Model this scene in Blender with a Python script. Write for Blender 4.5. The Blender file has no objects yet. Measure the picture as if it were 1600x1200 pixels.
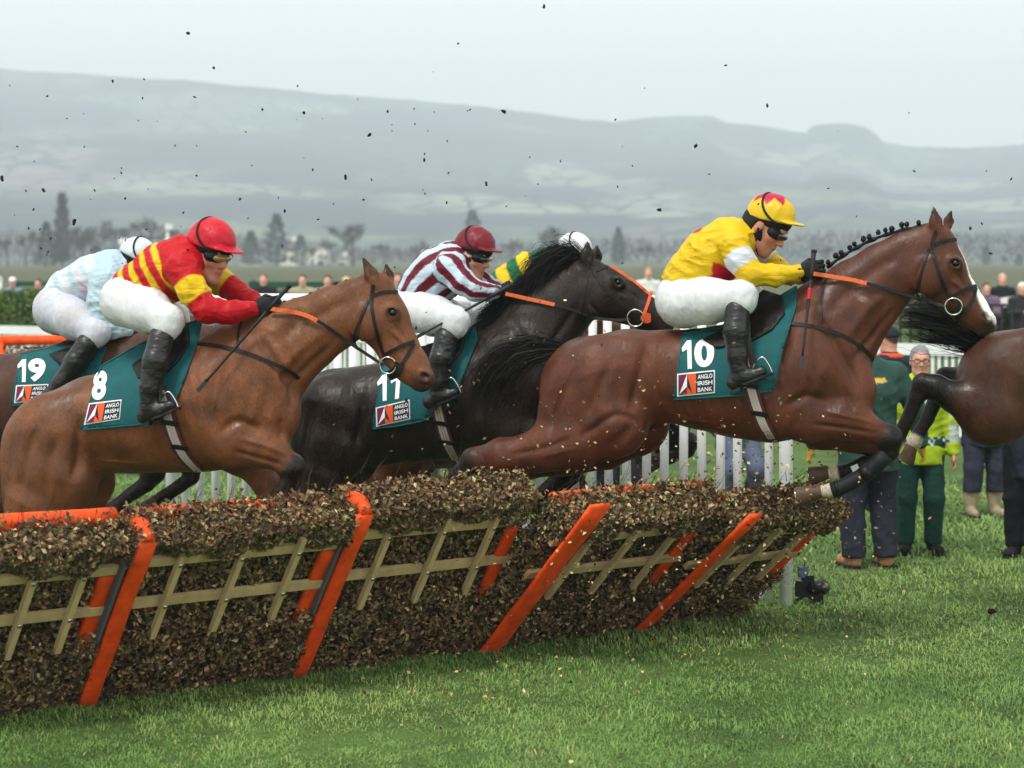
import bpy, bmesh, math, random
import numpy as np
from mathutils import Vector, Matrix
from mathutils.geometry import delaunay_2d_cdt

# ------------------------------------------------------------------ camera, sky, sun, exposure
SC = bpy.context.scene
COL = SC.collection
F, H, CX, HY = 3360.0, 2.25, 800.0, 430.0      # focal length in photo pixels, eye height (m), principal column, horizon row

cam_data = bpy.data.cameras.new('camera')
cam_data.sensor_width = 36.0
cam_data.lens = 36.0 * F / 1600.0
cam_data.shift_y = -(600.0 - HY) / 1600.0
cam_data.clip_start, cam_data.clip_end = 0.1, 20000.0
cam_data.dof.use_dof = True
cam_data.dof.focus_distance = 12.9
cam_data.dof.aperture_fstop = 2.6
cam = bpy.data.objects.new('camera', cam_data)
COL.objects.link(cam)
cam.location = (0, 0, H)
cam.rotation_euler = (math.radians(90), 0, 0)
SC.camera = cam

SUN_EL, SUN_AZ = math.radians(58), math.radians(215)   # high behind the photographer's left shoulder, through thin cloud
world = bpy.data.worlds.new('World')
SC.world = world
world.use_nodes = True
_nt = world.node_tree
_nt.nodes.clear()
_sky = _nt.nodes.new('ShaderNodeTexSky')
_sky.sky_type = 'NISHITA'
_sky.sun_disc = False
_sky.sun_elevation = SUN_EL
_sky.sun_rotation = SUN_AZ
_sky.air_density, _sky.dust_density, _sky.ozone_density = 1.0, 0.6, 1.0
_hs = _nt.nodes.new('ShaderNodeHueSaturation')
_hs.inputs['Saturation'].default_value = 0.32
_bg = _nt.nodes.new('ShaderNodeBackground')
_bg.inputs['Strength'].default_value = 0.15
_wo = _nt.nodes.new('ShaderNodeOutputWorld')
_nt.links.new(_sky.outputs[0], _hs.inputs['Color'])
_mix = _nt.nodes.new('ShaderNodeMix'); _mix.data_type = 'RGBA'      # an even layer of high cloud over the clear sky
_mix.inputs['Factor'].default_value = 0.72
_mix.inputs['B'].default_value = (5.4, 5.45, 4.9, 1)
_nt.links.new(_hs.outputs[0], _mix.inputs['A'])
_nt.links.new(_mix.outputs['Result'], _bg.inputs['Color'])
_nt.links.new(_bg.outputs[0], _wo.inputs['Surface'])

_sl = bpy.data.lights.new('sun', 'SUN')
_sl.energy, _sl.angle, _sl.color = 1.5, math.radians(14), (1.0, 0.97, 0.92)
sun = bpy.data.objects.new('sun', _sl)
COL.objects.link(sun)
# sun_rotation turns clockwise from +Y seen from above
_sd = Vector((math.sin(SUN_AZ) * math.cos(SUN_EL), math.cos(SUN_AZ) * math.cos(SUN_EL), math.sin(SUN_EL)))
sun.rotation_euler = _sd.to_track_quat('Z', 'Y').to_euler()

SC.view_settings.view_transform = 'Standard'
SC.view_settings.look = 'None'
SC.view_settings.exposure = 0.85
SC.view_settings.gamma = 1.0
SC.render.engine = 'CYCLES'
SC.cycles.use_denoising = True
SC.cycles.max_bounces = 6
SC.cycles.diffuse_bounces = 3
SC.cycles.glossy_bounces = 2
SC.cycles.transmission_bounces = 3
SC.cycles.volume_bounces = 1
SC.cycles.transparent_max_bounces = 8

RNG = np.random.default_rng(7)
random.seed(7)

# ------------------------------------------------------------------ colour and materials
def lin(v):
    v = v / 255.0
    return v / 12.92 if v <= 0.04045 else ((v + 0.055) / 1.055) ** 2.4
def rgb(r, g, b):
    return (lin(r), lin(g), lin(b))
_MATS = {}
def material(name, color=None, rough=0.6, spec=0.3, metal=0.0, var=0.0, vscale=8.0, bump=0.0, bscale=60.0,
             stretch=(1, 1, 1), attr=None, sheen=0.0, var2=None, trans=0.0, coat=0.0, emit=None):
    """procedural material: flat or attribute colour, noise variation and noise relief"""
    if name in _MATS:
        return _MATS[name]
    m = bpy.data.materials.new(name)
    m.use_nodes = True
    nt = m.node_tree
    N, L = nt.nodes, nt.links
    b = N['Principled BSDF']
    b.inputs['Roughness'].default_value = rough
    b.inputs['Specular IOR Level'].default_value = spec
    b.inputs['Metallic'].default_value = metal
    if sheen:
        b.inputs['Sheen Weight'].default_value = sheen
        b.inputs['Sheen Roughness'].default_value = 0.5
    if coat:
        b.inputs['Coat Weight'].default_value = coat
        b.inputs['Coat Roughness'].default_value = 0.3
    tc = N.new('ShaderNodeTexCoord')
    mp = N.new('ShaderNodeMapping')
    mp.inputs['Scale'].default_value = stretch
    L.new(tc.outputs['Object'], mp.inputs['Vector'])
    if attr:
        a = N.new('ShaderNodeAttribute')
        a.attribute_name = attr
        src = a.outputs['Color']
    else:
        r = N.new('ShaderNodeRGB')
        r.outputs[0].default_value = (*color, 1)
        src = r.outputs[0]
    if var:
        nz = N.new('ShaderNodeTexNoise')
        nz.inputs['Scale'].default_value = vscale
        nz.inputs['Detail'].default_value = 5
        L.new(mp.outputs[0], nz.inputs['Vector'])
        mr = N.new('ShaderNodeMapRange')
        mr.inputs['From Min'].default_value, mr.inputs['From Max'].default_value = 0.3, 0.7
        mr.inputs['To Min'].default_value, mr.inputs['To Max'].default_value = 1 - var, 1 + var
        L.new(nz.outputs['Fac'], mr.inputs['Value'])
        if var2 is not None:
            mx0 = N.new('ShaderNodeMix'); mx0.data_type = 'RGBA'
            mr2 = N.new('ShaderNodeMapRange')
            mr2.inputs['From Min'].default_value, mr2.inputs['From Max'].default_value = 0.42, 0.62
            nz2 = N.new('ShaderNodeTexNoise'); nz2.inputs['Scale'].default_value = vscale * 0.37; nz2.inputs['Detail'].default_value = 6
            L.new(mp.outputs[0], nz2.inputs['Vector'])
            L.new(nz2.outputs['Fac'], mr2.inputs['Value'])
            L.new(mr2.outputs[0], mx0.inputs['Factor'])
            L.new(src, mx0.inputs['A'])
            mx0.inputs['B'].default_value = (*var2, 1)
            src = mx0.outputs['Result']
        vm = N.new('ShaderNodeVectorMath'); vm.operation = 'SCALE'
        L.new(src, vm.inputs[0]); L.new(mr.outputs[0], vm.inputs['Scale'])
        src = vm.outputs[0]
    L.new(src, b.inputs['Base Color'])
    if trans:
        b.inputs['Subsurface Weight'].default_value = 0.0
    if emit:
        b.inputs['Emission Color'].default_value = (*emit[:3], 1)
        b.inputs['Emission Strength'].default_value = emit[3]
    if bump:
        nb = N.new('ShaderNodeTexNoise')
        nb.inputs['Scale'].default_value = bscale
        nb.inputs['Detail'].default_value = 4
        L.new(mp.outputs[0], nb.inputs['Vector'])
        bp = N.new('ShaderNodeBump')
        bp.inputs['Strength'].default_value = bump
        bp.inputs['Distance'].default_value = 0.02
        L.new(nb.outputs['Fac'], bp.inputs['Height'])
        L.new(bp.outputs[0], b.inputs['Normal'])
    _MATS[name] = m
    return m

STEEL = material('bright_steel', rgb(200, 200, 198), rough=0.25, metal=1.0)
# ------------------------------------------------------------------ objects
def tag(o, label=None, cat=None, group=None, kind=None):
    if label: o['label'] = label
    if cat: o['category'] = cat
    if group: o['group'] = group
    if kind: o['kind'] = kind
    return o

def mesh_np(name, V, faces, smooth=True, colors=None):
    """V (n,3) array; faces: an int array (m,k) or a list of such arrays"""
    if not isinstance(faces, (list, tuple)):
        faces = [faces]
    faces = [np.asarray(f, np.int32) for f in faces if len(f)]
    me = bpy.data.meshes.new(name)
    V = np.asarray(V, np.float32)
    me.vertices.add(len(V))
    me.vertices.foreach_set('co', V.ravel())
    nl = sum(f.size for f in faces)
    npoly = sum(len(f) for f in faces)
    me.loops.add(nl)
    me.polygons.add(npoly)
    me.loops.foreach_set('vertex_index', np.concatenate([f.ravel() for f in faces]) if faces else np.zeros(0, np.int32))
    tot = np.concatenate([np.full(len(f), f.shape[1], np.int32) for f in faces])
    start = np.concatenate([[0], np.cumsum(tot)[:-1]]).astype(np.int32)
    me.polygons.foreach_set('loop_start', start)
    me.polygons.foreach_set('loop_total', tot)
    me.polygons.foreach_set('use_smooth', np.full(npoly, smooth, bool))
    if colors is not None:
        at = me.attributes.new('Col', 'FLOAT_COLOR', 'POINT')
        c = np.ones((len(V), 4), np.float32)
        c[:, :3] = colors
        at.data.foreach_set('color', c.ravel())
    me.update(calc_edges=True)
    return me

def link(name, me, mat=None, parent=None, loc=(0, 0, 0)):
    o = bpy.data.objects.new(name, me)
    COL.objects.link(o)
    if mat is not None and me is not None and len(me.materials) == 0:
        me.materials.append(mat)
    o.parent = parent
    o.location = loc
    return o

def empty(name, loc=(0, 0, 0), rz=0.0, label=None, cat=None, group=None, parent=None):
    o = bpy.data.objects.new(name, None)
    COL.objects.link(o)
    o.empty_display_size = 0.1
    o.location = loc
    o.rotation_euler = (0, 0, rz)
    o.parent = parent
    return tag(o, label, cat, group)

class MB:
    """collects simple solids and builds one mesh"""
    def __init__(self):
        self.v, self.f, self.c, self.n = [], [], [], 0
    def add(self, V, Fs, col=None):
        V = np.asarray(V, float)
        self.v.append(V)
        for f in Fs:
            self.f.append([i + self.n for i in f])
        self.c.append(np.tile(np.array(col if col is not None else (1, 1, 1), float), (len(V), 1)))
        self.n += len(V)
        return self
    def box(self, c, sx, sy, sz, R=None, col=None):
        """box with half sizes along the columns of R"""
        R = np.eye(3) if R is None else np.asarray(R, float)
        g = np.array([[x, y, z] for x in (-1, 1) for y in (-1, 1) for z in (-1, 1)], float) * (sx, sy, sz)
        V = g @ R.T + np.asarray(c, float)
        return self.add(V, [(0, 1, 3, 2), (4, 6, 7, 5), (0, 4, 5, 1), (2, 3, 7, 6), (0, 2, 6, 4), (1, 5, 7, 3)], col)
    def beam(self, p, q, w, h, up=(0, 0, 1), col=None):
        p, q = np.asarray(p, float), np.asarray(q, float)
        d = q - p; L = np.linalg.norm(d); d = d / L
        up = np.asarray(up, float)
        s = np.cross(d, up); s /= np.linalg.norm(s)
        u = np.cross(s, d)
        return self.box((p + q) / 2, L / 2, w / 2, h / 2, np.stack([d, s, u], 1), col)
    def tube(self, pts, r, n=8, cap=True, col=None, flat=1.0):
        V, Fs = tube_geo(pts, r, n, cap, flat)
        return self.add(V, Fs, col)
    def build(self, name, mat, parent=None, smooth=False, loc=(0, 0, 0), attr=False):
        V = np.concatenate(self.v)
        me = bpy.data.meshes.new(name)
        me.from_pydata(V.tolist(), [], self.f)
        if smooth:
            me.polygons.foreach_set('use_smooth', np.ones(len(me.polygons), bool))
        if attr:
            at = me.attributes.new('Col', 'FLOAT_COLOR', 'POINT')
            c = np.ones((len(V), 4), np.float32); c[:, :3] = np.concatenate(self.c)
            at.data.foreach_set('color', c.ravel())
        me.update()
        return link(name, me, mat, parent, loc)

def tube_geo(pts, r, n=8, cap=True, flat=1.0):
    P = np.asarray(pts, float)
    m = len(P)
    r = np.full(m, r, float) if np.isscalar(r) else np.asarray(r, float)
    T = np.gradient(P, axis=0)
    T /= np.linalg.norm(T, axis=1, keepdims=True) + 1e-12
    ref = np.array([0, 0, 1.0]) if abs(T[0, 2]) < 0.9 else np.array([1.0, 0, 0])
    V = []
    s = np.cross(T[0], ref)
    for i in range(m):
        s = s - T[i] * (s @ T[i]); s /= np.linalg.norm(s)
        u = np.cross(s, T[i])
        a = np.linspace(0, 2 * np.pi, n, endpoint=False)
        V.append(P[i] + r[i] * (np.cos(a)[:, None] * s + flat * np.sin(a)[:, None] * u))
    V = np.concatenate(V)
    Fs = []
    for i in range(m - 1):
        for j in range(n):
            k = (j + 1) % n
            Fs.append((i * n + j, i * n + k, (i + 1) * n + k, (i + 1) * n + j))
    if cap:
        Fs.append(tuple(range(n - 1, -1, -1)))
        Fs.append(tuple((m - 1) * n + j for j in range(n)))
    return V, Fs

def spline(pts, n):
    """Catmull-Rom through rows of pts, n samples"""
    P = np.asarray(pts, float)
    if len(P) == 2:
        t = np.linspace(0, 1, n)[:, None]
        return P[0] * (1 - t) + P[1] * t
    Q = np.concatenate([2 * P[:1] - P[1:2], P, 2 * P[-1:] - P[-2:-1]])
    d = np.concatenate([[0], np.cumsum(np.linalg.norm(np.diff(P, axis=0), axis=1))])
    d /= d[-1]
    out = []
    for t in np.linspace(0, 1, n):
        i = min(np.searchsorted(d, t, 'right') - 1, len(P) - 2)
        u = (t - d[i]) / (d[i + 1] - d[i] + 1e-12)
        p0, p1, p2, p3 = Q[i], Q[i + 1], Q[i + 2], Q[i + 3]
        out.append(0.5 * (2 * p1 + (p2 - p0) * u + (2 * p0 - 5 * p1 + 4 * p2 - p3) * u * u + (3 * p1 - p0 - 3 * p2 + p3) * u ** 3))
    return np.array(out)

# ------------------------------------------------------------------ a figure's upright plane in the place
class Frame:
    """vertical plane at distance D, turned by yaw (deg, positive = heading right and towards the viewer).
    local a = heading, b = away from the viewer, z = up; loc() gives the point with lateral offset n (towards the viewer)"""
    def __init__(self, px0, D, yaw):
        self.D, self.y = D, math.radians(yaw)
        self.X0 = (px0 - CX) * D / F
        self.c, self.s = math.cos(self.y), math.sin(self.y)
    def loc(self, px, py, n=0.0):
        px, py, n = np.asarray(px, float), np.asarray(py, float), np.asarray(n, float)
        dx, dz = (px - CX) / F, -(py - HY) / F
        t = (-n + self.X0 * self.s + self.D * self.c) / (dx * self.s + self.c)
        a = (t * dx - self.X0) * self.c - (t - self.D) * self.s
        return np.stack(np.broadcast_arrays(a, -n, H + t * dz), -1)
    def S(self, px, n=0.0):
        dx = (px - CX) / F
        t = (-n + self.X0 * self.s + self.D * self.c) / (dx * self.s + self.c)
        return F / t
    def root(self, name, label, cat, group=None, base=(0, 0, 0)):
        a, b, z = base
        o = empty(name, (self.X0 + a * self.c + b * self.s, self.D - a * self.s + b * self.c, z), -self.y, label, cat, group)
        return o
    def world(self, p):
        p = np.asarray(p, float)
        return np.stack([self.X0 + p[..., 0] * self.c + p[..., 1] * self.s, self.D - p[..., 0] * self.s + p[..., 1] * self.c, p[..., 2]], -1)

# ------------------------------------------------------------------ signed distance modelling (continuous bodies)
class Sdf:
    def __init__(self, lo, hi, vox):
        self.lo, self.vox = np.asarray(lo, float), vox
        n = np.ceil((np.asarray(hi, float) - self.lo) / vox).astype(int) + 1
        self.ax = [(self.lo[i] + vox * np.arange(n[i])).astype(np.float32) for i in range(3)]
        self.f = np.full(n, 0.25, np.float32)
    def _sl(self, lo, hi):
        out = []
        for i in range(3):
            a = int(max(0, math.floor((lo[i] - self.lo[i]) / self.vox)))
            b = int(min(self.f.shape[i], math.ceil((hi[i] - self.lo[i]) / self.vox) + 1))
            if b <= a: return None
            out.append(slice(a, b))
        return tuple(out)
    def _blend(self, sl, d, k, op):
        f = self.f[sl]
        if op > 0:
            h = np.maximum(k - np.abs(f - d), 0) / k
            self.f[sl] = np.minimum(f, d) - h * h * (k * 0.25)
        else:
            h = np.maximum(k - np.abs(f + d), 0) / k
            self.f[sl] = np.maximum(f, -d) + h * h * (k * 0.25)
    def seg(self, p, q, rp, rq, k=0.02, sc=(1, 1, 1), op=1):
        p, q, S = np.asarray(p, float), np.asarray(q, float), np.asarray(sc, float)
        m = k + 3 * self.vox
        sl = self._sl(np.minimum(p - rp * S, q - rq * S) - m, np.maximum(p + rp * S, q + rq * S) + m)
        if sl is None: return
        X = [((self.ax[i][sl[i]] - p[i]) / S[i]).astype(np.float32) for i in range(3)]
        A, B, Z = X[0][:, None, None], X[1][None, :, None], X[2][None, None, :]
        d = ((q - p) / S).astype(np.float32)
        L2 = float(d @ d) + 1e-9
        t = np.clip((A * d[0] + B * d[1] + Z * d[2]) / L2, 0, 1)
        dist = np.sqrt((A - t * d[0]) ** 2 + (B - t * d[1]) ** 2 + (Z - t * d[2]) ** 2) - (rp + (rq - rp) * t)
        self._blend(sl, dist.astype(np.float32), k, op)
    def chain(self, pts, rad, k=0.03, ky=1.0, k0=None, op=1):
        """pts (n,3), rad (n); ky lateral factor (scalar or per point)"""
        ky = np.broadcast_to(np.asarray(ky, float), (len(pts),))
        if len(pts) == 1:
            self.seg(pts[0], np.asarray(pts[0]) + (0, 0, 1e-4), rad[0], rad[0], k, (1, ky[0], 1), op)
        for i in range(len(pts) - 1):
            kk = (k0 if (i == 0 and k0 is not None) else k)
            self.seg(pts[i], pts[i + 1], rad[i], rad[i + 1], kk, (1, 0.5 * (ky[i] + ky[i + 1]), 1), op)
    def ell(self, c, r, R=None, k=0.03, op=1):
        c, r = np.asarray(c, float), np.asarray(r, float)
        R = np.eye(3) if R is None else np.asarray(R, float)
        ext = np.sqrt(((R * r) ** 2).sum(1)) + k + 3 * self.vox
        sl = self._sl(c - ext, c + ext)
        if sl is None: return
        X = [(self.ax[i][sl[i]] - c[i]).astype(np.float32) for i in range(3)]
        A, B, Z = X[0][:, None, None], X[1][None, :, None], X[2][None, None, :]
        k0 = 0; k1 = 0
        for j in range(3):
            q = A * R[0, j] + B * R[1, j] + Z * R[2, j]
            k0 = k0 + (q / r[j]) ** 2
            k1 = k1 + (q / r[j] ** 2) ** 2
        k0, k1 = np.sqrt(k0), np.sqrt(k1) + 1e-6
        self._blend(sl, (k0 * (k0 - 1) / k1).astype(np.float32), k, op)
    def cut(self, c, nrm, k=0.01):
        """remove everything on the side nrm points to"""
        nrm = np.asarray(nrm, float); nrm = nrm / np.linalg.norm(nrm)
        d = ((self.ax[0] - c[0]) * nrm[0])[:, None, None] + ((self.ax[1] - c[1]) * nrm[1])[None, :, None] + ((self.ax[2] - c[2]) * nrm[2])[None, None, :]
        h = np.maximum(k - np.abs(self.f - d), 0) / k
        self.f = (np.maximum(self.f, d) + h * h * (k * 0.25)).astype(np.float32)
    def ripple(self, amp, wl, seed=0, n=5):
        """cloth folds: sum of oriented waves added to the field"""
        g = np.random.default_rng(seed)
        A, B, Z = self.ax[0][:, None, None], self.ax[1][None, :, None], self.ax[2][None, None, :]
        band = np.abs(self.f) < 0.06
        tot = np.zeros_like(self.f)
        for i in range(n):
            d = g.normal(size=3); d /= np.linalg.norm(d)
            e = g.normal(size=3); e /= np.linalg.norm(e)
            w = wl * g.uniform(0.7, 1.5)
            ph = g.uniform(0, 6.28)
            wv = np.sin((A * d[0] + B * d[1] + Z * d[2]) * (3.1416 / w) + 1.6 * np.sin((A * e[0] + B * e[1] + Z * e[2]) * (6.2832 / (w * 3.4)) + ph))
            md = 0.5 + 0.5 * np.sin((A * e[2] + B * e[0] + Z * e[1]) * (6.2832 / (w * 4.1)) + ph * 2)
            tot -= ((1 - np.abs(wv)) ** 2 - .33) * md * 2.2
        self.f[band] += (amp / n * 1.6 * tot)[band]
    def nmap(self):
        """near surface: b of the first surface point met coming from the viewer's side, on the (a,z) grid"""
        s = self.f < 0
        hit = s.any(1)
        j = np.argmax(s, axis=1)
        ja = np.clip(j - 1, 0, None)
        I, K = np.meshgrid(np.arange(s.shape[0]), np.arange(s.shape[2]), indexing='ij')
        f1, f0 = self.f[I, j, K], self.f[I, ja, K]
        t = np.where(np.abs(f0 - f1) > 1e-9, f0 / (f0 - f1 + 1e-12), 0)
        b = self.ax[1][ja] + np.clip(t, 0, 1) * self.vox
        b = np.where(hit, b, np.nan)
        for _ in range(14):                           # carry the rim a little outwards so lookups at the edge hold
            pad = np.pad(b, 1, constant_values=np.nan)
            st = np.stack([pad[:-2, 1:-1], pad[2:, 1:-1], pad[1:-1, :-2], pad[1:-1, 2:]])
            with np.errstate(all='ignore'):
                import warnings; warnings.simplefilter('ignore')
                mean = np.nanmean(st, 0)
            b = np.where(np.isnan(b), mean, b)
        return np.nan_to_num(b, nan=0.0)
    def mesh(self):
        f = self.f
        f[0], f[-1] = 0.1, 0.1
        f[:, 0], f[:, -1] = 0.1, 0.1
        f[:, :, 0], f[:, :, -1] = 0.1, 0.1
        s = f < 0
        cnt = np.zeros(tuple(n - 1 for n in f.shape), np.uint8)
        for dx in (0, 1):
            for dy in (0, 1):
                for dz in (0, 1):
                    cnt += s[dx:f.shape[0] - 1 + dx, dy:f.shape[1] - 1 + dy, dz:f.shape[2] - 1 + dz]
        act = (cnt > 0) & (cnt < 8)
        idx = np.argwhere(act)
        vid = np.full(act.shape, -1, np.int32)
        vid[act] = np.arange(len(idx))
        pos = np.zeros((len(idx), 3)); num = np.zeros(len(idx))
        cs = [(x, y, z) for x in (0, 1) for y in (0, 1) for z in (0, 1)]
        fv = {c: f[idx[:, 0] + c[0], idx[:, 1] + c[1], idx[:, 2] + c[2]] for c in cs}
        for c in cs:
            for ax in range(3):
                if c[ax] == 0:
                    e = list(c); e[ax] = 1; e = tuple(e)
                    a, b = fv[c], fv[e]
                    m = (a < 0) != (b < 0)
                    t = np.where(m, a / (a - b + 1e-12), 0)
                    for i in range(3):
                        pos[:, i] += m * (c[i] + (t if i == ax else 0))
                    num += m
        V = self.lo + self.vox * (idx + pos / np.maximum(num, 1)[:, None])
        quads = []
        for ax in range(3):
            u, v = (ax + 1) % 3, (ax + 2) % 3
            sl0 = [slice(1, -1)] * 3; sl1 = [slice(1, -1)] * 3
            sl0[ax] = slice(0, -1); sl1[ax] = slice(1, None)
            a, b = s[tuple(sl0)], s[tuple(sl1)]
            for flip, m in ((False, a & ~b), (True, ~a & b)):
                g = np.argwhere(m)
                if not len(g): continue
                g[:, u] += 1; g[:, v] += 1
                q = []
                for du, dv in ((-1, -1), (0, -1), (0, 0), (-1, 0)):
                    h = g.copy(); h[:, u] += du; h[:, v] += dv
                    q.append(vid[h[:, 0], h[:, 1], h[:, 2]])
                q = np.stack(q, 1)
                quads.append(q[:, ::-1] if flip else q)
        return V, np.concatenate(quads)

def polyparam(V, pts):
    """distance to a polyline and position along it (in points, 0..len-1)"""
    best = np.full(len(V), 1e9); par = np.zeros(len(V))
    P = np.asarray(pts, float)
    for i in range(len(P) - 1):
        d = P[i + 1] - P[i]
        t = np.clip(((V - P[i]) @ d) / (d @ d + 1e-12), 0, 1)
        dist = np.linalg.norm(V - P[i] - t[:, None] * d, axis=1)
        m = dist < best
        best[m] = dist[m]; par[m] = i + t[m]
    return best, par

def smooth_mesh(V, Q, it=2, lam=0.5):
    for _ in range(it):
        acc = np.zeros_like(V); n = np.zeros(len(V))
        for i in range(4):
            a, b = Q[:, i], Q[:, (i + 1) % 4]
            np.add.at(acc, a, V[b]); np.add.at(n, a, 1)
        V = V + lam * (acc / np.maximum(n, 1)[:, None] - V)
    return V

def vnormals(V, Q):
    n = np.cross(V[Q[:, 2]] - V[Q[:, 0]], V[Q[:, 3]] - V[Q[:, 1]])
    N = np.zeros_like(V)
    for i in range(4):
        np.add.at(N, Q[:, i], n)
    return N / (np.linalg.norm(N, axis=1, keepdims=True) + 1e-12)

def sstep(e0, e1, x):
    t = np.clip((x - e0) / (e1 - e0), 0, 1)
    return t * t * (3 - 2 * t)

def noise3(V, scale, seed=0):
    """cheap smooth noise in -1..1"""
    g = np.random.default_rng(seed)
    out = np.zeros(len(V))
    for i in range(6):
        d = g.normal(size=3) * scale
        e = g.normal(size=3) * scale * 0.6
        out += np.sin(V @ d + g.uniform(0, 6.28) + 1.7 * np.sin(V @ e + g.uniform(0, 6.28)))
    return out / 6

# ------------------------------------------------------------------ things laid on a body's near side
class Drape:
    def __init__(self, fr, sdf, blur=0):
        self.fr, self.sdf = fr, sdf
        b = sdf.nmap()
        for _ in range(blur):
            p = np.pad(b, 1, mode='edge')
            b = (p[:-2, 1:-1] + p[2:, 1:-1] + p[1:-1, :-2] + p[1:-1, 2:] + 2 * b) / 6
        self.b = b
    def at(self, a, z):
        s = self.sdf
        x = np.clip((a - s.lo[0]) / s.vox, 0, self.b.shape[0] - 1.001)
        y = np.clip((z - s.lo[2]) / s.vox, 0, self.b.shape[1] - 1.001)
        i, j = x.astype(int), y.astype(int)
        u, v = x - i, y - j
        B = self.b
        return B[i, j] * (1 - u) * (1 - v) + B[i + 1, j] * u * (1 - v) + B[i, j + 1] * (1 - u) * v + B[i + 1, j + 1] * u * v
    def pts(self, px, py, off):
        px, py = np.asarray(px, float), np.asarray(py, float)
        n = np.full(px.shape, 0.25)
        for _ in range(6):
            p = self.fr.loc(px, py, n)
            n = 0.5 * n + 0.5 * (-self.at(p[..., 0], p[..., 2]) + off)
        return self.fr.loc(px, py, n)
    def poly(self, outline, step, off):
        """triangulated sheet over an outline"""
        P = np.asarray(outline, float)
        pts = []
        m = len(P)
        for i in range(m):
            a, b = P[i], P[(i + 1) % m]
            k = max(1, int(np.linalg.norm(b - a) / step))
            for j in range(k):
                pts.append(a + (b - a) * j / k)
        nb = len(pts)
        lo, hi = P.min(0), P.max(0)
        for x in np.arange(lo[0] + step / 2, hi[0], step):
            for y in np.arange(lo[1] + step / 2, hi[1], step):
                pts.append(np.array([x, y]))
        edges = [(i, (i + 1) % nb) for i in range(nb)]
        r = delaunay_2d_cdt([Vector(p) for p in pts], edges, [list(range(nb))], 1, 1e-4)
        v = np.array([[p.x, p.y] for p in r[0]])
        W = self.pts(v[:, 0], v[:, 1], off)
        tri = []
        for f in r[2]:
            p = v[list(f)]
            ar = sum(p[i][0] * p[(i + 1) % len(p)][1] - p[(i + 1) % len(p)][0] * p[i][1] for i in range(len(p)))
            f = list(f) if ar < 0 else list(f)[::-1]
            for i in range(1, len(f) - 1):
                tri.append((f[0], f[i], f[i + 1]))
        return W, np.array(tri)
    def normal(self, p):
        e = 0.02
        a, z = p[..., 0], p[..., 2]
        ga = (self.at(a + e, z) - self.at(a - e, z)) / (2 * e)
        gz = (self.at(a, z + e) - self.at(a, z - e)) / (2 * e)
        n = np.stack([ga, -np.ones_like(ga), gz], -1)
        return n / np.linalg.norm(n, axis=-1, keepdims=True)
    def strap(self, path, width, off=0.004, thick=0.005, n=None):
        P = np.asarray(path, float)
        L = np.linalg.norm(np.diff(P, axis=0), axis=1).sum()
        Q = spline(P, n or (max(6, int(L / 6)) if np.isscalar(width) else len(width)))
        W = self.pts(Q[:, 0], Q[:, 1], off + thick)
        return strap_geo(W, self.normal(W), width, thick)

def strap_geo(W, N, width, thick):
    T = np.gradient(W, axis=0)
    T /= np.linalg.norm(T, axis=1, keepdims=True) + 1e-12
    S = np.cross(T, N); S /= np.linalg.norm(S, axis=1, keepdims=True) + 1e-12
    N = np.cross(S, T)
    w = np.full(len(W), width) if np.isscalar(width) else np.asarray(width)
    w = w[:, None] / 2
    V = np.stack([W - S * w, W + S * w, W + S * w - N * thick, W - S * w - N * thick], 1).reshape(-1, 3)
    Fs = []
    for i in range(len(W) - 1):
        for j in range(4):
            k = (j + 1) % 4
            Fs.append((i * 4 + j, (i + 1) * 4 + j, (i + 1) * 4 + k, i * 4 + k))
    m = (len(W) - 1) * 4
    Fs += [(0, 1, 2, 3), (m + 3, m + 2, m + 1, m)]
    return V, Fs

def hair_mesh(paths, width, twist=None):
    """paths (N,S,3) -> flat tapered strands, two crossed faces wide enough to read as hair"""
    N_, S_, _ = paths.shape
    T = np.gradient(paths, axis=1)
    T /= np.linalg.norm(T, axis=2, keepdims=True) + 1e-9
    r = RNG.normal(size=(N_, 1, 3))
    s = np.cross(T, np.broadcast_to(r, T.shape)); s /= np.linalg.norm(s, axis=2, keepdims=True) + 1e-9
    w = np.linspace(1, 0.15, S_)[None, :, None] * (np.asarray(width).reshape(-1, 1, 1) if not np.isscalar(width) else width)
    V = np.stack([paths - s * w / 2, paths + s * w / 2], 2).reshape(-1, 3)
    base = np.arange(N_)[:, None] * (S_ * 2) + np.arange(S_ - 1)[None, :] * 2
    q = np.stack([base, base + 1, base + 3, base + 2], -1).reshape(-1, 4)
    return V, q
# ------------------------------------------------------------------ the land: turf, fields, hills
def zt(x, y):
    """height of the ground: level course, a low bank behind the rails, then slowly rising fields"""
    y = np.asarray(y, float)
    x = np.asarray(x, float)
    return (0.5 * sstep(1.0, 6.0, y - (29 + (6.9 - np.clip(x, -12, 12)) * .70)) + np.interp(y, [0, 44, 110, 420, 760, 1200], [0, 0, 1.7, 3.4, 6.0, 12.0]))
def ground_px(x, y):
    """level-course ground point seen at a photo position"""
    s = (y - HY) / H
    return np.array(((x - CX) / s, F / s, 0.0))
def at_px(x, y, d):
    return np.array(((x - CX) * d / F, d, H - (y - HY) * d / F))

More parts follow.
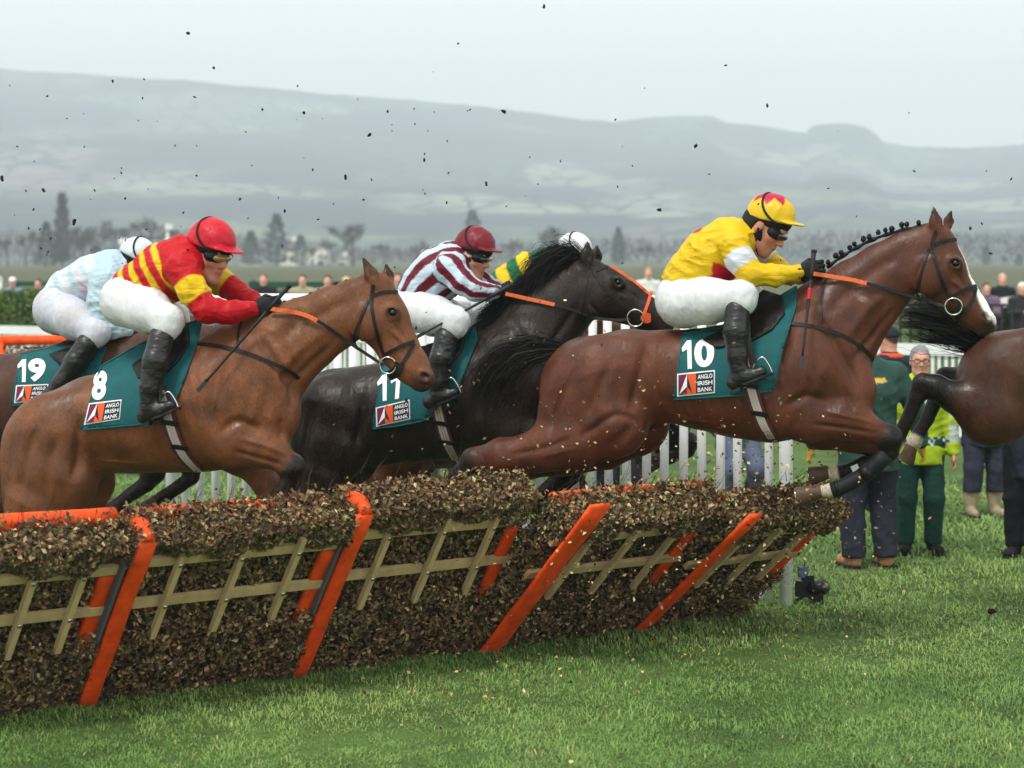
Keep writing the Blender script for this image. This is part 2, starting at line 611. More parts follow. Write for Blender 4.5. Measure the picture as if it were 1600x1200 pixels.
TURF = material('turf_soil', attr='Col', rough=0.9, spec=0.1, var=0.35, vscale=1.3, bump=0.5, bscale=9)
def build_ground():
    ys = np.concatenate([np.linspace(-400, -10, 12), np.linspace(-6, 40, 93), np.geomspace(41, 1300, 60)])
    us = np.sign(np.linspace(-1, 1, 121)) * np.abs(np.linspace(-1, 1, 121)) ** 2.2
    V = []
    for y in ys:
        w = 260 + max(y, 0) * 1.3
        x = us * w
        V.append(np.stack([x, np.full_like(x, y), zt(x, y) + 0.0 * x], 1))
    V = np.concatenate(V)
    V[:, 2] += 0.012 * noise3(V, 1.6, 4) * (V[:, 1] < 60) + 0.4 * noise3(V, .012, 5) * sstep(150, 500, V[:, 1])
    n = len(us)
    i, j = np.meshgrid(np.arange(len(ys) - 1), np.arange(n - 1), indexing='ij')
    b = (i * n + j).ravel()
    q = np.stack([b, b + 1, b + n + 1, b + n], 1)
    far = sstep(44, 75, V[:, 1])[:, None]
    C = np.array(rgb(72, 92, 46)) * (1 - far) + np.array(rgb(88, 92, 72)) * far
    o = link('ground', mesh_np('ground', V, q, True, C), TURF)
    return tag(o, kind='structure')
build_ground()

def hill_material():
    m = bpy.data.materials.new('hillside_fields'); m.use_nodes = True
    nt = m.node_tree; N, L = nt.nodes, nt.links
    b = N['Principled BSDF']; b.inputs['Roughness'].default_value = 0.95; b.inputs['Specular IOR Level'].default_value = 0.05
    tc = N.new('ShaderNodeTexCoord')
    mp = N.new('ShaderNodeMapping'); mp.inputs['Scale'].default_value = (1 / 130, 1 / 210, 0.0)
    L.new(tc.outputs['Object'], mp.inputs['Vector'])
    nzw = N.new('ShaderNodeTexNoise'); nzw.inputs['Scale'].default_value = 1.4
    L.new(mp.outputs[0], nzw.inputs['Vector'])
    mxv = N.new('ShaderNodeMix'); mxv.data_type = 'VECTOR'; mxv.inputs['Factor'].default_value = 0.35
    L.new(mp.outputs[0], mxv.inputs[4]); L.new(nzw.outputs['Color'], mxv.inputs[5])
    vo = N.new('ShaderNodeTexVoronoi'); vo.inputs['Scale'].default_value = 1.0
    L.new(mxv.outputs[1], vo.inputs['Vector'])
    cr = N.new('ShaderNodeValToRGB')
    el = cr.color_ramp.elements
    el[0].position, el[0].color = 0.0, (*rgb(70, 80, 62), 1)
    el[1].position, el[1].color = 1.0, (*rgb(158, 150, 136), 1)
    for p, c in ((0.25, rgb(104, 116, 84)), (0.45, rgb(84, 92, 72)), (0.6, rgb(138, 144, 118)), (0.8, rgb(124, 110, 104))):
        e = el.new(p); e.color = (*c, 1)
    cr.color_ramp.interpolation = 'CONSTANT'
    sep = N.new('ShaderNodeSeparateColor'); L.new(vo.outputs['Color'], sep.inputs[0]); L.new(sep.outputs[0], cr.inputs[0])
    ve = N.new('ShaderNodeTexVoronoi'); ve.feature = 'DISTANCE_TO_EDGE'; L.new(mxv.outputs[1], ve.inputs['Vector'])
    ed = N.new('ShaderNodeMapRange'); ed.inputs['From Min'].default_value, ed.inputs['From Max'].default_value = 0.03, 0.10
    L.new(ve.outputs['Distance'], ed.inputs['Value'])
    mx = N.new('ShaderNodeMix'); mx.data_type = 'RGBA'
    mx.inputs['A'].default_value = (*rgb(34, 36, 32), 1)
    L.new(ed.outputs[0], mx.inputs['Factor']); L.new(cr.outputs[0], mx.inputs['B'])
    mp2 = N.new('ShaderNodeMapping'); mp2.inputs['Scale'].default_value = (1 / 300, 1 / 420, 0)
    L.new(tc.outputs['Object'], mp2.inputs['Vector'])
    wn = N.new('ShaderNodeTexNoise'); wn.inputs['Scale'].default_value = 1.0; wn.inputs['Detail'].default_value = 7
    L.new(mp2.outputs[0], wn.inputs['Vector'])
    wr = N.new('ShaderNodeMapRange'); wr.inputs['From Min'].default_value, wr.inputs['From Max'].default_value = 0.44, 0.54
    L.new(wn.outputs['Fac'], wr.inputs['Value'])
    mw = N.new('ShaderNodeMix'); mw.data_type = 'RGBA'
    L.new(wr.outputs[0], mw.inputs['Factor']); L.new(mx.outputs['Result'], mw.inputs['A']); mw.inputs['B'].default_value = (*rgb(40, 42, 40), 1)
    L.new(mw.outputs['Result'], b.inputs['Base Color'])
    return m

SKYLINE = [(-1500, 150), (-800, 120), (-300, 112), (0, 108), (180, 118), (330, 130), (520, 149), (640, 156), (760, 168), (880, 184), (960, 190), (1010, 184), (1060, 181), (1110, 181), (1135, 192),
           (1200, 199), (1258, 209), (1268, 199), (1290, 194), (1325, 193), (1352, 199), (1368, 210), (1380, 222), (1420, 228), (1500, 233), (1560, 229), (1600, 225), (1750, 222), (2100, 215), (2600, 240), (3200, 260)]
def build_hills():
    xs = np.concatenate([np.linspace(-1500, -50, 60), np.linspace(-40, 1640, 340), np.linspace(1650, 3200, 60)])
    sky = np.interp(xs, [p[0] for p in SKYLINE], [p[1] for p in SKYLINE])
    rs = np.concatenate([np.linspace(1100, 3300, 70), np.linspace(3350, 4200, 12)])
    V = []
    for r in rs:
        t = min((r - 1100) / 2200, 1)
        zr = H + (HY - sky) / F * 3300
        X = (xs - CX) / F * r
        z = 9 + (zr - 9) * (0.55 * t + 0.45 * t ** 2.2)
        if r > 3300: z = zr - (r - 3300) * 0.05
        P = np.stack([X, np.full_like(X, r), z], 1)
        P[:, 2] += (10 * noise3(P, .0045, 2) + 5 * noise3(P, .013, 3)) * math.sin(math.pi * min(t, 1)) * (1 if r <= 3300 else 0)
        if r > 3150: P[:, 2] += 2.6 * np.abs(noise3(P, .10, 6)) + 2.0 * noise3(P, .03, 9)
        V.append(P)
    V = np.concatenate(V); n = len(xs)
    i, j = np.meshgrid(np.arange(len(rs) - 1), np.arange(n - 1), indexing='ij')
    b = (i * n + j).ravel()
    o = link('hills', mesh_np('hills', V, np.stack([b, b + 1, b + n + 1, b + n], 1), True), hill_material())
    tag(o, kind='structure')
build_hills()

# ------------------------------------------------------------------ grass blades
GRASS = material('grass_blades', attr='Col', rough=0.6, spec=0.25)
def build_grass():
    g = np.random.default_rng(21)
    P = []
    for (y0, y1, per, h0) in ((8.4, 10.5, 9500, .030), (10.5, 13, 6500, .033), (13, 17, 3000, .038), (17, 24, 1000, .050)):
        w0, w1 = 1.12 * 800 / F * y0 + .5, 1.12 * 800 / F * y1 + .5
        A = (w0 + w1) * (y1 - y0)
        n = int(A * per * 0.52)
        y = g.uniform(y0, y1, n); x = g.uniform(-1, 1, n) * (1.12 * 800 / F * y + .5)
        P.append(np.stack([x, y, np.full(n, h0)], 1))
    P = np.concatenate(P)
    Q = np.concatenate([P[:, :2], np.zeros((len(P), 1))], 1)
    worn = noise3(Q, 5.5, 41) + .7 * noise3(Q, 14.0, 42)                     # thin, trodden places between the tufts
    kp = (worn > -.55) | (g.random(len(P)) < .35)
    P, Q = P[kp], Q[kp]
    clump = noise3(Q, 4.5, 31) * .6 + noise3(Q, 15.0, 32) * .6
    big = noise3(Q, 1.1, 33)
    h = P[:, 2] * (1.0 + .8 * clump + .25 * g.normal(size=len(P)) * .5) * g.uniform(.6, 1.35, len(P))
    h = np.clip(h, .012, .13)
    wd = .0042 * (1 + .5 * (P[:, 1] > 13) + 1.0 * (P[:, 1] > 17)) * g.uniform(.7, 1.4, len(P))
    az = g.uniform(0, 6.283, len(P)); lean = g.uniform(.3, 1.9, len(P))
    # blades in a clump fall the same way
    az = az * .8 + 3 * noise3(Q, 3.4, 35)
    d = np.stack([np.cos(az), np.sin(az), np.zeros_like(az)], 1)
    s = np.stack([-np.sin(az), np.cos(az), np.zeros_like(az)], 1) * (wd / 2)[:, None]
    base = Q + np.array((0, 0, -.006))
    mid = base + d * (h * lean * .40)[:, None] + np.array((0, 0, 1)) * (h * .62)[:, None]
    tip = base + d * (h * lean * 1.0)[:, None] + np.array((0, 0, 1)) * (h * (1.0 - .30 * lean))[:, None]
    V = np.stack([base - s, base + s, mid + s * .8, mid - s * .8, tip], 1).reshape(-1, 3)
    b = np.arange(len(P)) * 5
    quads = np.stack([b, b + 1, b + 2, b + 3], 1); tris = np.stack([b + 3, b + 2, b + 4], 1)
    c1, c2, c3, c4 = (np.array(rgb(*c)) for c in ((100, 133, 66), (132, 157, 86), (78, 107, 53), (176, 170, 116)))
    t = sstep(-.5, .6, big + .4 * clump)[:, None]
    C = c1 * (1 - t) + c2 * t
    t = (sstep(-.05, .55, -clump) * .9)[:, None]; C = C * (1 - t) + c3 * t
    dry = (g.random(len(P)) < .025 + .03 * (big > .3))[:, None]
    C = np.where(dry, c4, C) * g.uniform(.82, 1.18, len(P))[:, None]
    CC = np.repeat(C, 5, 0)
    o = link('grass', mesh_np('grass', V, [quads, tris], False, CC), GRASS)
    tag(o, 'short green racecourse grass in front of and around the hurdle', 'grass', kind='stuff')
build_grass()
# ------------------------------------------------------------------ far trees, houses, posts
BARK = material('winter_bark', rgb(66, 58, 50), rough=0.9, var=0.2, vscale=3)
TWIG = material('bare_twigs', rgb(74, 66, 58), rough=0.9)
NEEDLE = material('evergreen_foliage', rgb(38, 52, 36), rough=0.8, var=0.3, vscale=1.5)
def bare_tree(seed, hgt=14.0, spread=0.38, twigs=1500):
    g = np.random.default_rng(seed)
    lim = []                                                    # (start, end, r0, r1)
    def grow(p, d, L, r, depth):
        e = p + d * L
        lim.append((p, e, r, r * .62))
        if depth == 0: return
        for k in range(g.integers(2, 4)):
            nd = d + g.normal(size=3) * (.55, .55, .35) * (1 if depth < 4 else .7); nd[2] += .18
            nd /= np.linalg.norm(nd)
            grow(p + (e - p) * g.uniform(.65, 1), nd, L * g.uniform(.62, .82), r * .58, depth - 1)
    grow(np.zeros(3), np.array((0, 0, 1.0)), hgt * .26, hgt * .022, 4)
    S = hgt * .98 / max(e[2] for _, e, _, _ in lim)
    mb = MB()
    ends = []
    for p, e, r0, r1 in lim:
        mb.tube([p * S, e * S], [r0, r1], 4, False)
        if r1 < hgt * .006: ends.append((p * S, e * S))
    paths = []
    for i in range(twigs):
        p, e = ends[g.integers(len(ends))]
        a = p + (e - p) * g.uniform(.2, 1)
        d = (e - p) / np.linalg.norm(e - p) + g.normal(size=3) * .7; d /= np.linalg.norm(d)
        L = hgt * g.uniform(.05, .12)
        paths.append([a, a + d * L * .5, a + d * L + g.normal(size=3) * L * .15])
    V, q = hair_mesh(np.array(paths), hgt * .006)
    return mb, mesh_np('crown', V, q, False), TWIG
def conifer(seed, hgt=14.0, w=.2, n=2600, column=False):
    g = np.random.default_rng(seed)
    mb = MB(); mb.tube([(0, 0, 0), (0, 0, hgt * .9)], [hgt * .02, .02], 6)
    z = g.uniform(.06, 1, n)
    prof = (np.sin(np.pi * np.clip(z, 0, 1) ** .6) * .8 + .15 if column else (1 - z) ** .8) * w * hgt * (1 + .25 * np.sin(z * 40 + seed))
    a = g.uniform(0, 6.283, n); r = prof * np.sqrt(g.uniform(.15, 1, n)) * (1 + .2 * np.sin(a * 3 + z * 9))
    P = np.stack([r * np.cos(a), r * np.sin(a), z * hgt], 1)
    out = np.stack([np.cos(a), np.sin(a), np.full(n, .9 if column else -.25)], 1)
    L = hgt * g.uniform(.02, .055, n)
    paths = np.stack([P, P + out * L[:, None] * .5, P + out * L[:, None] + g.normal(size=(n, 3)) * L[:, None] * .3], 1)
    V, q = hair_mesh(paths, hgt * .016)
    return mb, mesh_np('crown', V, q, False), NEEDLE
_proto = {}
def far_tree(kind, px, top, d, label, base=None, wide=1.0):
    x = (px - CX) * d / F
    z0 = float(zt(x, d)) - .1
    hgt = H + (HY - top) * d / F - z0
    if kind not in _proto:
        fam, sd = kind
        mb, cr, cm = (bare_tree(sd) if fam == 'bare' else conifer(sd, w=.24) if fam == 'fir' else conifer(sd, w=.10, column=True) if fam == 'poplar' else conifer(sd, w=.34, column=True))
        if fam == 'poplar': cm = TWIG
        o = mb.build('trunk', BARK)
        _proto[kind] = (o.data, cr, cm); bpy.data.objects.remove(o)
    tm, cr, cm = _proto[kind]
    root = empty('tree', (x, d, z0), random.uniform(0, 6.28), label, 'tree', 'hazy trees below the hills')
    s = hgt / 14.0
    for nm, me, mt in (('trunk', tm, BARK), ('crown', cr, cm)):
        c = link(nm, me, mt, root); c.scale = (s * wide, s * wide, s)
for (k, px, top, d, lb, w) in (
    (('bare', 1), 12, 372, 434, 'hazy bare tree at the left edge of the tree line', 1.3),
    (('fir', 2), 72, 346, 400, 'dark pointed evergreen left of the tall thin poplar', 1.2),
    (('poplar', 3), 97, 304, 468, 'tall thin hazy poplar above the number 19 jockey', 1.0),
    (('bare', 7), 116, 352, 418, 'bare tree just right of the tall thin poplar', 1.1),
    (('bare', 5), 148, 352, 434, 'hazy bare tree between poplar and floodlight post', 1.3),
    (('bare', 6), 178, 346, 468, 'hazy bare tree behind the shorter white post', 1.2),
    (('bare', 1), 232, 340, 468, 'hazy bare tree between the two white posts', 1.1),
    (('bare', 7), 268, 350, 434, 'hazy bare tree behind the taller white post', 1.2),
    (('bare', 5), 300, 372, 434, 'hazy bare tree hidden mostly by the red cap', 1.2),
    (('bush', 8), 392, 362, 450, 'dark rounded tree just right of the red cap', .9),
    (('bush', 8), 432, 336, 468, 'dark tall evergreen above the white houses', .75),
    (('bush', 9), 470, 368, 484, 'dark rounded tree behind the pale house', .9),
    (('bare', 6), 512, 372, 468, 'hazy bare tree right of the white houses', 1.2),
    (('bare', 7), 552, 348, 434, 'broad round-headed bare tree above the light brown horse', 1.7),
    (('bare', 1), 600, 380, 450, 'hazy bare tree left of the maroon cap', 1.3),
    (('bare', 5), 652, 376, 450, 'hazy bare tree near the maroon cap', 1.3),
    (('bush', 8), 738, 330, 585, 'dark evergreen showing above the maroon cap', .7),
    (('bare', 6), 800, 374, 468, 'hazy bare tree between maroon and white caps', 1.5),
    (('bare', 7), 868, 352, 450, 'hazy bare tree behind the white cap', 1.4),
    (('bush', 9), 966, 356, 468, 'dark evergreen right of the white cap', .6),
    (('bare', 1), 1010, 384, 450, 'hazy bare tree left of the yellow silks', 1.4),
    (('bare', 5), 1290, 384, 468, 'hazy bare tree above the riding whip', 1.3),
    (('bare', 6), 1350, 380, 468, 'hazy bare tree behind the plaited neck', 1.3),
    (('bush', 8), 1541, 384, 502, 'dark evergreen right of the white blaze', .8),
    (('bush', 9), 1592, 396, 468, 'dark rounded tree at the right edge', 1.0),
    (('bare', 7), 1568, 400, 434, 'hazy bare tree between two evergreens at right', 1.2),
    (('bare', 5), 40, 360, 432, 'hazy bare tree between the left edge and the dark evergreen', 1.3),
    (('bare', 7), 132, 366, 405, 'low hazy bare tree right of the poplar foot', 1.4),
    (('bare', 6), 204, 358, 445, 'hazy bare tree behind the pale blue cap', 1.3),
    (('bush', 9), 150, 384, 405, 'dark round shrub tree below the bare trees at left', 1.2),
    (('bush', 8), 215, 388, 405, 'dark round shrub tree left of the red cap', 1.2),
    (('bare', 1), 490, 386, 459, 'low hazy bare tree in front of the cream house', 1.3),
):
    far_tree(k, px, top, d, lb, wide=w)

def build_wood():
    """the low wood that fills the foot of the tree line"""
    g = np.random.default_rng(5)
    n = 14000
    x = g.uniform(-360, 360, n); y = g.uniform(640, 740, n)
    hh = np.clip(6.5 + 6.0 * noise3(np.stack([x, y * .2, 0 * x], 1), .035, 7), 1.5, 14)
    z = zt(x, y) + g.uniform(0, 1, n) ** .8 * hh
    P = np.stack([x, y, z], 1)
    d = g.normal(size=(n, 3)) * (.6, .6, 1) + (0, 0, .8); d /= np.linalg.norm(d, axis=1, keepdims=True)
    L = g.uniform(1.2, 3.0, n)[:, None]
    V, q = hair_mesh(np.stack([P, P + d * L * .5, P + d * L], 1), .5)
    o = link('far_wood', mesh_np('far_wood', V, q, False), TWIG)
    tag(o, 'low hazy winter wood along the foot of the hills', 'wood', kind='stuff')
build_wood()

WALLW = material('white_render', rgb(222, 218, 206), rough=.8, var=.06, vscale=.6)
SLATE = material('slate_roof', rgb(92, 88, 88), rough=.8, var=.15, vscale=1)
GLASS = material('dark_window', rgb(40, 46, 54), rough=.15, spec=.6)
def house(px0, px1, ytop, ybase, d, label, roofh=.45):
    x0, x1 = (px0 - CX) * d / F, (px1 - CX) * d / F
    zb, zt_ = H - (ybase - HY) * d / F - 1.5, H - (ytop - HY) * d / F
    w, dep = (x1 - x0) / 2, 4.0
    hw = (zt_ - zb) * (1 - roofh * .5)
    root = empty('house', ((x0 + x1) / 2, d, zb), 0, label, 'house', 'pale houses below the hills')
    MB().box((0, dep, hw / 2), w, dep, hw / 2).build('wall', WALLW, root)
    mb = MB(); rz = zt_ - zb
    o_ = .35
    mb.add([(-w - o_, -o_, hw), (w + o_, -o_, hw), (w + o_, 2 * dep + o_, hw), (-w - o_, 2 * dep + o_, hw), (-w - o_, dep, rz), (w + o_, dep, rz)],
           [(0, 1, 5, 4), (2, 3, 4, 5), (0, 4, 3), (1, 2, 5), (3, 2, 1, 0)])
    rf = mb.build('roof', SLATE, root)
    MB().box((w * .6, dep, rz), .5, .5, 1.1).build('chimney', WALLW, rf)
    k = max(2, int(w * 2 / 2.6))
    for i in range(k):
        for zc in ((hw * .3, hw * .72) if hw > 4.5 else (hw * .5,)):
            xc = -w + 2 * w * (i + .5) / k
            f = MB().box((xc, -.03, zc), .62, .06, .75).build('window', WALLW, root)
            MB().box((xc, -.11, zc), .5, .03, .62).build('pane', GLASS, f)
house(374, 402, 404, 424, 500, 'low white house right of the red cap')
house(438, 462, 376, 432, 520, 'tall white house above the plaited light brown neck')
house(464, 512, 378, 412, 640, 'wide cream house behind the tall white one')
house(497, 506, 398, 412, 560, 'small white cottage right of the cream house')
house(528, 540, 400, 414, 560, 'small white cottage left of the light brown horse ears')
house(786, 812, 410, 432, 520, 'low white house left of the white cap')

PAINTW = material('white_paint', rgb(226, 228, 228), rough=.45, spec=.4, var=.05, vscale=3)
def mast(px, top, base, d, label):
    x = (px - CX) * d / F; z0 = float(zt(x, d)); z1 = H - (top - HY) * d / F
    root = empty('floodlight_post', (x, d, z0), 0, label, 'post', 'white posts beyond the course')
    MB().tube([(0, 0, 0), (0, 0, z1 - z0)], [.13, .10], 10).build('pole', PAINTW, root, True)
    MB().box((.1, 0, z1 - z0 - .2), .26, .25, .2).build('lamp_housing', PAINTW, root)
    MB().box((.05, 0, z1 - z0 - 1.2), .3, .3, .12).build('bracket', PAINTW, root)
mast(190, 372, 430, 140, 'shorter white post with a box head behind the pale blue cap')
mast(262, 350, 430, 150, 'taller white post with a box head left of the red cap')
# ------------------------------------------------------------------ hurdles
ORANGE = material('orange_padding', rgb(232, 78, 20), rough=.6, spec=.25, var=.22, vscale=11, bump=.3, bscale=26)
TIMBER = material('pale_timber', rgb(192, 168, 124), rough=.8, var=.16, vscale=14, bump=.25, bscale=40, stretch=(1, 1, .2))
DARKWOOD = material('dark_stake', rgb(62, 48, 42), rough=.9, var=.2, vscale=12)
LEAF = material('dry_leaves', attr='Col', rough=.75, spec=.2)
CORE = material('brush_core', rgb(66, 54, 41), rough=.95, var=.3, vscale=20)
def line_pt(x):
    return ground_px(x, 1115 - .139 * x)
_u = line_pt(1190) - line_pt(0); _u /= np.linalg.norm(_u)
_w = np.array((-_u[1] * -1, -_u[0], 0.0)); _w = np.array((_u[1], -_u[0], 0.0))      # landing side, towards the viewer
def leaves(n, P, N, g, size=(.010, .022), pal=None):
    """n curled leaves at points P with outward normals N"""
    nn = N + g.normal(size=(n, 3)) * .75; nn /= np.linalg.norm(nn, axis=1, keepdims=True)
    t = np.cross(nn, g.normal(size=(n, 3))); t /= np.linalg.norm(t, axis=1, keepdims=True)
    b = np.cross(nn, t)
    s = g.uniform(size[0], size[1], n)[:, None]
    curl = g.uniform(-.1, .75, n)[:, None]
    V = np.stack([P - t * s, P + b * s * .62 - t * s * .1 + nn * s * curl, P + t * s * 1.05, P - b * s * .62 - t * s * .1 + nn * s * curl], 1).reshape(-1, 3)
    i = np.arange(n) * 4
    T = np.concatenate([np.stack([i, i + 2, i + 1], 1), np.stack([i, i + 3, i + 2], 1)])
    return V, T
PAL = np.array([rgb(*c) for c in ((176, 150, 108), (140, 112, 80), (108, 84, 62), (122, 116, 76), (96, 96, 60), (78, 58, 50), (204, 180, 134), (152, 104, 70))])
def prof(v, L):
    f = v / L
    return np.interp(f, [0, .42, .50, .83, .88, .93, 1.0], [.050, .060, -.015, -.02, .045, .065, .055])
def hurdle(x0, x1, lean, label, seed, dens=1.0, n_left=.066, up_ext=.0, L=1.27, rail_up=0.0):
    A, B = line_pt(x0), line_pt(x1)
    g = np.random.default_rng(seed)
    Wd = np.linalg.norm(B - A)
    e = lean; z = math.sqrt(L * L - e * e)
    root = empty('hurdle', tuple((A + B) / 2), 0, label, 'hurdle', 'hurdle panels set end to end')
    c0 = (A + B) / 2
    U = (B - A) / Wd
    vv = (_w * e + np.array((0, 0, z))) / L
    nn = np.cross(U, vv); nn /= np.linalg.norm(nn)
    if nn[1] > 0: nn = -nn
    def P(u, v, n): return A + U * u + vv * v + nn * n - c0
    R = np.stack([U, vv, nn], 1)
    # dark inside of the brush
    mb = MB()
    vs = np.linspace(.02, L - .05, 14)
    ring = []
    for v in vs:
        ring += [P(.05, v, prof(v, L) - .06), P(Wd - .05, v, prof(v, L) - .06), P(Wd - .05, v, -.15), P(.05, v, -.15)]
    Fs = [(i * 4 + j, i * 4 + (j + 1) % 4, i * 4 + 4 + (j + 1) % 4, i * 4 + 4 + j) for i in range(13) for j in range(4)] + [(3, 2, 1, 0), (52, 53, 54, 55)]
    mb.add(ring, Fs); mb.build('brush_core', CORE, root)
    # leaves: front, top, back and ends
    n1, n2, n3 = int(15000 * dens * Wd / 1.4), int(5600 * dens * Wd / 1.4), int(3500 * Wd / 1.4)
    u = g.uniform(0, Wd, n1); v = g.uniform(0, L, n1); v[: n1 // 3] = g.uniform(.85 * L, L, n1 // 3)
    lump = .03 * np.sin(u * 9 + v * 7 + seed) + .025 * np.sin(u * 23 - v * 17)
    n = prof(v, L) + .6 * lump * (v > .86 * L) + .5 * lump - np.abs(g.normal(size=n1)) * .022 + .012
    P1 = A + U * u[:, None] + vv * v[:, None] + nn * n[:, None] - c0
    u2 = g.uniform(0, Wd, n2); nr = g.uniform(-.17, .085, n2)
    v2 = L - .01 + .012 * np.sin(u2 * 11 + seed) + np.abs(g.normal(size=n2)) ** 1.5 * .022 - .01
    P2 = A + U * u2[:, None] + vv * v2[:, None] + nn * nr[:, None] - c0
    u3 = g.uniform(0, Wd, n3); v3 = g.uniform(0, L, n3)
    P3 = A + U * u3[:, None] + vv * v3[:, None] + nn * (-.175 - np.abs(g.normal(size=n3)) * .015)[:, None] - c0
    n4 = 2600
    sg = g.choice([-1.0, 1.0], n4); v4 = g.uniform(0, L, n4); r4 = g.random(n4)
    nr4 = -.17 + r4 * (prof(v4, L) + .17)
    P4 = A + U * np.where(sg < 0, .0, Wd)[:, None] + U * (sg * g.normal(size=n4) * .015)[:, None] + vv * v4[:, None] + nn * nr4[:, None] - c0
    PP = np.concatenate([P1, P2, P3, P4]); NN = np.concatenate([np.tile(nn, (n1, 1)), np.tile(vv, (n2, 1)), np.tile(-nn, (n3, 1)), U * sg[:, None]])
    keep = PP[:, 2] + c0[2] > .004
    PP, NN = PP[keep], NN[keep]; vf = np.concatenate([v, v2, v3, v4])[keep] / L
    V, T = leaves(len(PP), PP, NN, g)
    wts = np.array([.20, .22, .16, .10, .07, .12, .07, .06])
    k = g.choice(8, len(PP), p=wts / wts.sum())
    gr = (g.random(len(PP)) < .35) & (vf > .84) & (vf < .97)
    k = np.where(gr, g.choice([3, 4, 3], len(PP)), k)
    C = PAL[k] * g.uniform(.35, 1.15, len(PP))[:, None]
    o = link('brush', mesh_np('brush', V, T, False, np.repeat(C, 4, 0)), LEAF, root); o['kind'] = 'stuff'
    # twigs
    nt = int(750 * Wd / 1.4)
    ut = g.uniform(0, Wd, nt); vt = g.choice([.02, .3, .88, .95], nt) * L + g.uniform(-.05, .1, nt)
    pt = A + U * ut[:, None] + vv * vt[:, None] + nn * (prof(vt, L) + g.uniform(-.03, .018, nt))[:, None] - c0
    top = vt > .85 * L
    pt[top] += nn * g.uniform(-.28, 0, top.sum())[:, None]
    dd = vv + g.normal(size=(nt, 3)) * .28
    Lt = g.uniform(.05, .17, nt)[:, None]
    V, q = hair_mesh(np.stack([pt, pt + dd * Lt * .5, pt + dd * Lt + g.normal(size=(nt, 3)) * .01], 1), .0055)
    o = link('twigs', mesh_np('twigs', V, q, False), material('brown_twigs', rgb(72, 50, 44), rough=.85), root); o['kind'] = 'stuff'
    # rails and stakes
    for v in (.60, .84):
        MB().box(P(Wd / 2, v * L, .022), Wd / 2 - .005, .027, .014, R).build('rail', TIMBER, root)
    for f in (.22, .50, .78):
        uu = Wd * f + g.uniform(-.02, .02)
        st = MB().box(P(uu, .665 * L, .058), .0165, .30, .016, R).build('stake', TIMBER, root)
        for v in (.60, .84):
            MB().tube([P(uu, v * L, .070), P(uu, v * L, .080)], .011, 8).build('bolt', STEEL, st, True)
    # padded uprights
    for side, (uu, n0, v0, v1, wd) in enumerate(((.045, n_left, -.02, L + up_ext, .074 if n_left > .1 else .050), (Wd - .075, .012, .34 * L, .80 * L, .046))):
        prf = [(-1, 0), (-.97, .55), (-.7, .92), (0, 1.0), (.7, .92), (.97, .55), (1, 0), (1, -.5), (-1, -.5)]
        V = []; m = len(prf)
        vsx = np.linspace(v0, v1, 10)
        for v in vsx:
            for (a, b) in prf:
                nv = n0 if side else n0 + float(np.interp(v / L, [0, .80, .92, 1.1], [0, 0, max(.085 - n0, 0), max(.07 - n0, 0)]))
                V.append(P(uu + a * wd, v, nv + b * .020 + .003 * math.sin(v * 13 + seed)))
        Fs = [(i * m + j, i * m + (j + 1) % m, i * m + m + (j + 1) % m, i * m + m + j) for i in range(9) for j in range(m)]
        Fs += [tuple(range(m - 1, -1, -1)), tuple(9 * m + j for j in range(m))]
        mb = MB(); mb.add(V, Fs)
        up = mb.build('orange_upright', ORANGE, root, True)
        if side == 0 and n_left < .085:
            MB().box(P(uu - .075, .64 * L, .050), .010, .26, .02, R).build('backing_strip', material('grey_strip', rgb(88, 92, 96), rough=.6), up)
    for uu in (() if n_left > .08 else (.05,)):
        q = [P(uu, L - .10, -.12), P(uu, L - .04, -.10), P(uu, L + .00, -.05), P(uu, L + .016, .01), P(uu, L - .005, .075)]
        MB().tube(spline(q, 9), [.038, .044, .046, .046, .046, .046, .044, .042, .036], 14).build('end_pad', ORANGE, root, True)
    MB().tube([P(t * Wd, L - .065 + rail_up + .006 * math.sin(t * 5), -.150 - .4 * rail_up) for t in np.linspace(.02, .98, 12)], .050, 12).build('orange_top_rail', ORANGE, root, True)
    MB().box(P(.16, .06, .03), .022, .12, .02, R).build('ground_stake', DARKWOOD, root)
    return root
hurdle(-190, 112, .64, 'hurdle panel cut off by the left edge, three pale stakes and orange uprights', 1, L=1.13, rail_up=.065)
hurdle(112, 445, .66, 'hurdle panel below the light brown horse and its number 8 cloth', 2, L=1.165, rail_up=.018)
hurdle(445, 728, .66, 'hurdle panel in the middle, below the black horse', 3, L=1.20)
hurdle(728, 968, .92, 'sharply leaning hurdle panel right of the middle with broad orange upright', 4, rail_up=.014, n_left=.115, up_ext=.24)
hurdle(968, 1146, .99, 'lowest leaning hurdle panel at the far right end, being clipped by hooves', 5, n_left=.095, up_ext=.15)

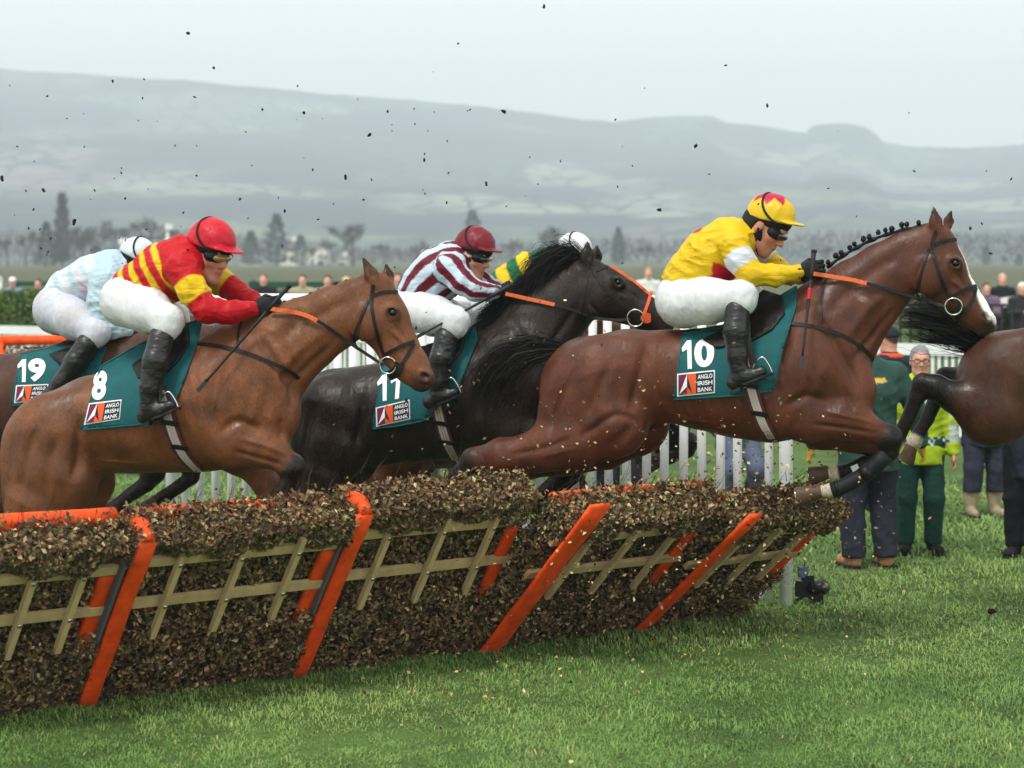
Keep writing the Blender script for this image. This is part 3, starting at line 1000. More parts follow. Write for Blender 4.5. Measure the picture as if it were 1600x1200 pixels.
# ------------------------------------------------------------------ white wing beside the flight
def wing():
    A = ground_px(1228, 945); B = np.array(((268 - CX) * 16.9 / F, 16.9, 0.0))
    root = empty('wing_fence', tuple(A), 0, 'tall white plastic wing fence of round pickets behind the horses', 'fence')
    d = B - A; L = np.linalg.norm(d); d /= L
    zt_ = 2.06
    MB().tube([(0, 0, 0), (0, 0, zt_)], .047, 14).build('post', PAINTW, root, True)
    MB().tube([d * .11 + (0, .10, 0), d * .11 + (0, .10, zt_)], .03, 12).build('post', PAINTW, root, True)
    n = int(L / .142)
    me = None
    for i in range(1, n + 1):
        p = d * (.20 + i * (L - .2) / n)
        if me is None:
            o = MB().tube([(0, 0, .02), (0, 0, zt_ - .03)], .032, 10).build('picket', PAINTW, root, True, tuple(p)); me = o.data
        else:
            o = link('picket', me, None, root, tuple(p + np.array((0, 0, random.uniform(-.01, .01)))))
        o.rotation_euler = (random.uniform(-.008, .008), random.uniform(-.012, .012), 0)
    for z in (zt_, .42):
        MB().tube([np.array((0, 0, z)), d * L + (0, 0, z)], .05 if z > 1 else .035, 12).build('rail', PAINTW, root, True)
    MB().tube([d * L, d * L + (0, 0, zt_)], .047, 12).build('post', PAINTW, root, True)
    # bent foot tube with its box
    q = [d * .18 + (0, -.14, .26), d * .18 + (.0, -.15, .12), d * .22 + (0, -.17, .05), d * .34 + (0, -.18, .02)]
    MB().tube(spline(q, 10), .024, 10).build('bent_foot', material('grey_tube', rgb(170, 172, 172), rough=.5), root, True)
    MB().box(d * .36 + (0, -.14, .16), .07, .05, .10).build('anchor_box', material('grey_box', rgb(150, 140, 138), rough=.6, var=.2), root)
wing()

# ------------------------------------------------------------------ far rails, railings, hedge, bench, spare hurdle
def paling_fence():
    A, B = np.array((-13.0, 42.9, 0.0)), np.array((11.0, 26.13, 0.0))
    root = empty('paling_fence', tuple(A), 0, 'long white-topped fence of narrow palings behind the course', 'fence')
    v = B - A; L = np.linalg.norm(v); v /= L
    top = 1.27
    MB().beam((0, 0, top - .05), tuple(v * L + (0, 0, top - .05)), .07, .16).build('top_rail', PAINTW, root)
    MB().beam((0, .03, .35), tuple(v * L + (0, .03, .35)), .04, .08).build('lower_rail', PAINTW, root)
    n = 290
    me = None
    ang = math.atan2(v[1], v[0])
    for i in range(n):
        p = v * (L * (i + .5) / n)
        if me is None:
            o = MB().box((0, 0, .60), .021, .010, .57).build('paling', PAINTW, root, loc=tuple(p)); me = o.data
        else:
            o = link('paling', me, None, root, tuple(p))
        o.rotation_euler = (0, random.uniform(-.015, .015), ang)
    for i in range(0, 13):
        p = v * (L * i / 12)
        MB().box(tuple(p + (0, .08, .62)), .05, .05, .64).build('post', PAINTW, root)
paling_fence()

IRON = material('black_iron', rgb(34, 36, 36), rough=.6)
def railings():
    A, B = at_px(1360, 490, 41.5), at_px(1760, 490, 40.5)
    z = .50
    root = empty('iron_railings', (A[0], A[1], z), 0, 'dark iron railings in front of the spectators at right', 'railings')
    v = B - A; v[2] = 0; L = np.linalg.norm(v); v /= L
    for zz in (1.18, .2):
        MB().beam((0, 0, zz), tuple(v * L + (0, 0, zz)), .03, .05).build('rail', IRON, root)
    n = 26
    me = None
    for i in range(n):
        p = v * L * i / (n - 1)
        if me is None:
            o = MB().box((0, 0, .6), .018, .018, .6).build('bar', IRON, root, loc=tuple(p)); me = o.data
        else:
            link('bar', me, None, root, tuple(p))
railings()

HEDGE = material('hedge_leaves', attr='Col', rough=.6, spec=.25)
def hedge():
    d = 46.5
    A, B = at_px(-420, 457, d), at_px(150, 457, d)
    zb, zt_ = .55, A[2]
    root = empty('clipped_hedge', ((A[0] + B[0]) / 2, d, zb), 0, 'clipped green hedge behind the rails at the left edge', 'hedge')
    g = np.random.default_rng(3)
    W, Hh, D = B[0] - A[0], zt_ - zb, .8
    MB().box((0, 0, Hh / 2 - .02), W / 2 - .05, D / 2 - .05, Hh / 2 - .04).build('inner_growth', CORE, root)
    n = 9000
    f = g.random(n) < .75
    P = np.stack([g.uniform(-W / 2, W / 2, n), np.where(f, -D / 2, g.uniform(-D / 2, D / 2, n)), np.where(f, g.uniform(0, Hh, n), Hh)], 1)
    P += g.normal(size=(n, 3)) * .025
    N = np.where(f[:, None], np.array((0, -1.0, .2)), np.array((0, 0, 1.0)))
    V, T = leaves(n, P, N, g, (.035, .06))
    C = np.array(rgb(84, 112, 52)) * g.uniform(.55, 1.25, n)[:, None]
    C[g.random(n) < .25] = np.array(rgb(120, 140, 70))
    o = link('foliage', mesh_np('foliage', V, T, False, np.repeat(C, 4, 0)), HEDGE, root); o['kind'] = 'stuff'
hedge()

def bench(px0, px1, d, label):
    G = material('green_bench_paint', rgb(30, 74, 56), rough=.6, var=.15, vscale=3)
    A, B = at_px(px0, 440, d), at_px(px1, 440, d)
    z = float(zt(0, d))
    root = empty('green_bench', ((A[0] + B[0]) / 2, d, z), 0, label, 'bench', 'green benches behind the rails')
    W = (B[0] - A[0]) / 2
    top = H - (438 - HY) * d / F - z
    for i in range(3):
        MB().box((0, .06, top - .1 - i * .2), W, .02, .07).build('back_slat', G, root)
    for i in range(3):
        MB().box((0, -.1 - .15 * i, top - .75), W, .06, .02).build('seat_slat', G, root)
    for s in (-.9, 0, .9):
        MB().box((s * W, 0.02, top / 2), .04, .035, top / 2).build('leg', G, root)
        MB().box((s * W, -.42, (top - .75) / 2), .04, .035, (top - .77) / 2).build('leg', G, root)
bench(388, 545, 47, 'green slatted bench behind the spectators above the light brown neck')
bench(20, 130, 60, 'green slatted bench beyond the hedge at left')

def running_rail():
    A = np.array((at_px(-420, 433, 72)[0], 72.0, float(zt(0, 72))))
    root = empty('running_rail', tuple(A), 0, 'distant white running rail beyond the hedge at left', 'rail')
    L = 9.0
    ht = H - (433 - HY) * 72 / F - A[2]
    MB().tube([(0, 0, ht), (L, 0, ht)], .055, 8).build('rail', PAINTW, root, True)
    for i in range(8):
        MB().tube([(i * L / 7, 0, 0), (i * L / 7, .1, ht)], .05, 8).build('post', PAINTW, root, True)
running_rail()

def spare_hurdle():
    d = 24.0
    root_p = at_px(60, 530, d)
    ht = root_p[2]
    root = empty('spare_hurdle', (root_p[0], d, 0), math.radians(-4), 'orange padded hurdle standing behind the number 19 horse', 'hurdle')
    W = .62
    MB().tube([(-W * .85, 0, ht - .02), (W, 0, ht)], .055, 12).build('orange_top_rail', ORANGE, root, True)
    MB().tube([(-W * .72, -.02, ht), (-W * .58, -.05, ht - .35), (-W * .55, 0, 0)], .055, 12).build('orange_upright', ORANGE, root, True)
    MB().tube([(-W * 1.25, .1, ht - .22), (-W * .75, .0, ht - .16)], .055, 12).build('orange_arm', ORANGE, root, True)
    MB().tube([(-.1, .0, ht - .32), (W, 0, ht - .22)], .045, 12).build('orange_lower_rail', ORANGE, root, True)
    MB().tube([(W, 0, ht), (W, 0, 0)], .055, 12).build('orange_upright', ORANGE, root, True)
    g = np.random.default_rng(9); n = 4200
    P = np.stack([g.uniform(-W, W * 1.4, n), g.normal(size=n) * .05, g.uniform(0, ht - .08, n)], 1)
    V, T = leaves(n, P, np.tile((0, -1.0, .2), (n, 1)), g, (.02, .035))
    C = PAL[g.choice(8, n)] * g.uniform(.5, 1.0, n)[:, None]
    o = link('brush', mesh_np('brush', V, T, False, np.repeat(C, 4, 0)), LEAF, root); o['kind'] = 'stuff'
    r2 = empty('white_rail', tuple(ground_px(-40, 430 + 2.25 * F / 22.5)), 0, 'short white rail beside the number 19 saddle cloth', 'rail')
    z = 2.25 - (579 - 430) / F * 22.5
    MB().tube([(-1.2, 0, z), (.42, 0, z)], .035, 10).build('rail', PAINTW, r2, True)
    for x in (-1.1, -.35, .35):
        MB().tube([(x, 0, 0), (x, 0, z)], .03, 10).build('post', PAINTW, r2, True)
spare_hurdle()
# ------------------------------------------------------------------ horses
def coat_material():
    m = bpy.data.materials.new('horse_coat'); m.use_nodes = True
    nt = m.node_tree; N, L = nt.nodes, nt.links
    b = N['Principled BSDF']; b.inputs['Specular IOR Level'].default_value = 0.26
    tc = N.new('ShaderNodeTexCoord')
    at = N.new('ShaderNodeAttribute'); at.attribute_name = 'Col'
    def noise(scale, stretch, detail, lo, hi, dist=0.0):
        mp = N.new('ShaderNodeMapping'); mp.inputs['Scale'].default_value = stretch
        L.new(tc.outputs['Object'], mp.inputs['Vector'])
        nz = N.new('ShaderNodeTexNoise'); nz.inputs['Scale'].default_value = scale; nz.inputs['Detail'].default_value = detail; nz.inputs['Distortion'].default_value = dist
        L.new(mp.outputs[0], nz.inputs['Vector'])
        mr = N.new('ShaderNodeMapRange'); mr.inputs['From Min'].default_value, mr.inputs['From Max'].default_value = .3, .7
        mr.inputs['To Min'].default_value, mr.inputs['To Max'].default_value = lo, hi
        L.new(nz.outputs['Fac'], mr.inputs['Value'])
        return nz, mr
    _, hair = noise(150, (1, 1, .35), 3, .78, 1.24)
    _, dap = noise(6.5, (1, 1, 1), 5, .76, 1.22, .4)
    mu = N.new('ShaderNodeMath'); mu.operation = 'MULTIPLY'; L.new(hair.outputs[0], mu.inputs[0]); L.new(dap.outputs[0], mu.inputs[1])
    vm = N.new('ShaderNodeVectorMath'); vm.operation = 'SCALE'; L.new(at.outputs['Color'], vm.inputs[0]); L.new(mu.outputs[0], vm.inputs['Scale'])
    _, wet = noise(2.6, (1, 1, .8), 6, -1.2, 1.6, 1.4)                 # damp, sweated patches
    cl = N.new('ShaderNodeClamp'); L.new(wet.outputs[0], cl.inputs['Value'])
    m1 = N.new('ShaderNodeMix'); m1.data_type = 'RGBA'; L.new(cl.outputs[0], m1.inputs['Factor']); L.new(vm.outputs[0], m1.inputs['A'])
    dk = N.new('ShaderNodeVectorMath'); dk.operation = 'SCALE'; dk.inputs['Scale'].default_value = .66; L.new(vm.outputs[0], dk.inputs[0]); L.new(dk.outputs[0], m1.inputs['B'])
    _, fl = noise(75, (1, 1, 1), 1, -9.0, 4.2, .5)                     # flecks of mud
    cf = N.new('ShaderNodeClamp'); cf.inputs['Max'].default_value = .35; L.new(fl.outputs[0], cf.inputs['Value'])
    m2 = N.new('ShaderNodeMix'); m2.data_type = 'RGBA'; L.new(cf.outputs[0], m2.inputs['Factor']); L.new(m1.outputs['Result'], m2.inputs['A']); m2.inputs['B'].default_value = (*rgb(70, 52, 40), 1)
    L.new(m2.outputs['Result'], b.inputs['Base Color'])
    _, ro = noise(9, (1, 1, 1), 6, .36, .66)
    rm = N.new('ShaderNodeMath'); rm.operation = 'MULTIPLY_ADD'; rm.inputs[1].default_value = -.14; L.new(cl.outputs[0], rm.inputs[0]); L.new(ro.outputs[0], rm.inputs[2])
    L.new(rm.outputs[0], b.inputs['Roughness'])
    n1, _ = noise(160, (1, 1, .3), 2, 0, 1)
    n2, _ = noise(17, (1, 1, .55), 4, 0, 1, .8)
    b1 = N.new('ShaderNodeBump'); b1.inputs['Strength'].default_value = .16; b1.inputs['Distance'].default_value = .004; L.new(n1.outputs['Fac'], b1.inputs['Height'])
    b2 = N.new('ShaderNodeBump'); b2.inputs['Strength'].default_value = .42; b2.inputs['Distance'].default_value = .014; L.new(n2.outputs['Fac'], b2.inputs['Height'])
    L.new(b1.outputs[0], b2.inputs['Normal']); L.new(b2.outputs[0], b.inputs['Normal'])
    return m
COAT = coat_material()
HAIR = material('black_horse_hair', rgb(17, 14, 14), rough=0.5, spec=0.25)
HOOF = material('horn_hoof', rgb(84, 66, 50), rough=0.6, var=0.3, vscale=30)
EYE = material('dark_eye', rgb(10, 6, 5), rough=0.12, spec=0.45)
LEATHER = material('black_leather_tack', rgb(22, 19, 19), rough=0.5, spec=0.25, var=0.2, vscale=40, bump=0.1)
ORANGE_LEATHER = material('orange_rubber_rein', rgb(206, 96, 44), rough=0.6, var=0.15, vscale=60, bump=0.3, bscale=220)
TEAL = material('teal_cloth', rgb(14, 84, 88), rough=0.75, var=0.12, vscale=12, bump=0.25, bscale=18)
WHITE_PRINT = material('white_print', rgb(235, 235, 235), rough=0.7, var=0.05, vscale=20)
NAVY_PRINT = material('navy_print', rgb(24, 40, 62), rough=0.7)
MAROON_PRINT = material('maroon_print', rgb(112, 30, 74), rough=0.7)
ORANGE_PRINT = material('orange_print', rgb(226, 92, 42), rough=0.7)

def conv(fr, pts, dn=0.0):
    """[(px,py,r_px,n,ky)] -> centres, radii, lateral factors"""
    P, R, K = [], [], []
    for p in pts:
        n = (p[3] if len(p) > 3 else 0.0) + dn
        P.append(fr.loc(p[0], p[1], n)); R.append(p[2] / fr.S(p[0], n)); K.append(p[4] if len(p) > 4 else 1.0)
    return np.array(P), np.array(R), np.array(K)

def rot2(ang):
    """rotation in the a-z plane, degrees, positive turns the first axis upwards"""
    t = math.radians(ang)
    return np.array([[math.cos(t), 0, -math.sin(t)], [0, 1, 0], [math.sin(t), 0, math.cos(t)]])

def build_horse(fr, sp, label, vox=0.012):
    T, N, Hd = conv(fr, sp['torso']), conv(fr, sp['neck']), conv(fr, sp['head'])
    legs = [(conv(fr, l['pts']), l) for l in sp['legs']]
    allP = np.concatenate([T[0], N[0], Hd[0]] + [l[0][0] for l in legs])
    lo, hi = allP.min(0) - 0.45, allP.max(0) + 0.45
    lo[1], hi[1] = -0.52, 0.52
    lo[2] = max(lo[2], 0.0) if sp.get('ground') else lo[2]
    sd = Sdf(lo, hi, vox)
    sd.chain(T[0], T[1], 0.05, sp.get('tky', 0.80))
    sd.chain(N[0], N[1], 0.05, np.linspace(0.62, 0.48, len(N[0])), k0=0.10)
    hk = np.array(sp.get('hky', [0.58, 0.60, 0.55, 0.62, 0.78]))
    sd.chain(Hd[0], Hd[1], 0.025, hk[:len(Hd[0])], k0=0.03)
    for (P, R, K), l in legs:
        sd.chain(P[:3], R[:3], 0.03, l.get('ky', 0.75), k0=0.035)
        sd.chain(P[2:], R[2:], 0.014, 0.88, k0=0.02)
        for j in (4,) if len(P) > 5 else ():
            sd.ell(P[j], (R[j] * 1.12,) * 3, None, 0.02)
    for m in sp.get('muscles', []):
        px, py, rx, ry, ang, n, rn, k = m
        s = fr.S(px, n)
        sd.ell(fr.loc(px, py, n), (rx / s, rn, ry / s), rot2(ang), k * 2.6)
    for m in sp.get('grooves', []):
        pts, r, n = m
        P = fr.loc(np.array([p[0] for p in pts]), np.array([p[1] for p in pts]), n)
        for i in range(len(P) - 1):
            sd.seg(P[i], P[i + 1], r, r, 0.05, (1, 1, 1), -1)
    # ears
    for (bx, by, tx, ty, w, n) in sp['ears']:
        B, Tp = fr.loc(bx, by, n), fr.loc(tx, ty, n)
        s = fr.S(bx)
        mid = (B * 0.55 + Tp * 0.45)
        sd.seg(B, mid, 0.85 * w / s, 1.15 * w / s, 0.02, (1, 0.75, 1))
        sd.seg(mid, Tp, 1.15 * w / s, 0.30 * w / s, 0.012, (1, 0.7, 1))
        ed = 1 if n > 0 else .5
        sd.seg(mid + (0.020, -0.030 * ed, -0.01), Tp * 0.6 + mid * 0.4 + (0.012, -0.022 * ed, 0), 0.5 * w / s, 0.22 * w / s, 0.010, (1, 1, 1), -1)
    # nostrils, mouth, eyes
    mz = Hd[1][-1] * hk[len(Hd[0]) - 1]
    for sg in (1, -1):
        ex, ey = sp['eye']
        ce = fr.loc(ex, ey, sg * (Hd[1][1] * hk[1] * 0.82))
        sd.ell(ce, (0.052, 0.032, 0.040), rot2(-35), 0.03)
        sd.ell(ce + (0.0, -sg * 0.024, -0.002), (0.032, 0.024, 0.022), rot2(-25), 0.010, -1)
        nx, ny = sp['nostril']
        cn = fr.loc(nx, ny, sg * mz * 0.85)
        sd.ell(cn, (0.046, 0.030, 0.036), rot2(sp.get('hang', -60)), 0.025)
        sd.ell(cn + (0.006, -sg * 0.030, 0.0), (0.032, 0.034, 0.020), rot2(sp.get('hang', -60) + 25), 0.010, -1)
        mp = sp['mouth']
        for i in range(len(mp) - 1):
            sd.seg(fr.loc(mp[i][0], mp[i][1], sg * mz * 1.05), fr.loc(mp[i + 1][0], mp[i + 1][1], sg * mz * 1.1), 0.006, 0.008, 0.012, (1, 1, 1), -1)
    V, Q = sd.mesh()
    V = smooth_mesh(V, Q, 2, 0.4)
    # muscle edges, tendons, veins, ribs
    dr0 = Drape(fr, sd, 2)
    Nv = vnormals(V, Q)
    disp = np.zeros(len(V))
    Vm = V.copy()
    for (path, wd, dep) in sp.get('lines', []):
        Pp = spline(np.array(path, float), max(8, 3 * len(path)))
        W = dr0.pts(Pp[:, 0], Pp[:, 1], 0.0)
        d, t = polyparam(V, W)
        fade = np.clip(np.minimum(t, len(W) - 1 - t) / (len(W) * .22), .15, 1)
        disp += 1.45 * dep * np.exp(-(d / wd) ** 2) * fade
    tz = np.interp(V[:, 0], T[0][:, 0], T[0][:, 2]); tr_ = np.interp(V[:, 0], T[0][:, 0], T[1])
    q = len(T[0]) // 2
    m = sstep(T[0][1][0], T[0][2][0], V[:, 0]) * sstep(T[0][-2][0], T[0][-3][0], V[:, 0]) * sstep(.9, .4, np.abs(V[:, 2] - tz + .05) / tr_)
    disp += sp.get('ribs', .0022) * m * np.sin((V[:, 0] + .25 * (V[:, 2] - tz)) * 2 * np.pi / .062)
    disp += .0035 * noise3(V * (1, 1, .6), 16.0, 8) + .005 * noise3(V, 7.0, 12)
    V = V + Nv * disp[:, None]
    # coat colours
    base, dark = np.array(sp['coat']), np.array(sp['points'])
    C = np.tile(base, (len(V), 1))
    nz = noise3(V, 4.0, 3)
    C *= (1 + 0.10 * nz)[:, None]
    body_d = np.minimum(polyparam(V, T[0])[0], polyparam(V, N[0])[0] + 0.1)
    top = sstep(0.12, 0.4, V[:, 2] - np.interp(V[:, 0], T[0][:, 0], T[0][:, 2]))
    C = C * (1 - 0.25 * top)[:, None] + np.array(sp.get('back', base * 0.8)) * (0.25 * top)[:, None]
    for (P, R, K), l in legs:
        d, t = polyparam(V, P)
        near = (d < np.interp(t, np.arange(len(P)), R) * 1.7 + 0.01) & (np.sign(-V[:, 1]) == np.sign(-P[3][1]))
        b0 = l.get('black', 3.2)
        w = sstep(b0, b0 + 0.9, t + 0.15 * noise3(V, 14, 5)) * near
        C = C * (1 - w[:, None]) + dark * w[:, None]
        if 'white' in l:
            w = sstep(l['white'], l['white'] + 0.25, t + 0.1 * noise3(V, 30, 6)) * near
            C = C * (1 - w[:, None]) + np.array(rgb(196, 182, 164)) * w[:, None]
    # muzzle, ears
    dm = np.linalg.norm(V - fr.loc(*sp['muzzle']), axis=1)
    w = sstep(0.125, 0.05, dm)[:, None] * 0.85
    C = C * (1 - w) + np.array(rgb(58, 44, 40)) * w
    for sg in (1, -1):
        dn = np.linalg.norm(V - (fr.loc(sp['nostril'][0], sp['nostril'][1], sg * mz * 0.95)), axis=1)
        w = sstep(0.040, 0.018, dn)[:, None] * 0.95
        C = C * (1 - w) + np.array(rgb(44, 18, 18)) * w
    for sg in (1, -1):
        de = np.linalg.norm((V - fr.loc(sp['eye'][0], sp['eye'][1], sg * (Hd[1][1] * hk[1] * 0.95))) * (1, .6, 1.35), axis=1)
        w = sstep(0.058, 0.030, de)[:, None] * 0.85
        C = C * (1 - w) + np.array(rgb(30, 20, 18)) * w
    for (bx, by, tx, ty, w_, n) in sp['ears']:
        de = np.linalg.norm(V - fr.loc(tx, ty, n), axis=1)
        w = sstep(0.11, 0.02, de)[:, None] * 0.8
        C = C * (1 - w) + dark * w
    if 'blaze' in sp:
        bl = sp['blaze']
        P = fr.loc(np.array([p[0] for p in bl]), np.array([p[1] for p in bl]), 0.0)
        d, t = polyparam(V, P)
        rr = np.interp(t, np.arange(len(bl)), [p[2] for p in bl])
        w = sstep(1.15, 0.9, d / rr + 0.12 * noise3(V, 40, 9))[:, None]
        C = C * (1 - w) + np.array(rgb(240, 236, 232)) * w
    if 'patches' in sp:
        for (px, py, r, col) in sp['patches']:
            P = fr.loc(px, py, 0.25)
            d = np.hypot(V[:, 0] - P[0], V[:, 2] - P[2])
            w = (sstep(r * 1.3, r * 0.2, d + r * 1.3 * noise3(V, 45, 11)) * 0.35)[:, None]
            C = C * (1 - w) + np.array(col) * w
    dcrest = polyparam(V, fr.loc(np.array([p[0] for p in sp['crest']]), np.array([p[1] for p in sp['crest']]), 0.0))[0]
    w = sstep(0.045, 0.02, dcrest)[:, None]
    C = C * (1 - w) + dark * w
    base_z = float(V[:, 2].min())
    root = fr.root('racehorse', label, 'horse', base=(0, 0, base_z))
    off = np.array((0, 0, base_z))
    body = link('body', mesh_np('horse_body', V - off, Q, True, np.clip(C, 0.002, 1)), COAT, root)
    dr = Drape(fr, sd, 0)
    # eyes
    ex, ey = sp['eye']
    for sg in (1, -1):
        ce = fr.loc(ex, ey, sg * (Hd[1][1] * hk[1] * 0.82)) + np.array((0, sg * 0.001, -0.002))
        bm = bmesh.new(); bmesh.ops.create_icosphere(bm, subdivisions=3, radius=0.0235)
        me = bpy.data.meshes.new('eye'); bm.to_mesh(me); bm.free()
        me.polygons.foreach_set('use_smooth', np.ones(len(me.polygons), bool))
        link('eye', me, EYE, root, ce - off)
    # hooves: flared, cut square at the sole
    for (P, R, K), l in legs:
        if 'hoof' in l:
            hx, hy = l['hoof']
            n = l['pts'][-1][3]
            A = P[-1] - off; B = fr.loc(hx, hy, n) - off
            d = B - A; d /= np.linalg.norm(d)
            side = np.array((0, 1.0, 0)); fwd = np.cross(side, d); fwd /= np.linalg.norm(fwd)
            Lh = np.linalg.norm(B - A)
            rings = [(-0.1, 0.040, 0), (0.12, 0.047, 0.0), (0.2, 0.045, 0.004), (0.95, 0.060, 0.014), (1.0, 0.057, 0.014), (1.0, 0.04, 0.014)]
            mb = MB(); nn = 16; V_ = []
            for (t, r, o) in rings:
                for a in np.linspace(0, 2 * np.pi, nn, endpoint=False):
                    ca, sa = math.cos(a), math.sin(a)
                    V_.append(A + d * Lh * t + fwd * (o * l.get('toe', 1) + r * ca) + side * r * 0.92 * sa)
            Fs = [(i * nn + j, i * nn + (j + 1) % nn, (i + 1) * nn + (j + 1) % nn, (i + 1) * nn + j) for i in range(len(rings) - 1) for j in range(nn)]
            Fs.append(tuple((len(rings) - 1) * nn + j for j in range(nn)))
            mb.add(V_, Fs)
            ho = mb.build('hoof', HOOF, root, True)
            pa = [A + d * Lh * 1.01 + fwd * (0.014 * l.get('toe', 1) + 0.046 * math.cos(a)) + side * 0.042 * math.sin(a) for a in np.linspace(-2.2, 2.2, 14)]
            MB().tube(pa, 0.006, 6).build('horseshoe', STEEL, ho, True)
    # protective boots on the cannons
    for (P, R, K), l in legs:
        if 'boot' in l:
            i0, i1 = l['boot']
            t = np.linspace(i0, i1, 9)
            pts = np.stack([np.interp(t, np.arange(len(P)), P[:, j]) for j in range(3)], 1) - off
            rr = np.interp(t, np.arange(len(P)), R) * 0.93 + 0.007 + 0.003 * np.sin(np.linspace(0, 3.1, 9))
            bo = MB().tube(pts, rr, 16, True).build('leg_boot', material('black_boot_neoprene', rgb(20, 20, 24), rough=0.6, bump=0.15, bscale=80), root, True)
            for q in (2, 6):
                MB().tube(pts[q:q + 2], rr[q:q + 2] + 0.003, 16, True).build('boot_strap', LEATHER, bo, True)
            if l.get('patch'):
                c = pts[4] + np.array((0, -rr[4] - 0.003, 0))
                dd = pts[5] - pts[3]; dd /= np.linalg.norm(dd)
                MB().box(c, 0.022, 0.004, 0.02, np.stack([dd, (0, 1, 0), np.cross(dd, (0, 1, 0))], 1)).build('white_patch', WHITE_PRINT, bo)
    # plaits
    if sp.get('plaits'):
        cr = spline(sp['crest'], 60)
        d = np.concatenate([[0], np.cumsum(np.linalg.norm(np.diff(cr, axis=0), axis=1))]); d /= d[-1]
        k = sp['plaits']
        for i in range(k):
            t = 0.02 + 0.93 * (i + .22 * math.sin(i * 2.7)) / (k - 1)
            x = np.interp(t, d, cr[:, 0]); y = np.interp(t, d, cr[:, 1])
            p = fr.loc(x + (i * 7 % 5 - 2) * .5, y - 5.5 - (i * 5 % 3) * .9, 0.012) - off
            bm = bmesh.new(); bmesh.ops.create_icosphere(bm, subdivisions=2, radius=0.0145 + .0035 * ((i * 3) % 4) / 3)
            g = random.Random(i)
            for v in bm.verts:
                v.co *= 1 + 0.16 * math.sin(9 * v.co.z / 0.017 + i) * 0.5 + g.uniform(-0.06, 0.06)
                v.co.z *= 1.15
            me = bpy.data.meshes.new('mane_plait'); bm.to_mesh(me); bm.free()
            me.polygons.foreach_set('use_smooth', np.ones(len(me.polygons), bool))
            link('mane_plait', me, HAIR, root, p)
    if 'crest' in sp and sp.get('plaits'):
        cr = spline(sp['crest'], 24)
        pts = fr.loc(cr[:, 0], cr[:, 1] + 1.0, 0.0) - off
        MB().tube(pts, 0.011 + 0.004 * np.sin(np.linspace(0, 40, 24)), 8).build('mane_roots', HAIR, root, True)
    # tail and loose mane: swept strands between a middle path and its spread
    def sweep(name, path, spread, count, jit, width, nroot=0.03, droop=0.0, part=root, seg=9, tipvar=0.35):
        P = fr.loc(np.array([p[0] for p in path]), np.array([p[1] for p in path]), np.array([p[2] for p in path]))
        mid = spline(P, seg)
        spd = np.interp(np.linspace(0, 1, seg), np.linspace(0, 1, len(spread)), spread)
        g = np.random.default_rng(len(path) * 7 + count)
        off2 = g.normal(size=(count, 3)) * (1, 0.55, 1)
        ln = 1 - tipvar * g.random(count) ** 1.5
        paths = np.zeros((count, seg, 3))
        for s_ in range(seg):
            u = (s_ / (seg - 1)) * ln * (seg - 1)
            for j in range(3):
                paths[:, s_, j] = np.interp(u, np.arange(seg), mid[:, j])
            sp_ = np.interp(u, np.arange(seg), spd)
            paths[:, s_] += off2 * sp_[:, None]
            ph = g.uniform(0, 6.28, (1, 3))
            paths[:, s_] += jit * (s_ / seg) * np.sin(off2 * 5 + s_ * 0.9 + ph)
        V_, q_ = hair_mesh(paths - off, width)
        return link(name, mesh_np(name, V_, q_, True), HAIR, part)
    if 'tail' in sp:
        t = sp['tail']
        sweep('tail', t['path'], t['spread'], int(t.get('count', 900) * 1.6), t.get('jit', 0.02), 0.0045)
    if 'mane' in sp:
        for t in sp['mane']:
            sweep('mane', t['path'], t['spread'], int(t.get('count', 260) * 1.7), 0.014, 0.0045)
    return root, dr, off, sd

def text_mesh(txt, bold=0.02, space=1.0):
    cu = bpy.data.curves.new('txt', 'FONT')
    cu.body = txt; cu.size = 1.0; cu.offset = bold; cu.space_character = space
    cu.resolution_u = 4
    ob = bpy.data.objects.new('txt', cu)
    COL.objects.link(ob)
    dg = bpy.context.evaluated_depsgraph_get()
    me = bpy.data.meshes.new_from_object(ob.evaluated_get(dg))
    bpy.data.objects.remove(ob); bpy.data.curves.remove(cu)
    bm = bmesh.new(); bm.from_mesh(me); bpy.data.meshes.remove(me)
    bmesh.ops.remove_doubles(bm, verts=bm.verts, dist=1e-4)
    bmesh.ops.triangulate(bm, faces=bm.faces)
    long = [e for e in bm.edges if e.calc_length() > 0.22]
    bmesh.ops.subdivide_edges(bm, edges=long, cuts=2)
    bmesh.ops.triangulate(bm, faces=bm.faces)
    V = np.array([v.co[:] for v in bm.verts])
    bm.verts.index_update()
    T = np.array([[v.index for v in f.verts] for f in bm.faces])
    bm.free()
    V[:, :2] -= V[:, :2].min(0)
    V[:, :2] /= V[:, :2].max(0)
    return V[:, :2], T

def quad_map(q, uv):
    """corners: top-left, top-right, bottom-right, bottom-left; uv with v up"""
    q = np.asarray(q, float)
    u, v = uv[:, :1], uv[:, 1:2]
    return q[3] * (1 - u) * (1 - v) + q[2] * u * (1 - v) + q[1] * u * v + q[0] * (1 - u) * v

def drape_text(dr, txt, quad, off, name, mat, parent, sub, bold=0.03):
    uv, T = text_mesh(txt, bold)
    P = quad_map(quad, uv)
    W = dr.pts(P[:, 0], P[:, 1], off)
    a = W[T[:, 1]] - W[T[:, 0]]; b = W[T[:, 2]] - W[T[:, 0]]
    if np.cross(a, b)[:, 1].mean() > 0: T = T[:, ::-1]
    return link(name, mesh_np(name, W - sub, T, False), mat, parent)

def drape_poly(dr, poly, off, name, mat, parent, sub, step=8):
    W, T = dr.poly(poly, step, off)
    return link(name, mesh_np(name, W - sub, T, True), mat, parent)

def solidify(o, t):
    m = o.modifiers.new('thickness', 'SOLIDIFY'); m.thickness = t; m.offset = -1

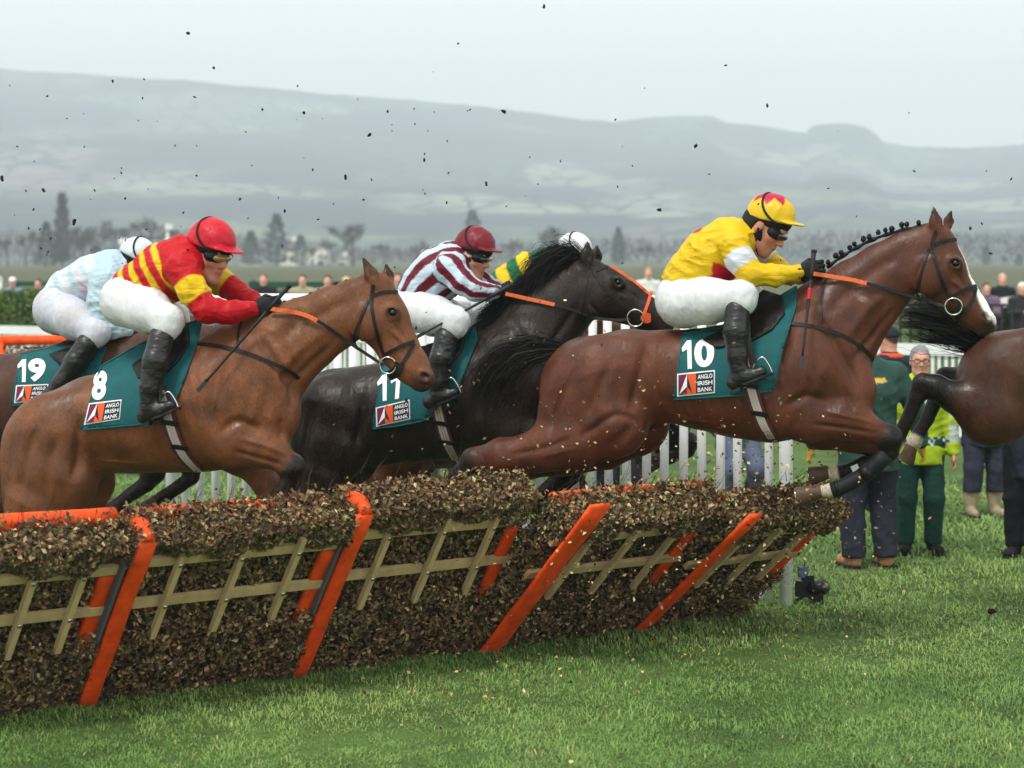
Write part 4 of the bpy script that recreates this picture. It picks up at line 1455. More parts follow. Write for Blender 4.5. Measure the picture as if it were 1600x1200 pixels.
def saddle_cloth(fr, dr, poly, num, numq, logoq, label, skip_logo_text=False):
    cz = H - 1.0
    c0 = dr.pts(np.array([np.mean([p[0] for p in poly])]), np.array([np.max([p[1] for p in poly])]), 0.0)[0]
    root = fr.root('saddle_cloth', label, 'saddle cloth', base=tuple(c0))
    o = drape_poly(dr, poly, 0.016, 'cloth', TEAL, root, c0, 7)
    solidify(o, 0.010)
    hem = np.array([list(p) for p in poly] + [list(poly[0])], float)
    V, Fs = [], []
    for i in range(len(hem) - 1):
        W = dr.pts(np.linspace(hem[i][0], hem[i + 1][0], 8), np.linspace(hem[i][1], hem[i + 1][1], 8), 0.014)
        MB_ = tube_geo(W - c0, 0.006, 6)
        Fs += [tuple(k + sum(len(v) for v in V) for k in f) for f in MB_[1]]
        V.append(MB_[0])
    mb = MB(); mb.add(np.concatenate(V), Fs); mb.build('hem', TEAL, root, True)
    if num:
        nq = np.asarray(numq, float)
        def nsub(u0, u1):
            return quad_map(nq, np.array([[u0, 1], [u1, 1], [u1, 0], [u0, 0]], float))
        spans = [(0, 1)] if len(num) == 1 else [(0, .42), (.40, 1.0)] if num[1] != '1' else [(0, .52), (.50, 1.02)]
        for ch_, (u0, u1) in zip(num, spans):
            if ch_ == '1':
                one = np.array([[.40, 0], [.48, .70], [.12, .62], [.10, .76], [.50, 1.0], [.80, 1.0], [.72, 0]])
                drape_poly(dr, quad_map(nsub(u0, u1), one), .021, 'number', WHITE_PRINT, root, c0, 7)
            else:
                drape_text(dr, ch_, nsub(u0, u1), 0.021, 'number', WHITE_PRINT, root, c0, 0.045)
    if logoq:
        q = np.asarray(logoq, float)
        def sub(u0, v0, u1, v1):
            return quad_map(q, np.array([[u0, v1], [u1, v1], [u1, v0], [u0, v0]]))
        lg = drape_poly(dr, q, 0.0205, 'sponsor_panel', WHITE_PRINT, root, c0, 8)
        drape_poly(dr, sub(0.035, 0.06, 0.97, 0.94), 0.0235, 'panel_ground', NAVY_PRINT, lg, c0, 8)
        drape_poly(dr, sub(0.035, 0.06, 0.26, 0.94), 0.0265, 'maroon_field', MAROON_PRINT, lg, c0, 8)
        drape_poly(dr, sub(0.26, 0.06, 0.50, 0.94), 0.0265, 'orange_field', ORANGE_PRINT, lg, c0, 8)
        tri1 = quad_map(q, np.array([[0.06, 0.10], [0.26, 0.93], [0.26, 0.40]]))
        drape_poly(dr, tri1, 0.0290, 'white_arrow', WHITE_PRINT, lg, c0, 8)
        tri2 = quad_map(q, np.array([[0.26, 0.93], [0.40, 0.10], [0.26, 0.40]]))
        drape_poly(dr, tri2, 0.0290, 'navy_arrow', NAVY_PRINT, lg, c0, 8)
        if not skip_logo_text:
            for i, w in enumerate(('ANGLO', 'IRISH', 'BANK')):
                v1 = 0.86 - 0.28 * i
                drape_text(dr, w, sub(0.545, v1 - 0.19, 0.935, v1), 0.0265, 'lettering', WHITE_PRINT, lg, c0, 0.02)
    return root

def straps(fr, dr, name, label, cat, items, base_px, rings=()):
    """items: (part name, path, width m, offset, material)"""
    c0 = dr.pts(np.array([base_px[0]]), np.array([base_px[1]]), 0.0)[0]
    root = fr.root(name, label, cat, base=tuple(c0))
    for (pn, path, w, off, mat) in items:
        V, Fs = dr.strap(path, w, off)
        mb = MB(); mb.add(V - c0, Fs); mb.build(pn, mat, root)
    for (x, y, r, off) in rings:
        c = dr.pts(np.array([x]), np.array([y]), off)[0]
        s = fr.S(x)
        a = np.linspace(0, 2 * np.pi, 29)
        pts = np.stack([c[0] + r / s * np.cos(a), np.full(29, c[1]) - 0.004 * np.sin(a), c[2] + r / s * np.sin(a)], 1)
        MB().tube(pts - c0, 0.0052, 8, False).build('bit_ring', STEEL, root, True)
    return root, c0

def rein(fr, root, c0, pts3, w0=0.020, split=0.4, thick=0.006):
    """ribbon through local points: the handled part orange, the rest leather"""
    P = spline(pts3, 26)
    k = int(26 * split)
    for nm, seg, mt in (('rein_grip', P[:k + 1], ORANGE_LEATHER), ('rein_leather', P[k:], LEATHER)):
        N_ = np.tile(np.array((0, -1.0, 0.25)), (len(seg), 1))
        V, Fs = strap_geo(seg - c0, N_, w0 * (1.25 if nm == 'rein_grip' else 0.95), thick)
        mb = MB(); mb.add(V, Fs); mb.build(nm, mt, root)
    T = P[k]
    return P
FR10 = Frame(1050, 13.2, 12)
FR8 = Frame(300, 12.75, 12)
FR11 = Frame(720, 14.5, 12)
FR19 = Frame(80, 14.6, 12)
FRG = Frame(830, 15.6, 12)
FRR = Frame(1640, 14.0, 10)

BAY, DARKBAY, BLACK = rgb(112, 66, 44), rgb(92, 54, 38), rgb(40, 33, 32)
POINTS = rgb(15, 12, 12)

horse10 = dict(
    torso=[(932, 612, 90), (985, 594, 77), (1040, 588, 70), (1100, 592, 77), (1150, 594, 87), (1200, 592, 97), (1240, 582, 96), (1274, 572, 84)],
    neck=[(1262, 545, 88), (1305, 505, 75), (1345, 466, 62), (1385, 431, 51), (1420, 405, 43), (1448, 388, 38)],
    head=[(1460, 385, 36), (1468, 424, 44), (1494, 459, 33), (1516, 484, 28), (1536, 503, 21)],
    coat=rgb(90, 48, 30), points=POINTS, back=rgb(60, 32, 23),
    legs=[
        dict(pts=[(1232, 625, 55, .15), (1265, 652, 40, .17), (1312, 659, 29, .17), (1358, 669, 21, .17), (1389, 684, 19, .16), (1390, 706, 13.5, .16), (1355, 739, 10.5, .15), (1318, 760, 10, .15), (1301, 766, 12, .15), (1280, 768, 9, .15)],
             black=3.0, white=7.9, hoof=(1244, 773), boot=(5.1, 8.05), toe=-1),
        dict(pts=[(1240, 638, 48, -.14), (1285, 668, 34, -.14), (1335, 684, 23, -.14), (1368, 694, 19, -.13), (1384, 706, 17, -.13), (1376, 716, 12, -.13), (1345, 727, 10.5, -.13), (1322, 737, 10, -.13), (1308, 739, 12, -.13), (1292, 738, 9, -.13)],
             black=3.0, white=7.7, hoof=(1264, 741), boot=(5.1, 7.6), toe=-1, patch=True),
        dict(pts=[(940, 612, 84, .10), (952, 656, 62, .15), (905, 690, 41, .17), (845, 705, 33, .18), (785, 713, 27, .18), (742, 722, 23, .18), (720, 742, 16, .18), (690, 770, 13, .18), (660, 796, 13, .18), (645, 806, 14, .18), (630, 814, 11, .18)],
             black=4.4, hoof=(602, 830), ky=0.7),
        dict(pts=[(950, 618, 80, -.10), (990, 658, 55, -.15), (945, 694, 40, -.17), (880, 714, 30, -.18), (825, 722, 25, -.18), (785, 732, 22, -.18), (760, 752, 15, -.18), (732, 778, 13, -.18), (702, 804, 13, -.18), (688, 812, 14, -.18), (673, 820, 11, -.18)],
             black=4.2, hoof=(645, 836), ky=0.7),
    ],
    muscles=[(1262, 560, 62, 92, -32, .17, .085, .03), (1225, 640, 62, 42, 10, .19, .075, .025), (1312, 650, 46, 22, -10, .18, .07, .02),
             (905, 640, 62, 92, -24, .17, .12, .03), (960, 575, 70, 48, 8, .15, .10, .04), (880, 690, 60, 26, 12, .19, .07, .03),
             (1448, 432, 26, 30, 0, .085, .035, .02), (1330, 612, 40, 44, 0, .10, .12, .03)],
    grooves=[([(1290, 640), (1332, 600), (1340, 560)], .018, .30), ([(1004, 640), (985, 600)], .02, .33), ([(955, 700), (1000, 655)], .02, .30),
             ([(1400, 470), (1345, 530)], .016, .19)],
    ears=[(1464, 364, 1459, 325, 9, .055), (1479, 360, 1487, 328, 8, -.05)],
    eye=(1493, 411), nostril=(1541, 497), mouth=[(1508, 506), (1524, 515), (1545, 518)], muzzle=(1545, 507, 0), hang=-60,
    blaze=[(1504, 385, .030), (1514, 405, .034), (1527, 440, .044), (1540, 466, .068), (1555, 488, .075)],
    crest=[(1292, 417), (1320, 397), (1360, 375), (1400, 361), (1440, 352)], plaits=13,
    patches=[(1345, 468, .035, rgb(190, 178, 165)), (1215, 580, .05, rgb(150, 128, 112)), (1200, 520, .05, rgb(60, 44, 38))],
    lines=[([(1268, 478), (1300, 530), (1335, 590), (1342, 625)], .030, -.016), ([(1238, 500), (1222, 560), (1216, 610), (1228, 650)], .034, -.016), ([(1222, 640), (1262, 618), (1300, 634)], .024, -.012),
           ([(1262, 662), (1310, 668), (1372, 678)], .014, -.009), ([(1275, 640), (1330, 652), (1378, 664)], .012, .007), ([(1290, 560), (1280, 600), (1265, 630)], .03, .008),
           ([(1322, 612), (1335, 645)], .02, -.010), ([(1012, 530), (1004, 570), (992, 620), (985, 650)], .036, -.018), ([(915, 548), (888, 600), (868, 650), (858, 690)], .026, -.013),
           ([(958, 560), (930, 620), (915, 668)], .03, -.010), ([(1000, 660), (965, 648), (930, 668), (900, 690)], .022, -.012), ([(905, 680), (850, 700), (790, 712)], .016, -.008), ([(900, 700), (840, 716)], .012, .006),
           ([(1030, 640), (1080, 655), (1140, 664)], .008, .005), ([(1402, 478), (1372, 515), (1335, 560)], .022, -.014), ([(1425, 385), (1370, 420), (1320, 460), (1285, 500)], .04, -.012), ([(1395, 450), (1350, 490), (1320, 530)], .03, .008),
           ([(1448, 398), (1432, 430), (1438, 460), (1468, 472)], .012, -.010), ([(1484, 436), (1502, 450), (1514, 462)], .009, .009), ([(1508, 410), (1526, 448), (1540, 478)], .014, -.006), ([(1480, 450), (1500, 470), (1515, 490)], .006, .005),
           ([(1495, 425), (1512, 455)], .014, -.006), ([(1470, 370), (1480, 395)], .012, -.006)],
    tail=dict(path=[(890, 550, 0), (858, 544, .02), (820, 548, .04), (788, 566, .05), (765, 598, .05), (752, 640, .05)],
              spread=[.012, .026, .042, .062, .07, .06], count=1100, jit=.03),
)
horse8 = dict(
    torso=[(88, 700, 88), (150, 664, 75), (210, 655, 82), (270, 645, 91), (320, 635, 99), (365, 624, 95), (396, 612, 74)],
    neck=[(385, 580, 82), (430, 552, 70), (475, 524, 57), (520, 498, 48), (560, 478, 42), (580, 468, 38)],
    head=[(586, 458, 34), (598, 500, 43), (621, 541, 33), (642, 572, 28), (659, 592, 21)],
    coat=rgb(116, 70, 42), points=rgb(30, 20, 18), back=rgb(84, 49, 31),
    legs=[
        dict(pts=[(345, 665, 55, .15), (365, 688, 42, .17), (400, 700, 30, .17), (435, 713, 22, .17), (456, 730, 19, .16), (455, 752, 15, .16), (425, 785, 12, .15), (395, 810, 11.5, .15), (380, 818, 13.5, .15), (362, 822, 10, .15)], black=3.2, hoof=(330, 832), toe=-1),
        dict(pts=[(340, 680, 50, -.14), (375, 705, 38, -.14), (400, 730, 27, -.14), (415, 755, 22, -.13), (425, 780, 18, -.13), (410, 800, 13, -.13), (380, 815, 12, -.13), (355, 825, 11.5, -.13), (340, 832, 13, -.13), (325, 838, 10, -.13)], black=4.4, hoof=(300, 850), toe=-1),
        dict(pts=[(90, 702, 84, .10), (85, 745, 70, .15), (62, 790, 55, .17), (40, 840, 38, .18), (15, 885, 28, .18), (-5, 915, 22, .18), (0, 945, 16, .18), (15, 990, 13, .18), (22, 1015, 13, .18), (25, 1030, 14, .18), (32, 1042, 11, .18)], black=4.4, hoof=(42, 1066), ky=0.72),
        dict(pts=[(95, 705, 80, -.10), (120, 750, 60, -.15), (110, 800, 42, -.17), (85, 850, 32, -.18), (65, 890, 26, -.18), (48, 920, 21, -.18), (55, 950, 16, -.18), (70, 990, 13, -.18), (80, 1015, 13, -.18), (82, 1030, 14, -.18), (90, 1042, 11, -.18)], black=4.2, hoof=(100, 1064), ky=0.72),
    ],
    muscles=[(388, 600, 62, 88, -32, .17, .085, .03), (352, 672, 58, 40, 10, .19, .075, .025), (404, 694, 44, 22, -14, .18, .07, .02),
             (60, 720, 60, 100, -8, .17, .13, .03), (110, 665, 66, 50, 20, .16, .10, .04), (570, 505, 25, 30, 0, .085, .035, .02), (436, 648, 34, 46, 0, .10, .12, .03)],
    grooves=[([(412, 672), (445, 640), (455, 605)], .018, .30), ([(130, 730), (122, 680)], .022, .33), ([(505, 540), (450, 590)], .016, .19)],
    ears=[(590, 448, 568, 404, 9.5, .055), (609, 444, 603, 411, 8.5, -.05)],
    eye=(614, 488), nostril=(663, 588), mouth=[(624, 590), (640, 604), (660, 610)], muzzle=(664, 600, 0), hang=-62,
    crest=[(420, 492), (455, 478), (500, 461), (545, 446), (572, 440)], plaits=8,
    patches=[(455, 512, .03, rgb(176, 150, 126)), (290, 540, .05, rgb(190, 178, 170))],
    lines=[([(392, 510), (425, 560), (456, 610), (452, 648)], .030, -.018), ([(350, 545), (336, 600), (330, 650), (345, 690)], .034, -.016), ([(340, 680), (372, 658), (412, 676)], .024, -.013),
           ([(362, 704), (405, 716), (445, 728)], .014, -.010), ([(372, 684), (420, 698), (452, 714)], .012, .008), ([(405, 600), (398, 640), (384, 668)], .03, .008), ([(438, 650), (440, 690)], .02, -.012), ([(424, 640), (420, 690)], .014, .008),
           ([(128, 640), (124, 680), (122, 720), (110, 760)], .036, -.020), ([(60, 660), (40, 720), (30, 790)], .028, -.012), ([(95, 670), (75, 730), (70, 790)], .032, -.010), ([(140, 718), (190, 722), (240, 726)], .010, .005),
           ([(520, 535), (490, 565), (455, 600)], .022, -.014), ([(560, 462), (500, 492), (450, 520), (410, 545)], .04, -.012), ([(515, 510), (470, 545), (435, 580)], .03, .008),
           ([(574, 470), (558, 505), (562, 540), (590, 552)], .012, -.010), ([(608, 515), (626, 530), (640, 545)], .009, .009), ([(630, 490), (648, 528), (660, 560)], .014, -.006), ([(604, 530), (622, 552), (640, 580)], .006, .005), ([(616, 505), (634, 535)], .014, -.006)],
    tail=dict(path=[(0, 700, 0), (-30, 730, .0), (-60, 800, .0), (-80, 900, .0)], spread=[.015, .05, .07, .05], count=500, jit=.03),
)
horse11 = dict(
    torso=[(530, 655, 80), (590, 648, 77), (650, 640, 80), (710, 630, 86), (760, 612, 92), (800, 596, 84), (822, 588, 70)],
    neck=[(800, 560, 80), (835, 522, 66), (868, 487, 54), (895, 462, 45), (912, 448, 40)],
    head=[(918, 438, 36), (942, 458, 41), (976, 472, 33), (1010, 490, 27), (1036, 502, 20)],
    coat=rgb(30, 20, 16), points=rgb(14, 12, 12), back=rgb(22, 18, 18),
    legs=[
        dict(pts=[(770, 650, 52, .15), (795, 675, 38, .16), (830, 690, 28, .16), (862, 705, 20, .16), (885, 722, 18, .16), (880, 742, 14, .16), (855, 765, 12, .15), (830, 785, 11, .15), (818, 792, 13, .15), (805, 796, 10, .15)], black=3, hoof=(780, 806), toe=-1),
        dict(pts=[(780, 655, 48, -.14), (815, 680, 36, -.14), (850, 692, 26, -.14), (885, 704, 19, -.13), (905, 720, 17, -.13), (900, 740, 13, -.13), (875, 762, 12, -.13), (850, 782, 11, -.13), (838, 790, 13, -.13), (825, 794, 10, -.13)], black=3, hoof=(800, 804), toe=-1),
        dict(pts=[(530, 660, 76, .10), (520, 695, 60, .15), (505, 740, 42, .17), (490, 785, 30, .18), (475, 820, 24, .18), (462, 845, 20, .18), (465, 870, 14, .18), (475, 905, 12, .18), (480, 925, 12, .18), (484, 938, 13, .18), (490, 948, 10, .18)], black=4, hoof=(498, 968), ky=.72),
        dict(pts=[(540, 660, 74, -.10), (545, 700, 56, -.15), (520, 750, 40, -.17), (500, 795, 30, -.18), (485, 830, 24, -.18), (470, 855, 20, -.18), (475, 880, 14, -.18), (485, 910, 12, -.18), (490, 930, 12, -.18), (494, 940, 13, -.18), (500, 950, 10, -.18)], black=4, hoof=(510, 970), ky=.72),
    ],
    muscles=[(800, 585, 56, 80, -32, .17, .085, .03), (770, 655, 55, 38, 10, .19, .075, .025), (505, 675, 52, 84, -12, .17, .12, .03), (918, 470, 24, 28, 0, .085, .035, .02)],
    grooves=[([(560, 700), (570, 650)], .02, .31)],
    lines=[([(800, 500), (828, 550), (835, 600)], .03, -.014), ([(758, 560), (748, 610), (752, 660)], .034, -.014), ([(566, 610), (566, 650), (556, 700)], .034, -.018), ([(500, 620), (480, 670), (475, 720)], .026, -.012),
           ([(905, 470), (880, 510), (850, 550)], .022, -.012), ([(925, 445), (922, 475), (945, 495)], .012, -.009), ([(965, 460), (985, 470)], .009, .008), ([(978, 452), (1010, 474)], .012, -.006)],
    ears=[(917, 415, 918, 379, 9.5, .055), (929, 414, 933, 384, 9, -.05)],
    eye=(966, 441), nostril=(1040, 492), mouth=[(1008, 510), (1022, 516), (1042, 516)], muzzle=(1040, 504, 0), hang=-32,
    crest=[(770, 482), (800, 455), (840, 425), (880, 408), (905, 405)],
    mane=[dict(path=[(905, 405, .0), (880, 395, .03), (855, 412, .05), (840, 440, .06)], spread=[.02, .04, .05, .05], count=420),
          dict(path=[(880, 412, .0), (855, 410, .04), (835, 435, .06), (822, 470, .07)], spread=[.02, .05, .06, .06], count=420),
          dict(path=[(848, 436, .0), (828, 442, .04), (810, 466, .07), (802, 492, .09)], spread=[.02, .035, .045, .05], count=420),
          dict(path=[(812, 462, .0), (790, 472, .05), (768, 490, .08), (755, 504, .10)], spread=[.02, .03, .04, .045], count=420),
          dict(path=[(785, 475, .0), (770, 490, .07), (755, 508, .11), (752, 525, .13)], spread=[.02, .03, .04, .05], count=260)],
    tail=dict(path=[(455, 625, 0), (430, 650, .0), (420, 720, .0), (430, 800, 0)], spread=[.015, .03, .04, .05], count=300, jit=.02),
)
horse19 = dict(
    torso=[(-60, 640, 80), (0, 632, 76), (60, 628, 80), (120, 618, 86), (165, 606, 84), (195, 596, 72)],
    neck=[(185, 572, 70), (235, 556, 58), (280, 545, 50), (325, 540, 44), (355, 540, 40)],
    head=[(365, 545, 34), (380, 575, 38), (405, 598, 30), (425, 618, 25), (440, 632, 19)],
    coat=rgb(72, 42, 30), points=POINTS, back=rgb(58, 34, 25),
    legs=[
        dict(pts=[(140, 650, 50, .15), (165, 680, 36, .16), (195, 700, 26, .16), (225, 720, 19, .16), (240, 738, 17, .16), (230, 755, 13, .16), (205, 772, 11, .15), (185, 788, 11, .15), (175, 796, 12, .15), (165, 802, 9, .15)], hoof=(145, 815), toe=-1),
        dict(pts=[(150, 655, 46, -.14), (180, 690, 34, -.14), (230, 705, 24, -.14), (270, 715, 18, -.13), (300, 725, 16, -.13), (300, 745, 12, -.13), (280, 760, 11, -.13), (262, 772, 11, -.13), (254, 778, 12, -.13), (244, 782, 9, -.13)], hoof=(225, 795), toe=-1),
        dict(pts=[(-60, 650, 74, .10), (-50, 690, 58, .15), (-20, 735, 40, .17), (5, 780, 29, .18), (-15, 815, 23, .18), (-30, 840, 19, .18), (-25, 865, 14, .18), (-15, 900, 11, .18), (-10, 920, 11, .18), (-6, 930, 12, .18), (0, 940, 10, .18)], hoof=(8, 958), ky=.72),
        dict(pts=[(-55, 650, 72, -.10), (-35, 700, 54, -.15), (30, 745, 38, -.17), (70, 770, 28, -.18), (100, 790, 22, -.18), (110, 815, 19, -.18), (105, 845, 14, -.18), (100, 880, 11, -.18), (100, 900, 11, -.18), (102, 912, 12, -.18), (106, 922, 10, -.18)], hoof=(112, 940), ky=.72),
    ],
    ears=[(360, 530, 340, 505, 8, .05), (372, 528, 362, 508, 7, -.05)],
    eye=(395, 575), nostril=(440, 625), mouth=[(412, 632), (425, 642), (440, 645)], muzzle=(443, 636, 0), hang=-55,
    crest=[(200, 512), (235, 500), (280, 495), (320, 498)], plaits=6,
    tail=dict(path=[(-125, 610, 0), (-160, 640, 0), (-180, 700, 0), (-190, 780, 0)], spread=[.015, .05, .07, .05], count=300, jit=.03),
)
horseG = dict(
    torso=[(640, 662, 74), (700, 655, 74), (760, 648, 78), (820, 630, 84), (870, 612, 86), (905, 598, 70)],
    neck=[(900, 572, 66), (945, 552, 50), (990, 545, 42), (1030, 548, 38)],
    head=[(1050, 556, 32), (1066, 582, 36), (1092, 600, 28), (1112, 614, 23), (1126, 624, 18)],
    coat=rgb(86, 48, 31), points=POINTS, back=rgb(66, 38, 26),
    legs=[
        dict(pts=[(880, 640, 46, .15), (930, 655, 33, .16), (980, 655, 24, .16), (1030, 655, 18, .16), (1062, 662, 16, .16), (1062, 680, 12, .16), (1045, 690, 11, .15), (1030, 697, 10.5, .15), (1022, 700, 12, .15), (1012, 702, 9.5, .15)], black=2.2, white=7.8, hoof=(990, 712), toe=-1),
        dict(pts=[(880, 650, 44, -.14), (930, 672, 32, -.14), (985, 680, 23, -.14), (1040, 682, 17, -.13), (1075, 690, 15, -.13), (1074, 704, 12, -.13), (1062, 708, 10.5, -.13), (1052, 712, 10.5, -.13), (1046, 714, 12, -.13), (1038, 715, 9.5, -.13)], black=2.2, hoof=(1012, 724), toe=-1),
        dict(pts=[(640, 670, 68, .10), (620, 705, 54, .15), (590, 745, 38, .17), (560, 785, 27, .18), (535, 815, 22, .18), (520, 835, 18, .18), (522, 860, 13, .18), (528, 890, 11, .18), (532, 905, 11, .18), (535, 915, 12, .18), (540, 924, 9, .18)], hoof=(546, 942), ky=.72),
        dict(pts=[(645, 670, 66, -.10), (640, 712, 50, -.15), (610, 755, 36, -.17), (580, 795, 26, -.18), (560, 825, 21, -.18), (545, 845, 18, -.18), (548, 868, 13, -.18), (556, 895, 11, -.18), (560, 910, 11, -.18), (563, 920, 12, -.18), (568, 928, 9, -.18)], hoof=(575, 946), ky=.72),
    ],
    ears=[(1045, 542, 1026, 522, 7.5, .05), (1056, 540, 1044, 522, 7, -.05)],
    eye=(1080, 580), nostril=(1127, 617), mouth=[(1102, 626), (1112, 632), (1127, 636)], muzzle=(1128, 628, 0), hang=-50,
    crest=[(920, 515), (960, 508), (1000, 508), (1030, 514)], plaits=6,
)
horseR = dict(
    torso=[(1578, 600, 84), (1640, 584, 76), (1700, 590, 76), (1760, 600, 84), (1815, 606, 92), (1850, 604, 84)],
    neck=[(1850, 580, 84), (1900, 560, 68), (1945, 545, 56), (1985, 535, 46), (2015, 530, 40)],
    head=[(2030, 532, 36), (2040, 570, 42), (2066, 604, 32), (2088, 630, 27), (2104, 648, 20)],
    coat=rgb(72, 42, 30), points=POINTS, back=rgb(62, 37, 27),
    legs=[
        dict(pts=[(1575, 612, 76, .10), (1560, 640, 52, .15), (1525, 634, 34, .17), (1490, 620, 25, .18), (1462, 606, 19, .18), (1442, 600, 17, .18), (1432, 622, 13, .18), (1418, 655, 11.5, .18), (1404, 682, 11.5, .18), (1398, 694, 12.5, .18), (1392, 700, 10, .18)],
             black=2.6, white=8.2, hoof=(1380, 722), ky=.72, toe=-1),
        dict(pts=[(1580, 610, 74, -.10), (1570, 630, 50, -.15), (1545, 618, 34, -.17), (1515, 604, 25, -.18), (1495, 594, 19, -.18), (1478, 590, 17, -.18), (1466, 616, 13, -.18), (1448, 655, 11.5, -.18), (1434, 680, 11.5, -.18), (1429, 691, 12.5, -.18), (1424, 698, 10, -.18)],
             black=2.6, white=7.9, hoof=(1412, 720), ky=.72, toe=-1),
        dict(pts=[(1820, 650, 52, .15), (1845, 690, 36, .16), (1870, 740, 26, .16), (1890, 790, 19, .16), (1902, 825, 17, .16), (1912, 860, 13, .16), (1922, 900, 11, .15), (1928, 925, 11, .15), (1932, 938, 12.5, .15), (1940, 948, 10, .15)], hoof=(1954, 965)),
        dict(pts=[(1830, 650, 50, -.14), (1865, 690, 36, -.14), (1905, 730, 26, -.14), (1940, 770, 19, -.13), (1962, 795, 17, -.13), (1985, 825, 13, -.13), (2008, 858, 11, -.13), (2020, 878, 11, -.13), (2026, 888, 12.5, -.13), (2036, 896, 10, -.13)], hoof=(2055, 910)),
    ],
    muscles=[(1552, 622, 50, 74, -18, .17, .12, .03), (1600, 560, 60, 44, 10, .15, .10, .04)],
    grooves=[([(1600, 680), (1630, 640)], .02, .31)],
    ears=[(2030, 512, 2020, 480, 9, .055), (2044, 508, 2040, 480, 8, -.05)],
    eye=(2062, 560), nostril=(2108, 642), mouth=[(2075, 652), (2090, 664), (2108, 666)], muzzle=(2110, 652, 0), hang=-58,
    crest=[(1880, 492), (1930, 482), (1980, 482), (2010, 488)], plaits=8,
    tail=dict(path=[(1530, 545, 0), (1512, 520, .02), (1490, 502, .03), (1460, 494, .03), (1430, 492, .03), (1412, 500, .03)], spread=[.015, .05, .075, .08, .07, .05], count=1500, jit=.03),
)
# ------------------------------------------------------------------ people
SKIN = material('skin', attr='Col', rough=0.55, spec=0.3, var=0.06, vscale=30)
SILK = material('racing_silk', attr='Col', rough=0.5, spec=0.2, var=0.05, vscale=10, bump=0.75, bscale=11, stretch=(.7, 1, 2.4))
BREECHES = material('white_breeches', attr='Col', rough=0.6, spec=0.25, var=0.05, vscale=9, bump=0.5, bscale=13, stretch=(2.4, 1, .8))
BOOTBLK = material('black_riding_boot', rgb(24, 23, 25), rough=0.36, spec=0.5, var=0.15, vscale=14, bump=0.35, bscale=22, stretch=(1, 1, 2.2))
GLOVE = material('black_glove', rgb(22, 21, 26), rough=0.7, bump=0.3, bscale=90)
BLACKPAD = material('black_helmet_lining', rgb(20, 19, 21), rough=0.7)
CAPM = material('silk_cap_cover', attr='Col', rough=0.42, spec=0.3, var=0.05, vscale=18, bump=0.35, bscale=22)
LENS_DARK = material('dark_goggle_lens', rgb(30, 28, 22), rough=0.08, spec=0.9, coat=0.6)
LENS_GOLD = material('gold_goggle_lens', rgb(150, 124, 70), rough=0.12, spec=0.9, coat=0.6)
WHIP = material('whip_leather', rgb(30, 30, 33), rough=0.5)
REDTAPE = material('red_tape', rgb(190, 40, 44), rough=0.6)

def head_R(pitch, yaw):
    p, y = math.radians(pitch), math.radians(yaw)
    fwd = np.array((math.cos(p) * math.cos(y), -math.cos(p) * math.sin(y), math.sin(p)))
    left = np.cross((0, 0, 1.0), fwd); left /= np.linalg.norm(left)
    up = np.cross(fwd, left)
    return np.stack([fwd, left, up], 1)

def add_head(sd, c, R, k, neck_to=None, neck_r=0.058):
    """skull, face, nose, lips, chin, ears; c centre, R axes (forward, left, up), k scale"""
    def P(x, y, z): return c + R @ (np.array((x, y, z)) * k)
    sd.ell(P(-.012, 0, .03), np.array((.098, .076, .098)) * k, R, .02 * k)
    sd.ell(P(.032, 0, -.035), np.array((.062, .060, .085)) * k, R, .03 * k)
    sd.seg(P(.012, .045, -.075), P(.066, .012, -.105), .024 * k, .024 * k, .03 * k)
    sd.seg(P(.012, -.045, -.075), P(.066, -.012, -.105), .024 * k, .024 * k, .03 * k)
    sd.seg(P(.084, .03, .030), P(.084, -.03, .030), .014 * k, .014 * k, .02 * k)
    sd.seg(P(.092, 0, .018), P(.113, 0, -.026), .009 * k, .0135 * k, .012 * k)
    for s in (1, -1):
        sd.ell(P(.100, s * .012, -.032), np.array((.010, .009, .008)) * k, R, .006 * k)
        sd.ell(P(.060, s * .042, -.020), np.array((.024, .020, .020)) * k, R, .02 * k)
        sd.ell(P(.096, s * .033, .008), np.array((.015, .018, .011)) * k, R, .012 * k, -1)
        sd.ell(P(-.008, s * .080, -.004), np.array((.022, .010, .034)) * k, R, .008 * k)
        sd.ell(P(-.004, s * .090, -.002), np.array((.010, .006, .018)) * k, R, .005 * k, -1)
    sd.ell(P(.090, 0, -.058), np.array((.013, .024, .008)) * k, R, .008 * k)
    sd.ell(P(.087, 0, -.072), np.array((.013, .020, .008)) * k, R, .008 * k)
    sd.seg(P(.104, .020, -.065), P(.104, -.020, -.065), .003 * k, .003 * k, .005 * k, (1, 1, 1), -1)
    if neck_to is not None:
        sd.seg(P(-.03, 0, -.05), neck_to, neck_r * k, neck_r * 1.08 * k, .03 * k)
    return P

def head_colors(V, c, R, k, skin, hair=None, hairline=0.055):
    L = (V - c) @ R / k
    C = np.tile(np.array(skin), (len(V), 1))
    # ruddy cheeks, lips
    for s in (1, -1):
        d = np.linalg.norm(L - (.07, s * .04, -.03), axis=1)
        w = sstep(.05, .0, d)[:, None] * 0.35
        C = C * (1 - w) + np.array(rgb(196, 110, 92)) * w
    d = np.linalg.norm((L - (.095, 0, -.065)) * (1, .55, 1.6), axis=1)
    w = sstep(.022, .008, d)[:, None] * 0.6
    C = C * (1 - w) + np.array(rgb(160, 82, 76)) * w
    if hair is not None:
        hm = (sstep(hairline - .01, hairline + .01, L[:, 2] + 0.35 * np.clip(-L[:, 0], -0.02, .12) * 2.2 - 0.35 * np.clip(L[:, 0] - .03, 0, 1)))
        hm = np.where(np.linalg.norm(L, axis=1) > 0.17, 0, hm)[:, None]
        C = C * (1 - hm) + np.array(hair) * hm
    return C

